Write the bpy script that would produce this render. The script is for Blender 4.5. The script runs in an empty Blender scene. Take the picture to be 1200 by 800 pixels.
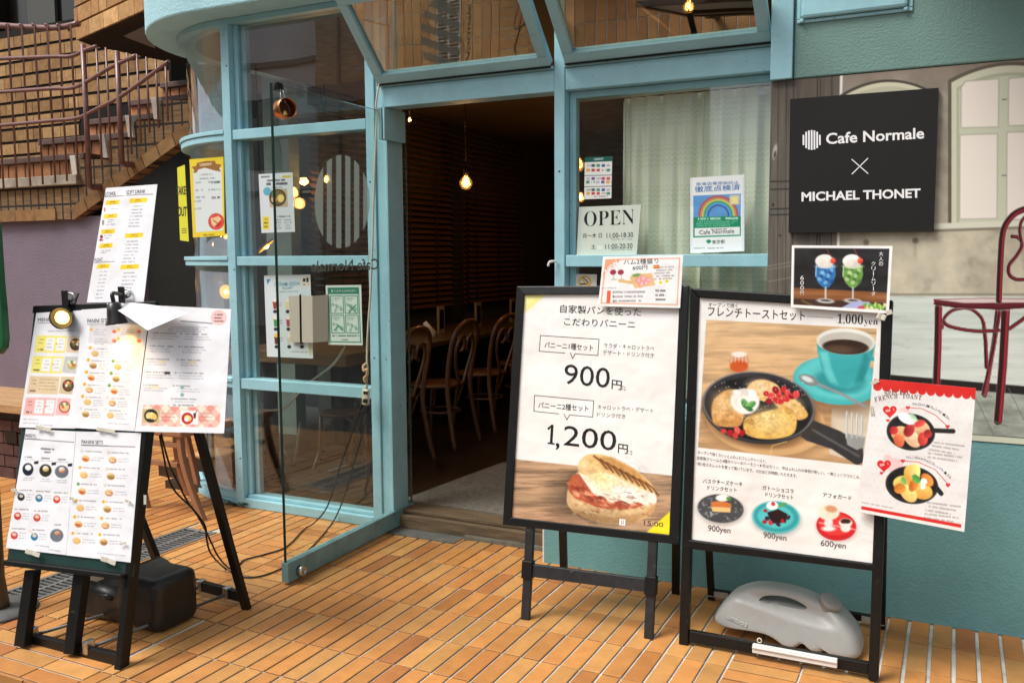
import bpy, bmesh, math, random
import numpy as np
from mathutils import Vector, Matrix

random.seed(11)
RNG = np.random.default_rng(11)
SC = bpy.context.scene
COL = SC.collection
R = math.radians

# ------------------------------------------------------------------ camera
# world: X along the shop front, Y into the shop, Z up; the camera stands at the origin, 1.5 m above the terrace
F_PX, YAW, PITCH, ROLL, EYE = 1054.14, 0.457921, 0.0946278, -0.00566927, 1.5
def cam_axes():
    cy, sy = math.cos(YAW), math.sin(YAW)
    f = np.array([-sy, cy, 0.]); r = np.array([cy, sy, 0.]); u = np.array([0, 0, 1.])
    f2 = f*math.cos(PITCH) - u*math.sin(PITCH); u2 = u*math.cos(PITCH) + f*math.sin(PITCH)
    r3 = r*math.cos(ROLL) + u2*math.sin(ROLL); u3 = u2*math.cos(ROLL) - r*math.sin(ROLL)
    return np.array([r3, u3, f2])
CM = cam_axes()
CO = np.array([0., 0., EYE])
cam = bpy.data.cameras.new('camera')
cam.sensor_width = 36.0; cam.lens = F_PX/1200*36.0; cam.clip_start = 0.05; cam.clip_end = 500
camo = bpy.data.objects.new('camera', cam); COL.objects.link(camo)
m4 = Matrix.Identity(4)
for i in range(3):
    m4[i][0] = CM[0][i]; m4[i][1] = CM[1][i]; m4[i][2] = -CM[2][i]; m4[i][3] = CO[i]
camo.matrix_world = m4
SC.camera = camo

# ------------------------------------------------------------------ sky, sun, exposure
SUN_AZ, SUN_EL = R(228), R(56)        # direction TO the sun: azimuth from +X counter-clockwise
W = bpy.data.worlds.new('World'); SC.world = W; W.use_nodes = True
nt = W.node_tree; nt.nodes.clear()
sky = nt.nodes.new('ShaderNodeTexSky'); sky.sky_type = 'NISHITA'; sky.sun_disc = False
sky.sun_elevation = SUN_EL; sky.sun_rotation = R(90) - SUN_AZ
sky.dust_density = 4.0; sky.air_density = 1.0; sky.ozone_density = 1.0
hs = nt.nodes.new('ShaderNodeHueSaturation'); hs.inputs['Saturation'].default_value = 0.35
bg = nt.nodes.new('ShaderNodeBackground'); bg.inputs['Strength'].default_value = 0.15
wo = nt.nodes.new('ShaderNodeOutputWorld')
nt.links.new(sky.outputs[0], hs.inputs['Color']); nt.links.new(hs.outputs[0], bg.inputs[0]); nt.links.new(bg.outputs[0], wo.inputs[0])
sl = bpy.data.lights.new('sun', 'SUN'); sl.energy = 2.6; sl.angle = R(24); sl.color = (1.0, 0.965, 0.91)
so = bpy.data.objects.new('sun', sl); COL.objects.link(so); so.location = (-4, -6, 9)
sd = Vector((math.cos(SUN_EL)*math.cos(SUN_AZ), math.cos(SUN_EL)*math.sin(SUN_AZ), math.sin(SUN_EL)))
so.rotation_euler = sd.to_track_quat('Z', 'Y').to_euler()
SC.view_settings.view_transform = 'Standard'; SC.view_settings.look = 'None'
SC.view_settings.exposure = 0.22; SC.view_settings.gamma = 1.0; SC.view_settings.use_curve_mapping = False
SC.render.engine = 'CYCLES'
SC.cycles.use_denoising = True
SC.cycles.max_bounces = 8; SC.cycles.transparent_max_bounces = 24; SC.cycles.sample_clamp_indirect = 4.0

# ------------------------------------------------------------------ picture geometry helpers
def ray(px, py):
    return (px-600.)/F_PX*CM[0] - (py-400.)/F_PX*CM[1] + CM[2]
def at(px, py, X=None, Y=None, Z=None):
    d = ray(px, py)
    t = (Y-CO[1])/d[1] if Y is not None else ((Z-CO[2])/d[2] if Z is not None else (X-CO[0])/d[0])
    return CO + t*d

# ------------------------------------------------------------------ materials
def s2l(c):
    c = np.asarray(c, float)
    return np.where(c <= 0.04045, c/12.92, ((np.clip(c, 0, 1)+0.055)/1.055)**2.4)
def rgb(r, g, b): return tuple(float(v) for v in s2l(np.array([r, g, b])/255.))
MATS = {}
def mat(name, col, rough=0.5, var=0.0, vscale=8.0, bump=0.0, bscale=60.0, metal=0.0, spec=0.5, stretch=(1, 1, 1), col2=None, bdist=0.003, coat=0.0, wear=None):
    """procedural paint: base colour broken up by noise, optional bump"""
    if name in MATS: return MATS[name]
    m = bpy.data.materials.new(name); m.use_nodes = True; MATS[name] = m
    n = m.node_tree.nodes; L = m.node_tree.links; p = n['Principled BSDF']
    p.inputs['Roughness'].default_value = rough; p.inputs['Metallic'].default_value = metal
    p.inputs['Specular IOR Level'].default_value = spec; p.inputs['Coat Weight'].default_value = coat
    tc = n.new('ShaderNodeTexCoord'); mp = n.new('ShaderNodeMapping'); mp.inputs['Scale'].default_value = stretch
    L.new(tc.outputs['Object'], mp.inputs[0])
    nz = n.new('ShaderNodeTexNoise'); nz.inputs['Scale'].default_value = vscale; nz.inputs['Detail'].default_value = 6
    nz.inputs['Roughness'].default_value = 0.65
    L.new(mp.outputs[0], nz.inputs['Vector'])
    cr = n.new('ShaderNodeValToRGB'); e = cr.color_ramp.elements
    c = np.array(col[:3]); d = np.array(col2[:3]) if col2 is not None else c*(1-var)
    u = c if col2 is not None else np.clip(c*(1+var*0.6), 0, 1)
    e[0].position = 0.3; e[1].position = 0.7; e[0].color = (*d, 1); e[1].color = (*u, 1)
    L.new(nz.outputs['Fac'], cr.inputs[0]); L.new(cr.outputs[0], p.inputs['Base Color'])
    if wear is not None:          # chips, scuffs and run-down grime with a shape of their own
        src = cr.outputs[0]
        for k, (sc_, lo, hi, wc) in enumerate(((38.0, 0.63, 0.69, wear), (3.2, 0.52, 0.85, tuple(v*0.55 for v in col[:3])))):
            wn = n.new('ShaderNodeTexNoise'); wn.inputs['Scale'].default_value = sc_; wn.inputs['Detail'].default_value = 8; wn.inputs['Roughness'].default_value = 0.7
            L.new(tc.outputs['Object'], wn.inputs['Vector'])
            mr = n.new('ShaderNodeMapRange'); mr.inputs['From Min'].default_value = lo; mr.inputs['From Max'].default_value = hi; mr.inputs['To Max'].default_value = 0.75 if k == 0 else 0.5
            L.new(wn.outputs['Fac'], mr.inputs[0]); mx = n.new('ShaderNodeMix'); mx.data_type = 'RGBA'; mx.inputs['B'].default_value = (*wc, 1)
            L.new(mr.outputs[0], mx.inputs['Factor']); L.new(src, mx.inputs['A']); src = mx.outputs['Result']
        L.new(src, p.inputs['Base Color'])
    if bump:
        nb = n.new('ShaderNodeTexNoise'); nb.inputs['Scale'].default_value = bscale; nb.inputs['Detail'].default_value = 3
        L.new(mp.outputs[0], nb.inputs['Vector'])
        b = n.new('ShaderNodeBump'); b.inputs['Strength'].default_value = bump; b.inputs['Distance'].default_value = bdist
        L.new(nb.outputs['Fac'], b.inputs['Height']); L.new(b.outputs[0], p.inputs['Normal'])
    return m
def glass_mat(name, tint=(0.86, 0.9, 0.88), f0=0.05, rough=0.0):
    m = bpy.data.materials.new(name); m.use_nodes = True; MATS[name] = m
    n = m.node_tree.nodes; L = m.node_tree.links; n.clear()
    lw = n.new('ShaderNodeLayerWeight'); lw.inputs['Blend'].default_value = 0.5
    pw = n.new('ShaderNodeMath'); pw.operation = 'POWER'; pw.inputs[1].default_value = 4.0
    mr = n.new('ShaderNodeMapRange'); mr.inputs['To Min'].default_value = f0; mr.inputs['To Max'].default_value = 0.9
    tr = n.new('ShaderNodeBsdfTransparent'); tr.inputs[0].default_value = (*tint, 1)
    gl = n.new('ShaderNodeBsdfGlossy'); gl.inputs['Roughness'].default_value = rough; gl.inputs[0].default_value = (0.95, 0.97, 1, 1)
    nz = n.new('ShaderNodeTexNoise'); nz.inputs['Scale'].default_value = 2.2; nz.inputs['Detail'].default_value = 1
    bp = n.new('ShaderNodeBump'); bp.inputs['Strength'].default_value = 0.25; bp.inputs['Distance'].default_value = 0.004
    tc = n.new('ShaderNodeTexCoord'); L.new(tc.outputs['Object'], nz.inputs['Vector'])
    L.new(nz.outputs['Fac'], bp.inputs['Height']); L.new(bp.outputs[0], gl.inputs['Normal'])
    mx = n.new('ShaderNodeMixShader'); o = n.new('ShaderNodeOutputMaterial')
    L.new(lw.outputs['Facing'], pw.inputs[0]); L.new(pw.outputs[0], mr.inputs[0]); L.new(mr.outputs[0], mx.inputs[0])
    L.new(tr.outputs[0], mx.inputs[1]); L.new(gl.outputs[0], mx.inputs[2]); L.new(mx.outputs[0], o.inputs[0])
    return m
def emit_mat(name, col, strength):
    m = bpy.data.materials.new(name); m.use_nodes = True; MATS[name] = m
    n = m.node_tree.nodes; L = m.node_tree.links; p = n['Principled BSDF']
    p.inputs['Base Color'].default_value = (*col, 1)
    p.inputs['Emission Color'].default_value = (*col, 1); p.inputs['Emission Strength'].default_value = strength
    return m
def attr_mat(name, rough=0.5, spec=0.3, coat=0.0, wrinkle=0.0, wscale=6.0, grain=0.0, bump2=0.0, stain=0.0):
    """colour comes from the mesh's own colour layer (printing, tiles, bricks)"""
    m = bpy.data.materials.new(name); m.use_nodes = True; MATS[name] = m
    n = m.node_tree.nodes; L = m.node_tree.links; p = n['Principled BSDF']
    a = n.new('ShaderNodeAttribute'); a.attribute_name = 'Col'
    p.inputs['Roughness'].default_value = rough; p.inputs['Specular IOR Level'].default_value = spec
    p.inputs['Coat Weight'].default_value = coat; p.inputs['Coat Roughness'].default_value = 0.12
    tc = n.new('ShaderNodeTexCoord'); src = a.outputs['Color']
    if grain:
        nz = n.new('ShaderNodeTexNoise'); nz.inputs['Scale'].default_value = 14; nz.inputs['Detail'].default_value = 8; nz.inputs['Roughness'].default_value = 0.7
        L.new(tc.outputs['Object'], nz.inputs['Vector'])
        mr = n.new('ShaderNodeMapRange'); mr.inputs['From Min'].default_value = 0.25; mr.inputs['From Max'].default_value = 0.75
        mr.inputs['To Min'].default_value = 1-grain; mr.inputs['To Max'].default_value = 1+grain*0.5
        L.new(nz.outputs['Fac'], mr.inputs[0])
        mx = n.new('ShaderNodeMix'); mx.data_type = 'RGBA'; mx.blend_type = 'MULTIPLY'; mx.inputs['Factor'].default_value = 1
        L.new(src, mx.inputs['A']); L.new(mr.outputs[0], mx.inputs['B']); src = mx.outputs['Result']
    if stain:
        for k, (sc_, lo, hi, amt) in enumerate(((1.7, 0.50, 0.78, stain), (34.0, 0.66, 0.74, stain*1.6))):
            nz = n.new('ShaderNodeTexNoise'); nz.inputs['Scale'].default_value = sc_; nz.inputs['Detail'].default_value = 9; nz.inputs['Roughness'].default_value = 0.72; L.new(tc.outputs['Object'], nz.inputs['Vector'])
            mr = n.new('ShaderNodeMapRange'); mr.inputs['From Min'].default_value = lo; mr.inputs['From Max'].default_value = hi; mr.inputs['To Max'].default_value = amt; L.new(nz.outputs['Fac'], mr.inputs[0])
            mx = n.new('ShaderNodeMix'); mx.data_type = 'RGBA'; mx.inputs['B'].default_value = (0.16, 0.085, 0.04, 1); L.new(mr.outputs[0], mx.inputs['Factor']); L.new(src, mx.inputs['A']); src = mx.outputs['Result']
    L.new(src, p.inputs['Base Color'])
    if wrinkle or bump2:
        nb = n.new('ShaderNodeTexNoise'); nb.inputs['Scale'].default_value = wscale; nb.inputs['Detail'].default_value = 2
        L.new(tc.outputs['Object'], nb.inputs['Vector'])
        b = n.new('ShaderNodeBump'); b.inputs['Strength'].default_value = 1.0; b.inputs['Distance'].default_value = wrinkle or bump2
        L.new(nb.outputs['Fac'], b.inputs['Height']); L.new(b.outputs[0], p.inputs['Normal']); L.new(b.outputs[0], p.inputs['Coat Normal'])
    return m

# ------------------------------------------------------------------ mesh builder
class MB:
    """collects boxes, bars, tubes, lathes and sheets in world space; build() links them as ONE mesh object"""
    def __init__(s): s.v = []; s.f = []; s.c = []; s.sm = []; s.mi = []; s.hascol = False; s.k = 0
    def add(s, vs, fs, col=None, smooth=False, mi=0):
        o = len(s.v); s.v += [tuple(map(float, q)) for q in vs]
        s.f += [tuple(i+o for i in f) for f in fs]; s.sm += [smooth]*len(fs); s.mi += [mi]*len(fs)
        s.c += [col if col is not None else (0.8, 0.8, 0.8)]*len(vs)
        if col is not None: s.hascol = True
        return s
    def box(s, x0, x1, y0, y1, z0, z1, col=None, mi=0):
        vs = [(x, y, z) for x in (x0, x1) for y in (y0, y1) for z in (z0, z1)]
        return s.add(vs, [(0, 1, 3, 2), (4, 6, 7, 5), (0, 4, 5, 1), (2, 3, 7, 6), (0, 2, 6, 4), (1, 5, 7, 3)], col, mi=mi)
    def hexa(s, q0, q1, col=None, mi=0):
        """solid between two quads with the same winding"""
        vs = list(q0)+list(q1)
        return s.add(vs, [(3, 2, 1, 0), (4, 5, 6, 7)]+[(i, (i+1) % 4, (i+1) % 4+4, i+4) for i in range(4)], col, mi=mi)
    def bar(s, a, b, w, h, up=(0, 0, 1), col=None, mi=0):
        a = np.array(a, float); b = np.array(b, float); d = (b-a)/np.linalg.norm(b-a)
        up = np.array(up, float); x = np.cross(d, up); x /= np.linalg.norm(x); y = np.cross(x, d)
        o = [x*w/2*i+y*h/2*j for i, j in ((-1, -1), (1, -1), (1, 1), (-1, 1))]
        return s.hexa([a+q for q in o], [b+q for q in o], col, mi)
    def prism(s, pts, vec, col=None, mi=0):
        """flat outline (3D points) pushed along vec"""
        n = len(pts); p = [np.array(q, float) for q in pts]; v = np.array(vec, float)
        return s.add(p+[q+v for q in p], [tuple(range(n))[::-1], tuple(range(n, 2*n))]+[(i, (i+1) % n, (i+1) % n+n, i+n) for i in range(n)], col, mi=mi)
    def tube(s, pts, r, n=8, col=None, closed=False, mi=0):
        P = [np.array(p, float) for p in pts]; rr = r if hasattr(r, '__len__') else [r]*len(P)
        vs = []; fs = []; m = len(P); up = None
        for i in range(m):
            a = P[(i-1) % m] if (i > 0 or closed) else P[0]; b = P[(i+1) % m] if (i < m-1 or closed) else P[-1]
            d = b-a; d /= (np.linalg.norm(d)+1e-12)
            if up is None:
                up = np.array([0, 0, 1.]) if abs(d[2]) < 0.9 else np.array([1., 0, 0])
            x = np.cross(d, up); x /= (np.linalg.norm(x)+1e-12); up = np.cross(x, d)
            for k in range(n):
                t = 2*math.pi*k/n; vs.append(P[i]+rr[i]*(math.cos(t)*x+math.sin(t)*up))
        for i in range(m if closed else m-1):
            j = (i+1) % m
            for k in range(n): fs.append((i*n+k, i*n+(k+1) % n, j*n+(k+1) % n, j*n+k))
        if not closed: fs += [tuple(range(n))[::-1], tuple((m-1)*n+k for k in range(n))]
        return s.add(vs, fs, col, True, mi)
    def lathe(s, c, prof, n=24, ax=(0, 0, 1), col=None, mi=0, caps=True):
        """prof = (radius, height along ax)"""
        c = np.array(c, float); ax = np.array(ax, float); ax /= np.linalg.norm(ax)
        t = np.array([1., 0, 0]) if abs(ax[0]) < 0.9 else np.array([0, 1., 0])
        x = np.cross(ax, t); x /= np.linalg.norm(x); y = np.cross(ax, x); vs = []; fs = []
        for (r, h) in prof:
            for k in range(n):
                a = 2*math.pi*k/n; vs.append(c+ax*h+r*(math.cos(a)*x+math.sin(a)*y))
        for i in range(len(prof)-1):
            for k in range(n): fs.append((i*n+k, i*n+(k+1) % n, (i+1)*n+(k+1) % n, (i+1)*n+k))
        if caps: fs += [tuple(range(n))[::-1], tuple((len(prof)-1)*n+k for k in range(n))]
        return s.add(vs, fs, col, True, mi)
    def grid(s, P, col=None, smooth=True, mi=0, closed_u=False):
        """P[i][j] array of 3D points"""
        P = np.asarray(P); a, b = P.shape[:2]; fs = []
        for i in range(a-1 if not closed_u else a):
            for j in range(b-1): fs.append((i*b+j, ((i+1) % a)*b+j, ((i+1) % a)*b+j+1, i*b+j+1))
        return s.add(P.reshape(-1, 3), fs, col, smooth, mi)
    def build(s, name, mats, parent=None, base=None, bevel=0, seg=2, smooth_angle=None, sub=0):
        me = bpy.data.meshes.new(name)
        if parent is not None: base = np.array(world_loc(parent))
        elif base is None:
            a = np.array(s.v); base = np.array([(a[:, 0].min()+a[:, 0].max())/2, (a[:, 1].min()+a[:, 1].max())/2, a[:, 2].min()])
        base = np.array(base, float)
        me.from_pydata([tuple(np.array(q)-base) for q in s.v], [], s.f)
        for m in (mats if isinstance(mats, (list, tuple)) else [mats]): me.materials.append(m)
        me.polygons.foreach_set('use_smooth', s.sm); me.polygons.foreach_set('material_index', s.mi)
        if s.hascol:
            ca = me.color_attributes.new('Col', 'FLOAT_COLOR', 'POINT')
            ca.data.foreach_set('color', np.hstack([np.array(s.c, float), np.ones((len(s.c), 1))]).ravel())
        me.update()
        bm = bmesh.new(); bm.from_mesh(me); bmesh.ops.recalc_face_normals(bm, faces=bm.faces); bm.to_mesh(me); bm.free()
        o = bpy.data.objects.new(name, me); COL.objects.link(o)
        if parent is not None: o.parent = parent; o.location = (0, 0, 0)
        else: o.location = tuple(base)
        if sub:
            md = o.modifiers.new('subdivision', 'SUBSURF'); md.levels = sub; md.render_levels = sub
        if bevel:
            md = o.modifiers.new('bevel', 'BEVEL'); md.width = bevel; md.segments = seg; md.limit_method = 'ANGLE'; md.angle_limit = R(40)
        return o
def world_loc(o):
    v = np.array(o.location, float)
    while o.parent is not None: o = o.parent; v = v+np.array(o.location, float)
    return v
def spline(pts, k=8, closed=False):
    P = [np.array(p, float) for p in pts]; out = []; n = len(P)
    for i in range(n if closed else n-1):
        p0 = P[(i-1) % n] if closed or i > 0 else 2*P[0]-P[1]; p1 = P[i]; p2 = P[(i+1) % n]
        p3 = P[(i+2) % n] if closed or i < n-2 else 2*P[-1]-P[-2]
        for j in range(k):
            t = j/k; out.append(0.5*((2*p1)+(-p0+p2)*t+(2*p0-5*p1+4*p2-p3)*t*t+(-p0+3*p1-3*p2+p3)*t**3))
    if not closed: out.append(P[-1])
    return out
def tag(o, label, cat, group=None, kind=None):
    if label: o['label'] = label
    if cat: o['category'] = cat
    if group: o['group'] = group
    if kind: o['kind'] = kind
    return o
def thing(name, label, cat, base, group=None):
    o = bpy.data.objects.new(name, None); o.empty_display_size = 0.1; COL.objects.link(o)
    o.location = tuple(float(v) for v in base)
    return tag(o, label, cat, group)
def structure(o): o['kind'] = 'structure'; return o
def copy_tree(o, parent=None):
    c = o.copy(); COL.objects.link(c)
    if parent is not None: c.parent = parent; c.matrix_parent_inverse = o.matrix_parent_inverse.copy()
    for ch in list(o.children): copy_tree(ch, c)
    return c

# ------------------------------------------------------------------ printed sheets
_GL = {}
BOLD = {}
for base_, first in (('A', 0x1D400), ('a', 0x1D41A)):
    for i in range(26): BOLD[chr(ord(base_)+i)] = chr(first+i)
for i in range(10): BOLD[chr(48+i)] = chr(0x1D7CE+i)
def glyphs(txt, bold=0.0, serif=False):
    key = (txt, bold, serif)
    if key not in _GL:
        c = bpy.data.curves.new('lettering', 'FONT'); c.body = ''.join(BOLD.get(q, q) for q in txt) if serif else txt
        c.resolution_u = 3; c.offset = bold
        o = bpy.data.objects.new('lettering', c); m = o.to_mesh()
        v = np.array([tuple(q.co)[:2] for q in m.vertices]) if len(m.vertices) else np.zeros((0, 2))
        f = [tuple(p.vertices) for p in m.polygons]
        o.to_mesh_clear(); bpy.data.objects.remove(o); bpy.data.curves.remove(c)
        if len(v): v = (v-v.min(0))/np.maximum(np.ptp(v, axis=0), 1e-6)
        _GL[key] = (v, f)
    return _GL[key]

class Paint:
    """a small painter for pictures printed on paper: colours on a fine grid of points"""
    def __init__(s, x, y, base): s.x = x; s.y = y; s.c = np.ones(x.shape+(3,))*np.array(base, float)
    def put(s, a, col):
        col = np.asarray(col, float)
        s.c = s.c*(1-a[..., None])+col*a[..., None]; return s
    def ell(s, cx, cy, rx, ry, col, rot=0, soft=0.8, a=1.0, hi=None):
        t = math.radians(rot); dx = s.x-cx; dy = s.y-cy
        u = (dx*math.cos(t)+dy*math.sin(t))/rx; v = (-dx*math.sin(t)+dy*math.cos(t))/ry
        d = (np.sqrt(u*u+v*v)-1)*min(rx, ry); al = np.clip(0.5-d/soft, 0, 1)*a
        if hi is not None:
            w = np.clip(0.5-(u*0.5+v*0.9)*0.6, 0, 1)[..., None]
            return s.put(al, np.array(col)*(1-w)+np.array(hi)*w)
        return s.put(al, col)
    def ring(s, cx, cy, rx, ry, w, col, rot=0, a=1.0):
        t = math.radians(rot); dx = s.x-cx; dy = s.y-cy
        u = (dx*math.cos(t)+dy*math.sin(t))/rx; v = (-dx*math.sin(t)+dy*math.cos(t))/ry
        d = np.abs((np.sqrt(u*u+v*v)-1)*min(rx, ry))-w/2
        return s.put(np.clip(0.5-d/0.8, 0, 1)*a, col)
    def poly(s, pts, col, soft=0.8, a=1.0):
        P = np.array(pts, float); x0, y0 = P.min(0)-2*soft; x1, y1 = P.max(0)+2*soft
        w = (s.x >= x0) & (s.x <= x1) & (s.y >= y0) & (s.y <= y1)
        if not w.any(): return s
        X = s.x[w]; Y = s.y[w]; ins = np.zeros(X.shape, bool); dm = np.full(X.shape, 1e9)
        for i in range(len(P)):
            ax, ay = P[i]; bx, by = P[(i+1) % len(P)]
            if ay != by:
                ins ^= ((ay > Y) != (by > Y)) & (X < (bx-ax)*(Y-ay)/(by-ay)+ax)
            t = np.clip(((X-ax)*(bx-ax)+(Y-ay)*(by-ay))/max((bx-ax)**2+(by-ay)**2, 1e-9), 0, 1)
            dm = np.minimum(dm, np.hypot(X-ax-t*(bx-ax), Y-ay-t*(by-ay)))
        al = np.zeros(s.x.shape); al[w] = np.clip(0.5-np.where(ins, -dm, dm)/soft, 0, 1)*a
        return s.put(al, col)
    def line(s, pts, w, col, soft=0.7, a=1.0):
        P = np.array(pts, float); x0, y0 = P.min(0)-w-2; x1, y1 = P.max(0)+w+2
        k = (s.x >= x0) & (s.x <= x1) & (s.y >= y0) & (s.y <= y1)
        if not k.any(): return s
        X = s.x[k]; Y = s.y[k]; dm = np.full(X.shape, 1e9)
        for (ax, ay), (bx, by) in zip(P[:-1], P[1:]):
            t = np.clip(((X-ax)*(bx-ax)+(Y-ay)*(by-ay))/max((bx-ax)**2+(by-ay)**2, 1e-9), 0, 1)
            dm = np.minimum(dm, np.hypot(X-ax-t*(bx-ax), Y-ay-t*(by-ay)))
        al = np.zeros(s.x.shape); al[k] = np.clip(0.5-(dm-w/2)/soft, 0, 1)*a
        return s.put(al, col)
    def greek(s, x0, y0, x1, y1, h, col, a=0.75, seed=0):
        """a line of print too small to read: broken strokes"""
        d = np.array([x1-x0, y1-y0]); Ln = np.hypot(*d); d = d/Ln
        t = (s.x-x0)*d[0]+(s.y-y0)*d[1]; n = -(s.x-x0)*d[1]+(s.y-y0)*d[0]
        q = np.floor(t/(h*0.62)); r = np.abs(np.sin(q*12.9898+seed*78.233)*43758.5453) % 1.0
        q2 = np.floor(t/(h*0.3)); r2 = np.abs(np.sin(q2*39.346+np.floor(n/(h*0.34))*11.135+seed*3.7)*24634.6345) % 1.0
        al = np.clip(0.5-(np.abs(n)-h/2)/0.8, 0, 1)*((t > 0) & (t < Ln))*np.where(r < 0.12, 0.0, 0.35+0.65*r2)*a
        return s.put(al, col)
    def noise(s, sx, sy=None, octv=4, seed=0):
        sy = sy or sx; out = np.zeros(s.x.shape); amp = 0.5; tot = 0
        for o in range(octv):
            X = s.x/sx*2**o+seed*17.3; Y = s.y/sy*2**o+seed*9.1; xi = np.floor(X); yi = np.floor(Y); fx = X-xi; fy = Y-yi
            fx = fx*fx*(3-2*fx); fy = fy*fy*(3-2*fy)
            h = lambda a, b: np.abs(np.sin(a*127.1+b*311.7+o*13.7+seed)*43758.5453) % 1.0
            out += amp*((h(xi, yi)*(1-fx)+h(xi+1, yi)*fx)*(1-fy)+(h(xi, yi+1)*(1-fx)+h(xi+1, yi+1)*fx)*fy); tot += amp; amp *= 0.55
        return out/tot
    def tone(s, k, a=None):
        """multiply by a factor map"""
        f = k[..., None] if a is None else (1-a[..., None])+k[..., None]*a[..., None]
        s.c = s.c*f; return s

class Sheet:
    """a flat printed sheet at its own place: plane through O with normal N (towards the reader)"""
    def __init__(s, O, N):
        s.O = np.array(O, float); s.N = np.array(N, float)/np.linalg.norm(N)
        s.V = []; s.Fc = []; s.C = []
    def P(s, px, py, d=0.0):
        px = np.asarray(px, float); py = np.asarray(py, float)
        D = ((px-600.)/F_PX)[..., None]*CM[0]-((py-400.)/F_PX)[..., None]*CM[1]+CM[2]
        t = ((s.O-CO)@s.N)/(D@s.N)
        return CO+D*t[..., None]+s.N*d
    def _add(s, vs, fs, cols):
        o = len(s.V); s.V += [tuple(v) for v in vs]; s.Fc += [tuple(i+o for i in f) for f in fs]; s.C += [tuple(c) for c in cols]
    def paper(s, q, col=(238, 236, 232), th=0.0012, d=0.0, back=None):
        """the sheet itself, q = its four picture corners (tl, tr, br, bl)"""
        a = [s.P(x, y, d) for x, y in q]; b = [p-s.N*th for p in a]
        n = len(a); c = tuple(s2l(np.array(col)/255.)); cb = tuple(s2l(np.array(back)/255.)) if back is not None else c
        s._add(a, [tuple(range(n))[::-1]], [c]*n)
        s._add(b, [tuple(range(n))], [cb]*n)
        for i in range(n):
            j = (i+1) % n; s._add([a[i], a[j], b[j], b[i]], [(0, 1, 2, 3)], [c]*4)
        return s
    def picture(s, q, fn, step=0.7, base=(238, 236, 232), d=0.0004):
        """a picture printed inside the quad q (tl, tr, br, bl)"""
        q = np.array(q, float); nu = max(2, int(np.hypot(*(q[1]-q[0]))/step)); nv = max(2, int(np.hypot(*(q[3]-q[0]))/step))
        u = np.linspace(0, 1, nu)[None, :, None]; v = np.linspace(0, 1, nv)[:, None, None]
        g = (q[0]*(1-u)+q[1]*u)*(1-v)+(q[3]*(1-u)+q[2]*u)*v
        p = Paint(g[..., 0], g[..., 1], base); fn(p)
        pts = s.P(g[..., 0], g[..., 1], d).reshape(-1, 3)
        i, j = np.meshgrid(np.arange(nv-1), np.arange(nu-1), indexing='ij'); k = (i*nu+j).ravel()
        s._add(pts, np.stack([k, k+nu, k+nu+1, k+1], 1).tolist(), s2l(np.clip(p.c, 0, 255).reshape(-1, 3)/255.))
        return s
    def poly(s, pts, col, d=0.0008):
        s._add([s.P(x, y, d) for x, y in pts], [tuple(range(len(pts)))], [tuple(s2l(np.array(col)/255.))]*len(pts)); return s
    def seg(s, pts, w, col, d=0.0008, closed=False):
        P = [np.array(p, float) for p in pts]
        if closed: P.append(P[0])
        for a, b in zip(P[:-1], P[1:]):
            t = (b-a)/max(np.hypot(*(b-a)), 1e-6); n = np.array([-t[1], t[0]])*w/2; t = t*w/2
            s.poly([a-t-n, a-t+n, b+t+n, b+t-n], col, d)
        return s
    def ell(s, cx, cy, rx, ry, col, d=0.0008, n=28):
        return s.poly([(cx+rx*math.cos(2*math.pi*k/n), cy+ry*math.sin(2*math.pi*k/n)) for k in range(n)], col, d)
    def text(s, t, bl, br, h, col=(35, 30, 32), up=(0, -1), bold=0.0, serif=False, d=0.0012):
        v, f = glyphs(t, bold, serif)
        if not len(v): return s
        bl = np.array(bl, float); br = np.array(br, float); up = np.array(up, float); up = up/np.hypot(*up)*h
        p = bl+v[:, :1]*(br-bl)+v[:, 1:]*up
        s._add(s.P(p[:, 0], p[:, 1], d), f, [tuple(s2l(np.array(col)/255.))]*len(p)); return s
    def build(s, name, m, parent=None, label=None, cat=None, group=None):
        me = bpy.data.meshes.new(name); V = np.array(s.V)
        base = world_loc(parent) if parent is not None else np.array([V[:, 0].mean(), V[:, 1].mean(), V[:, 2].min()])
        me.from_pydata((V-base).tolist(), [], s.Fc); me.materials.append(m)
        ca = me.color_attributes.new('Col', 'FLOAT_COLOR', 'POINT')
        ca.data.foreach_set('color', np.hstack([np.array(s.C, float), np.ones((len(s.C), 1))]).ravel()); me.update()
        o = bpy.data.objects.new(name, me); COL.objects.link(o)
        if parent is not None: o.parent = parent; o.location = (0, 0, 0)
        else: o.location = tuple(base)
        if label: tag(o, label, cat, group)
        return o
# ------------------------------------------------------------------ shared materials
TEAL = (0.315, 0.575, 0.645)
M_frame = mat('turquoise_metal_paint', TEAL, 0.42, 0.12, 5, bump=0.25, bscale=60, bdist=0.001, spec=0.45, wear=(0.10, 0.13, 0.12))
M_stucco = mat('teal_stucco', (0.145, 0.335, 0.345), 0.62, 0.22, 1.6, bump=0.8, bscale=115, bdist=0.0032, spec=0.35, wear=(0.11, 0.27, 0.265))
M_canopy = mat('pale_turquoise_stucco', (0.36, 0.60, 0.65), 0.7, 0.12, 4, bump=0.8, bscale=70, bdist=0.005)
M_black = mat('black_powder_coat', (0.007, 0.007, 0.0065), 0.4, 0.3, 12, bump=0.12, bscale=140, bdist=0.001, spec=0.3, wear=(0.05, 0.05, 0.048))
M_grey_black = mat('worn_black_aluminium', (0.022, 0.023, 0.025), 0.4, 0.45, 25, bump=0.1, bscale=120, bdist=0.001, spec=0.4, wear=(0.12, 0.12, 0.12))
M_chrome = mat('brushed_chrome', (0.55, 0.54, 0.52), 0.28, 0.2, 20, metal=1.0)
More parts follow.
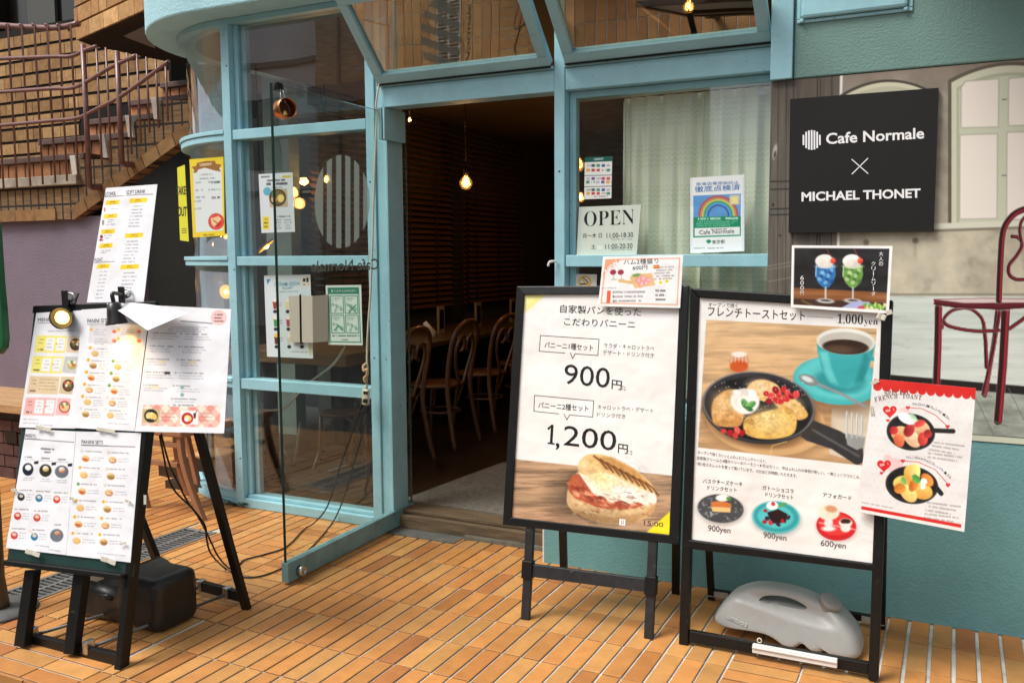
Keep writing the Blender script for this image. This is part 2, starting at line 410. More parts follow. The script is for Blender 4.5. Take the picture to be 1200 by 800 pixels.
M_darkwood = mat('dark_stained_wood', (0.028, 0.014, 0.007), 0.4, 0.5, 3, stretch=(1, 6, 14), bump=0.2, bscale=30)
M_bentwood = mat('brown_bentwood', (0.13, 0.05, 0.016), 0.35, 0.4, 9, stretch=(1, 1, 0.3), spec=0.6)
M_oak = mat('pale_oak', (0.46, 0.27, 0.125), 0.5, 0.35, 5, stretch=(1, 9, 9), bump=0.2, bscale=40)
M_timber = mat('weathered_timber', (0.16, 0.105, 0.055), 0.75, 0.6, 4, stretch=(1.2, 14, 14), bump=0.8, bscale=22, bdist=0.006)
M_purple = mat('mauve_stucco', (0.185, 0.145, 0.185), 0.7, 0.12, 3, bump=0.9, bscale=60, bdist=0.006)
M_white = mat('white_plastic', (0.72, 0.71, 0.68), 0.4, 0.08, 10)
M_cream = mat('cream_plastic', (0.62, 0.56, 0.42), 0.4, 0.1, 10)
M_cable = mat('black_rubber', (0.01, 0.01, 0.01), 0.5, 0.2, 20)
M_rail = mat('dusty_maroon_paint', (0.19, 0.080, 0.066), 0.35, 0.3, 14, spec=0.6)
M_stone = mat('pale_marble', (0.62, 0.56, 0.47), 0.5, 0.2, 8)
M_concrete = mat('grey_concrete', (0.26, 0.25, 0.24), 0.85, 0.25, 2, bump=0.4, bscale=30)
M_dark = mat('dark_plaster', (0.035, 0.03, 0.024), 0.8, 0.3, 3)
M_glass = glass_mat('window_glass', (0.94, 0.96, 0.95), 0.06)
M_bay_glass = glass_mat('bay_window_glass', (0.92, 0.94, 0.93), 0.15)
M_awning_glass = glass_mat('tinted_awning_glass', (0.66, 0.64, 0.58), 0.17)
M_door_glass = glass_mat('door_glass', (0.93, 0.96, 0.945), 0.045)
M_glass_edge = mat('dark_green_glass_edge', (0.012, 0.03, 0.026), 0.15, 0.1, 10)
M_paper = attr_mat('printed_paper', 0.55, 0.3)
M_lam = attr_mat('laminated_print', 0.3, 0.4, wrinkle=0.012, wscale=7)
M_tile = attr_mat('glazed_clay_tile', 0.55, 0.35, grain=0.24, bump2=0.0025, stain=0.32)
M_brick = attr_mat('rough_brick', 0.8, 0.2, grain=0.45, bump2=0.003)
def brick_tex(name, c1, c2, mortar, w, h, off=0.0, ms=0.012):
    m = bpy.data.materials.new(name); m.use_nodes = True; n = m.node_tree.nodes; L = m.node_tree.links; p = n['Principled BSDF']; p.inputs['Roughness'].default_value = 0.8
    tc = n.new('ShaderNodeTexCoord'); sp = n.new('ShaderNodeSeparateXYZ'); cb = n.new('ShaderNodeCombineXYZ'); L.new(tc.outputs['Object'], sp.inputs[0]); L.new(sp.outputs['X'], cb.inputs['X']); L.new(sp.outputs['Z'], cb.inputs['Y'])
    bk = n.new('ShaderNodeTexBrick'); bk.offset = off; bk.inputs['Color1'].default_value = (*c1, 1); bk.inputs['Color2'].default_value = (*c2, 1); bk.inputs['Mortar'].default_value = (*mortar, 1)
    bk.inputs['Scale'].default_value = 1.0; bk.inputs['Brick Width'].default_value = w; bk.inputs['Row Height'].default_value = h; bk.inputs['Mortar Size'].default_value = ms; bk.inputs['Mortar Smooth'].default_value = 0.1; bk.inputs['Bias'].default_value = -0.2
    L.new(cb.outputs[0], bk.inputs['Vector'])
    mp = n.new('ShaderNodeMapping'); mp.inputs['Scale'].default_value = (8, 8, 60); L.new(tc.outputs['Object'], mp.inputs[0]); nz = n.new('ShaderNodeTexNoise'); nz.inputs['Scale'].default_value = 1.0; nz.inputs['Detail'].default_value = 5; L.new(mp.outputs[0], nz.inputs['Vector'])
    mr = n.new('ShaderNodeMapRange'); mr.inputs['From Min'].default_value = 0.3; mr.inputs['From Max'].default_value = 0.7; mr.inputs['To Min'].default_value = 0.55; mr.inputs['To Max'].default_value = 1.25; L.new(nz.outputs['Fac'], mr.inputs[0])
    mx = n.new('ShaderNodeMix'); mx.data_type = 'RGBA'; mx.blend_type = 'MULTIPLY'; mx.inputs['Factor'].default_value = 1; L.new(bk.outputs['Color'], mx.inputs['A']); L.new(mr.outputs[0], mx.inputs['B']); L.new(mx.outputs['Result'], p.inputs['Base Color'])
    bp = n.new('ShaderNodeBump'); bp.invert = True; bp.inputs['Strength'].default_value = 1; bp.inputs['Distance'].default_value = 0.012; L.new(bk.outputs['Fac'], bp.inputs['Height']); L.new(bp.outputs[0], p.inputs['Normal']); return m
M_facing = brick_tex('ribbed_facing_tile', (0.24, 0.135, 0.055), (0.17, 0.092, 0.036), (0.015, 0.011, 0.007), 0.105, 0.152, 0.0, 0.010)

# ------------------------------------------------------------------ terrace floor: every tile laid with its own chamfer and joint
def tile_cols(kind):
    h = RNG.random(); k = 0.85+0.26*RNG.random()
    if h < 0.34: c = (0.565, 0.278, 0.086)
    elif h < 0.80: c = (0.55, 0.24, 0.068)
    elif h < 0.95: c = (0.49, 0.20, 0.055)
    else: c = (0.42, 0.162, 0.05)
    return tuple(np.array(c)*k*kind)
def lay_tiles(name, zones):
    V = []; Fc = []; C = []
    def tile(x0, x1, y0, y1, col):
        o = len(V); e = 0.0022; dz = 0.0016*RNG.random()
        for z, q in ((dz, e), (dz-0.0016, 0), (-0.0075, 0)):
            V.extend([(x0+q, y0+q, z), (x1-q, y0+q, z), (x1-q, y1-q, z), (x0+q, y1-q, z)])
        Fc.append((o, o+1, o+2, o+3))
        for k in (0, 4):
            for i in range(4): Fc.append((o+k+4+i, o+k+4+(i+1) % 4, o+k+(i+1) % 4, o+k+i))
        C.extend([col]*4+[tuple(np.array(col)*0.8)]*4+[(0.05, 0.028, 0.016)]*4)  # joint shade put into the colour: side walls dark, chamfers slightly darker
    for (X0, X1, Y0, Y1, px, py, ox, oy, gx, gy, tone, skip) in zones:
        i0 = math.floor((X0-ox)/px); i1 = math.ceil((X1-ox)/px); j0 = math.floor((Y0-oy)/py); j1 = math.ceil((Y1-oy)/py)
        for i in range(i0, i1):
            for j in range(j0, j1):
                a = max(ox+i*px+gx/2, X0+gx/4); b = min(ox+(i+1)*px-gx/2, X1-gx/4)
                c = max(oy+j*py+gy/2, Y0+gy/4); d = min(oy+(j+1)*py-gy/2, Y1-gy/4)
                if b-a < 0.012 or d-c < 0.012: continue
                if skip and a < skip[1] and b > skip[0] and c < skip[3] and d > skip[2]:
                    if a < skip[0]-0.01: b = skip[0]
                    elif b > skip[1]+0.01: a = skip[1]
                    elif d > skip[3]+0.01: c = skip[3]
                    else: continue
                    if b-a < 0.012: continue
                s = 0.0012
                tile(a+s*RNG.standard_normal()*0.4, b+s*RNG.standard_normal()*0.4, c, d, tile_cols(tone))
    me = bpy.data.meshes.new(name); me.from_pydata(V, [], Fc); me.materials.append(M_tile)
    ca = me.color_attributes.new('Col', 'FLOAT_COLOR', 'POINT')
    ca.data.foreach_set('color', np.hstack([np.array(C), np.ones((len(C), 1))]).ravel()); me.update()
    o = bpy.data.objects.new(name, me); COL.objects.link(o); return structure(o)
PX, PY, OX, OY = 0.0794, 0.2557, -1.971, 2.934
DR = (-3.819, -3.581, 1.0, 3.605)
T0 = 2.005
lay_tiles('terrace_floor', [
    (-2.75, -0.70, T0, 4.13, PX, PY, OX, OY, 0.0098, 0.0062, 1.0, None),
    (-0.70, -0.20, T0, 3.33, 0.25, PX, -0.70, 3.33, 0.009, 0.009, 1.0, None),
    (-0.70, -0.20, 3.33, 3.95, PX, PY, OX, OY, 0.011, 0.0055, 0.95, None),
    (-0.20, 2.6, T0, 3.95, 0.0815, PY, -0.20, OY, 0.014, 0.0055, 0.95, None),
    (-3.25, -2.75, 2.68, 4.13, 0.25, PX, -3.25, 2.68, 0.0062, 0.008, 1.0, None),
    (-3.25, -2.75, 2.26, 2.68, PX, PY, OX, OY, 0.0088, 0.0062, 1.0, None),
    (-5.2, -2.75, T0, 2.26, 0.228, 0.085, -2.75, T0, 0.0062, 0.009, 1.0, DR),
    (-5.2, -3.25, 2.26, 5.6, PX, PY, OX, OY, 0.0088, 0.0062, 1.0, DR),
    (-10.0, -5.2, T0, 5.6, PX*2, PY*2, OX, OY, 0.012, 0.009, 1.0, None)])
g = MB(); g.box(-10, 2.6, T0, 5.6, -0.2, -0.0055)
M_grout = mat('cement_grout', (0.72, 0.70, 0.64), 0.9, 0.5, 9, col2=(0.38, 0.36, 0.31))
structure(g.build('terrace_grout_bed', M_grout))
g = MB()
for i in range(52):
    x = -9.9+i*0.24; g.box(x+0.004, x+0.236, 1.992, T0-0.002, -0.085, -0.001, col=tile_cols(0.95)); g.box(x+0.004, x+0.236, 1.992, T0-0.002, -0.17, -0.09, col=tile_cols(0.9))
structure(g.build('terrace_edge', M_tile))
g = MB(); g.box(-120, 120, -120, 120, -0.25, -0.2)
M_asphalt = mat('asphalt', (0.075, 0.073, 0.07), 0.9, 0.25, 3, bump=0.5, bscale=200)
structure(g.build('street', M_asphalt))

# drain grate in its slot
g = MB(); x0, x1, y0, y1 = -3.815, -3.585, 2.005, 3.60
dr = thing('drain_grate', 'grey steel drain grate set flush in the tiles behind the easel', 'drain', (-3.7, 2.9, 0))
g.box(x0, x0+0.02, y0, y1, -0.03, 0.003); g.box(x1-0.02, x1, y0, y1, -0.03, 0.003); g.box(x0+0.105, x0+0.125, y0, y1, -0.03, 0.001)
g.box(x0, x1, y1-0.02, y1, -0.03, 0.002)
M_grate = mat('galvanised_steel', (0.27, 0.265, 0.25), 0.55, 0.4, 20, metal=0.6)
g.build('frame', M_grate, dr, bevel=0.002)
g = MB(); y = y0
while y < y1-0.03:
    g.hexa([(x0+0.02, y, 0.0), (x1-0.02, y, 0.0), (x1-0.02, y+0.008, 0.0), (x0+0.02, y+0.008, 0.0)],
           [(x0+0.02, y, -0.026), (x1-0.02, y, -0.026), (x1-0.02, y+0.008, -0.026), (x0+0.02, y+0.008, -0.026)]); y += 0.028
g.build('grate_bars', M_grate, dr)
g = MB(); g.box(x0-0.01, x1+0.01, y0, y1+0.008, -0.0060, -0.0045)
g.build('pit', mat('black_pit', (0.008, 0.007, 0.006), 0.9, 0.1), dr)

# ------------------------------------------------------------------ the cafe building
cafe = thing('cafe_building', 'turquoise cafe front with rounded corner bay, glazed frames and stucco walls', 'building', (-2.2, 4.0, 0))
BC, BR = (-3.87, 4.885), 0.785          # the rounded corner: centre and glass radius
BC2 = (-3.9, 4.8)                        # centre of the canopy's curve
def arc(r, a0=0, a1=100, n=18, c=None):
    c = c or BC
    return [(c[0]-r*math.sin(R(a0+(a1-a0)*i/n)), c[1]-r*math.cos(R(a0+(a1-a0)*i/n))) for i in range(n+1)]
def path_out(off, xr, yr=4.05):
    """plan line along the front then round the corner and back, 'off' metres outside the glass line"""
    p = [(xr, yr-off)]+arc(0.75+off, c=BC2); x, y = p[-1]
    return p+[(x+0.06, y+1.1)]
def band(mb, inner, outer, xr, z0, z1):
    a = path_out(inner, xr); b = path_out(outer, xr); n = len(a)
    P = []
    for i in range(n): P.append([(a[i][0], a[i][1], z0), (b[i][0], b[i][1], z0), (b[i][0], b[i][1], z1), (a[i][0], a[i][1], z1), (a[i][0], a[i][1], z0)])
    mb.grid(P, smooth=False); mb.add(P[0][:4], [(0, 1, 2, 3)]); mb.add(P[-1][:4], [(0, 1, 2, 3)])
# canopy: overhanging curved band, carried along the whole front
g = MB(); band(g, -0.02, 0.185, -0.6, 2.868, 3.30); g.build('canopy', M_canopy, cafe, bevel=0.012)
g = MB(); a = [(-2.80, 4.05)]+arc(BR+0.05); b_ = [(-2.80, 4.16)]+arc(BR-0.06); P = [[(p[0], p[1], 2.835), (q[0], q[1], 2.835), (q[0], q[1], 2.867), (p[0], p[1], 2.867), (p[0], p[1], 2.835)] for p, q in zip(a, b_)]
g.grid(P, smooth=False); g.build('canopy_trim', M_frame, cafe, bevel=0.004)
# upper wall above the canopy
g = MB(); band(g, -0.10, 0.02, 3.5, 3.30, 6.5); g.build('upper_storey_wall', M_stucco, cafe)
# lower wall below the shop window and poster, with the raw edge at the doorway
g = MB(); g.box(-1.768, 3.5, 3.926, 4.12, -0.004, 0.766); g.build('lower_wall', M_stucco, cafe, bevel=0.006)
g = MB(); g.box(-1.7755, -1.7685, 3.93, 4.11, 0.0, 0.72); g.build('plaster_edge', M_white, cafe)
g = MB(); g.box(-0.72, 3.5, 3.936, 4.12, 0.768, 2.2175); g.build('poster_backing_wall', M_stucco, cafe)
g = MB(); g.box(-0.632, 3.5, 3.918, 4.12, 2.2195, 2.87); g.build('wall_over_poster', mat('shade_toned_stucco', (0.155, 0.275, 0.245), 0.65, 0.2, 1.6, bump=0.8, bscale=110, bdist=0.0035, wear=(0.11, 0.21, 0.18)), cafe, bevel=0.006)  # same wall paint, with overhang shade and floor bounce put into its colour
g = MB(); g.box(-0.59, 3.5, 3.93, 4.12, 2.872, 3.298); g.build('wall_over_poster', M_stucco, cafe)
g = MB(); g.box(-0.3, 3.5, 2.75, 4.02, 3.0, 3.3); g.build('shading_overhang', M_canopy, cafe, bevel=0.01)  # unseen overhang slab, added to shade the upper wall
# frames
def part_box(name, m, x0, x1, y0, y1, z0, z1, bevel=0.003):
    g = MB(); g.box(x0, x1, y0, y1, z0, z1); return g.build(name, m, cafe, bevel=bevel)
part_box('post', M_frame, -0.722, -0.634, 3.90, 4.10, 2.2195, 2.866)
FY = 4.0
part_box('mullion', M_frame, -1.741, -1.688, FY, 4.12, 0.767, 2.8345)
part_box('transom', M_frame, -2.73, -1.743, FY+0.004, 4.11, 2.275, 2.375)
part_box('transom', M_frame, -1.686, -0.724, FY+0.004, 4.11, 2.277, 2.378)
part_box('transom_lip', M_frame, -2.73, -1.744, FY-0.01, 4.10, 2.377, 2.392, 0.002)
part_box('transom_lip', M_frame, -1.685, -0.725, FY-0.01, 4.10, 2.380, 2.395, 0.002)
part_box('rail', M_frame, -1.686, -0.724, FY+0.006, 4.10, 1.447, 1.503)
part_box('window_sill', M_frame, -1.686, -0.724, FY+0.004, 4.10, 0.768, 0.81)
part_box('inner_stop', M_frame, -1.686, -1.655, 4.06, 4.11, 1.505, 2.275, 0.002)
part_box('inner_stop', M_frame, -1.686, -1.655, 4.06, 4.11, 0.812, 1.445, 0.002)
part_box('inner_stop', M_frame, -1.654, -0.724, 4.06, 4.108, 2.245, 2.275, 0.002)
part_box('mullion', M_frame, -3.862, -3.803, FY+0.045, 4.16, 0.006, 2.8345)
part_box('mullion', M_frame, -2.862, -2.806, FY+0.05, 4.17, 0.006, 2.8345)
part_box('door_post', M_frame, -2.804, -2.735, FY+0.062, 4.21, 0.006, 2.8345)
for z0, z1 in ((2.180, 2.236), (1.452, 1.507), (0.722, 0.784)):
    part_box('rail', M_frame, -3.801, -2.864, FY+0.052, 4.15, z0, z1)
part_box('sill', M_frame, -3.801, -2.864, FY+0.045, 4.17, 0.003, 0.056)
part_box('sill_step', M_frame, -3.795, -2.866, 4.075, 4.165, 0.0575, 0.075, 0.002)
for z0, z1 in ((2.238, 2.834), (1.509, 2.178), (0.786, 1.45), (0.077, 0.72)):
    part_box('inner_stop', M_frame, -3.801, -3.772, 4.085, 4.15, z0, z1, 0.002)
    part_box('inner_stop', M_frame, -3.77, -3.735, 4.115, 4.15, z0, z1, 0.002)
# curved rails of the bay
def arcband(name, r0, r1, z0, z1, a0=0.0, a1=100):
    g = MB(); a = [(-3.8625, BC[1]-r0)]+arc(r0, a0, a1, 20); b = [(-3.8625, BC[1]-r1)]+arc(r1, a0, a1, 20)
    P = [[(p[0], p[1], z0), (q[0], q[1], z0), (q[0], q[1], z1), (p[0], p[1], z1), (p[0], p[1], z0)] for p, q in zip(a, b)]
    g.grid(P, smooth=False); g.add(P[0][:4], [(0, 1, 2, 3)]); g.add(P[-1][:4], [(0, 1, 2, 3)])
    return g.build(name, M_frame, cafe, bevel=0.003)
for z0, z1 in ((2.178, 2.214), (1.452, 1.482), (0.724, 0.757)):
    arcband('bay_rail', BR-0.05, BR+0.050, z0, z1)
    arcband('bay_rail', BR-0.05, BR+0.058, z1+0.002, z1+0.026)
arcband('bay_sill', BR-0.06, BR+0.045, 0.003, 0.035); arcband('bay_sill', BR-0.06, BR+0.03, 0.037, 0.07)
part_box('mullion', M_frame, BC[0]-BR*math.sin(R(100))-0.03, BC[0]-BR*math.sin(R(100))+0.05, BC[1]+0.14, BC[1]+0.22, 0.006, 2.8345)
# glass
def pane(x0, x1, z0, z1, y=4.09, name='window_pane', m=None):
    g = MB(); g.box(x0, x1, y, y+0.006, z0, z1); return g.build(name, m or M_glass, cafe)
for z0, z1 in ((2.236, 2.8345), (1.507, 2.180), (0.784, 1.452), (0.056, 0.722)): pane(-3.802, -2.863, z0, z1, 4.10, m=M_bay_glass if z0 > 1 else M_glass)
pane(-1.687, -0.723, 1.503, 2.277, 4.07); pane(-1.687, -0.723, 0.81, 1.447, 4.07)
g = MB(); a = arc(BR, 1, 100, 24); b = arc(BR-0.006, 1, 100, 24)
P = [[(p[0], p[1], 0.07), (p[0], p[1], 2.835), (q[0], q[1], 2.835), (q[0], q[1], 0.07), (p[0], p[1], 0.07)] for p, q in zip(a, b)]
g.grid(P, smooth=True); g.build('curved_window_pane', M_bay_glass, cafe)
g = MB(); x, y = arc(BR, 1, 100, 24)[-1]; g.hexa([(x, y, 0.07), (x+0.06, y+1.1, 0.07), (x+0.06, y+1.1, 2.835), (x, y, 2.835)], [(x+0.006, y, 0.07), (x+0.066, y+1.1, 0.07), (x+0.066, y+1.1, 2.835), (x+0.006, y, 2.835)])
g.build('window_pane', M_glass, cafe)
# pivot box of the door above the post
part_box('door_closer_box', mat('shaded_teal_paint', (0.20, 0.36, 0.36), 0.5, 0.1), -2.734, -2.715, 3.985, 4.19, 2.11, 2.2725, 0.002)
part_box('door_closer_box', M_frame, -2.712, -2.70, 3.99, 4.19, 2.11, 2.2725, 0.002)
# doorway: timber threshold
part_box('threshold', M_timber, -2.734, -1.77, 4.10, 4.26, 0.0, 0.075, 0.006)
part_box('threshold_board', M_timber, -2.734, -1.77, 4.135, 4.40, 0.077, 0.098, 0.004)
part_box('threshold_strip', mat('dull_zinc_strip', (0.16, 0.15, 0.12), 0.5, 0.4, 20), -2.30, -1.772, 4.07, 4.097, 0.0, 0.022, 0.002)
part_box('cement_patch', mat('dark_cement', (0.13, 0.125, 0.11), 0.9, 0.4, 12), -2.74, -2.31, 3.98, 4.098, 0.001, 0.005, 0)
# awning windows: bottom-hung sashes tipped outwards at the top
def awning(x0, x1, zb, tilt, h=0.50):
    s, c = math.sin(tilt), math.cos(tilt)
    def q(x, k, n): return (x, FY-0.004-k*s+n*c, zb+k*c+n*s)
    fr = MB(); w = 0.052
    def slab(mb, xa, xb, ka, kb, na, nb): mb.hexa([q(xa, ka, na), q(xb, ka, na), q(xb, kb, na), q(xa, kb, na)], [q(xa, ka, nb), q(xb, ka, nb), q(xb, kb, nb), q(xa, kb, nb)])
    slab(fr, x0, x1, 0, w, -0.022, 0.022); slab(fr, x0, x1, h-w, h, -0.022, 0.022)
    slab(fr, x0, x0+w, w+0.0005, h-w-0.0005, -0.022, 0.022); slab(fr, x1-w, x1, w+0.0005, h-w-0.0005, -0.022, 0.022)
    f = fr.build('awning_window', M_frame, cafe, bevel=0.003)
    g = MB(); slab(g, x0+w-0.004, x1-w+0.004, w-0.004, h-w+0.004, -0.003, 0.003); g.build('pane', M_awning_glass, f)
    g = MB()
    pass
    for x in (x0+0.01, x1-0.01): g = MB(); g.bar(q(x, 0.36, 0.03), (x, FY+0.09, zb+0.30), 0.012, 0.006); g.build('stay', M_black, f)
    g = MB(); slab(g, x0, x1, -0.004, 0.0, -0.03, 0.03); g.build('gasket', M_black, f)
    return f, q
aw1, q1 = awning(-2.735, -1.752, 2.405, R(45)); aw2, q2 = awning(-1.678, -0.736, 2.408, R(45))
for sx_, sz_ in ((-3.815, 1.43), (-3.818, 0.30), (-3.82, 2.60), (-2.835, 0.95), (-2.84, 1.9), (-1.715, 1.9)):
    g = MB(); g.lathe((sx_, (FY+0.0455 if sx_ < -3 else (FY+0.0505 if sx_ < -2 else FY+0.0005)), sz_), [(0.0055, 0), (0.0055, 0.0015), (0.003, 0.002)], 10, (0, -1, 0)); g.build('screw', mat('dull_screw', (0.06, 0.08, 0.08), 0.5, 0.2), cafe)
# wall hatch over the poster
g = MB(); g.box(-0.605, -0.205, 3.892, 3.9175, 2.452, 2.86); ht = g.build('wall_hatch', M_frame, cafe, bevel=0.012)
g = MB(); g.box(-0.622, -0.188, 3.91, 3.9178, 2.437, 2.451); g.box(-0.622, -0.606, 3.91, 3.9178, 2.4515, 2.86); g.box(-0.204, -0.188, 3.91, 3.9178, 2.4515, 2.86)
for x in (-0.600, -0.212): g.lathe((x, 3.9085, 2.4455), [(0.010, 0), (0.010, 0.006), (0.006, 0.009)], 10, (0, -1, 0))
g.build('hatch_frame', M_frame, ht, bevel=0.003)

# interior shell
def sbox(name, m, *b):
    g = MB(); g.box(*b); return structure(g.build(name, m))
sbox('interior_floor', M_darkwood, -4.9, 3.2, 4.40, 11.0, 0.0, 0.08)
sbox('bay_interior_floor', mat('bay_wood_floor', (0.04, 0.024, 0.013), 0.5, 0.5, 4, stretch=(1, 8, 1)), -4.6, -2.866, 4.18, 4.398, 0.0, 0.05)
sbox('interior_ceiling', mat('dark_ceiling', (0.07, 0.045, 0.025), 0.8, 0.2), -4.40, 3.2, 4.22, 11.0, 3.02, 3.2); sbox('interior_ceiling', MATS['dark_ceiling'], -4.9, -4.402, 5.0, 11.0, 3.02, 3.2)
g = MB(); a = arc(BR-0.062, 0, 98, 20)
g.prism([(x, y, 2.840) for x, y in [(-1.6, 4.125), (-3.8, 4.165)]+a+[(-4.66, 11.0), (-1.6, 11.0)]], (0, 0, 0.02)); structure(g.build('interior_ceiling', MATS['dark_ceiling']))
sbox('interior_wall', M_dark, -4.9, 3.2, 10.98, 11.1, 0.0, 3.2)
sbox('interior_wall_side', M_dark, 3.1, 3.2, 4.2, 11.0, 0.0, 3.2)
sbox('interior_wall_window_side', mat('grey_green_plaster', (0.06, 0.058, 0.048), 0.8, 0.2), -4.86, -4.72, 6.1, 11.0, 0.0, 3.2)

# ------------------------------------------------------------------ the neighbouring stairway
def stp(px, py, Y=5.45): p = at(px, py, Y=Y); return (p[0], p[1], p[2])
BRK = [(0.36, 0.205, 0.085), (0.32, 0.17, 0.068), (0.40, 0.235, 0.10), (0.27, 0.145, 0.06)]
def bcol(k=1.0, pal=BRK): return tuple(np.array(random.choice(pal))*k*(0.85+0.3*random.random()))
stairs = thing('brick_stairway', 'brown brick stairway with stepped side and pale stone step ends above mauve wall', 'stairway', (-7.0, 5.6, 0))
FB = [(0, 214), (94, 214), (94, 187), (127, 187), (127, 164), (157, 164), (157, 142), (188, 142), (188, 118), (226, 118), (226, 157), (88, 257), (0, 257)]
g = MB(); far = at(0, 257, Y=5.45); far2 = at(0, 214, Y=5.45)
outline = [(far2[0]-3, 5.45, far2[2]+0.02)]+[stp(*p) for p in FB]+[(far[0]-3, 5.45, far[2])]
g.prism(outline, (0, 0.10, 0)); g.build('stair_side', M_facing, stairs)
def to_px(p):
    c = CM@(np.array(p)-CO); return c[0]/c[2]*F_PX+600, -c[1]/c[2]*F_PX+400
g = MB()   # soldier course along the sloping underside
for i in range(8):
    t0, t1 = i/8.0+0.003, (i+1)/8.0-0.003
    a = np.array(stp(88, 257)); b = np.array(stp(226, 157)); p0 = a+(b-a)*t0; p1 = a+(b-a)*t1
    d = (b-a)/np.linalg.norm(b-a); n = np.array([-d[2], 0, d[0]])*0.105
    g.hexa([p0+(0, -0.010, 0), p1+(0, -0.010, 0), p1+n+(0, -0.010, 0), p0+n+(0, -0.010, 0)], [p0, p1, p1+n, p0+n], col=bcol(0.8))
g.build('edge_course', M_brick, stairs); g = MB()
for i in range(7):
    xa = far[0]-0.3+i*0.27; za = 1.84
    if xa+0.26 < stp(88, 257)[0]: g.box(xa, xa+0.266, 5.438, 5.4485, za, za+0.10, col=bcol(0.8))
g.build('edge_course', M_brick, stairs)
steps = [(94, 212, 2.20), (127, 186, 0), (157, 163, 0), (188, 141, 0), (224, 118, 0), (232, 96, 0)]
RIS = [(0.40, 0.17, 0.075), (0.36, 0.15, 0.065), (0.44, 0.20, 0.09)]
z0 = at(60, 207, Y=5.5)[2]; rise = 0.196
XL = [-11.5]+[stp(q, 160)[0] for q in (4, 34, 58, 72, 86)]
for k in range(6):
    Y = 5.56+0.26*k; xr = stp(steps[k][0]-4, steps[k][1])[0]; z = z0+rise*k
    g = MB(); x = XL[k]
    while x < xr-0.01:
        x1 = min(x+0.112, xr); g.box(x, x1-0.012, Y, Y+0.02, z, z+rise*0.70, col=bcol(1.0, RIS)); x += 0.118
    g.box(XL[k], xr, Y+0.004, Y+0.30, z-0.02, z+rise*0.70-0.002, col=(0.05, 0.035, 0.03))
    g.build('riser', M_brick, stairs)
    g = MB(); g.box(XL[k], xr, Y-0.03, Y+0.27, z+rise*0.72, z+rise*0.985); g.build('tread', mat('plum_tile', (0.125, 0.066, 0.05), 0.6, 0.4, 20), stairs, bevel=0.006)
g = MB(); lx = stp(95, 210)
g.box(-10.5, lx[0], 5.40, 5.56, z0-0.09, z0-0.005); g.build('landing_edge', mat('worn_stone', (0.36, 0.31, 0.24), 0.8, 0.4, 9), stairs, bevel=0.006)
for (xa, ya, xb, yb) in ((81, 182, 91, 209), (115, 157, 126, 185), (146, 135, 156, 161), (176, 114, 186, 140)):
    g = MB(); g.prism([stp(xa, ya, 5.425), stp(xa+6.5, ya, 5.425), stp(xb, yb, 5.425), stp(xb-6, yb, 5.425)], (0, 0.06, 0)); g.build('step_end_stone', M_stone, stairs, bevel=0.004)
# mauve wall and passage below
sw = thing('mauve_wall', 'mauve stucco wall under the brick stairway', 'wall', (-8.5, 5.6, 0))
g = MB(); g.box(-13, stp(140, 300, 5.5)[0], 5.50, 5.8, 0.0, 1.868); g.build('wall_face', M_purple, sw)
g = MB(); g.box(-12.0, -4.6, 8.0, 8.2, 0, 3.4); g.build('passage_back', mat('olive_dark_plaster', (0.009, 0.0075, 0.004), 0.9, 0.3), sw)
g = MB(); g.box(-6.35, -6.29, 7.9, 7.99, 0, 2.6); g.box(-6.6, -5.0, 7.92, 7.99, 1.72, 1.80); g.box(-5.9, -5.3, 7.93, 7.99, 0, 1.0); g.build('passage_frame', M_black, sw)
# brick wall behind the stairs
bw = thing('brick_wall', 'tan brick wall with dark joints and a dark window behind the stair railing', 'wall', (-11, 7.6, 0))
g = MB(); g.box(-18, -9.4, 7.6, 7.9, 0, 4.34, col=(0.012, 0.009, 0.006)); g.box(-9.4, -8.0, 7.6, 7.9, 3.15, 4.34, col=(0.012, 0.009, 0.006)); g.box(-18, -10.95, 7.6, 7.9, 4.34, 7, col=(0.012, 0.009, 0.006)); g.build('core', M_brick, bw)
g = MB(); r = 0; z = 2.0
while z < 6.4:
    x = -14.5+(0.2 if r % 2 else 0)
    while x < -8.05:
        L = random.choice((0.33, 0.33, 0.33, 0.17))
        if not (x+L > -10.93 and z > 4.2) and not (x+L > -9.4 and z < 3.15): g.box(x, min(x+L-0.010, -8.02), 7.588, 7.599, z, z+0.128, col=bcol(1.15))
        x += L
    z += 0.163; r += 1
g.build('brick_facing', M_brick, bw)
g = MB(); g.box(-10.94, -8.0, 7.75, 7.8, 4.34, 7); g.build('window', mat('dark_window', (0.012, 0.01, 0.008), 0.15, 0.2), bw)
g = MB(); g.box(-10.5, -10.0, 7.70, 7.745, 4.34, 7); g.build('window_frame', mat('grey_window_frame', (0.06, 0.06, 0.05), 0.5), bw)
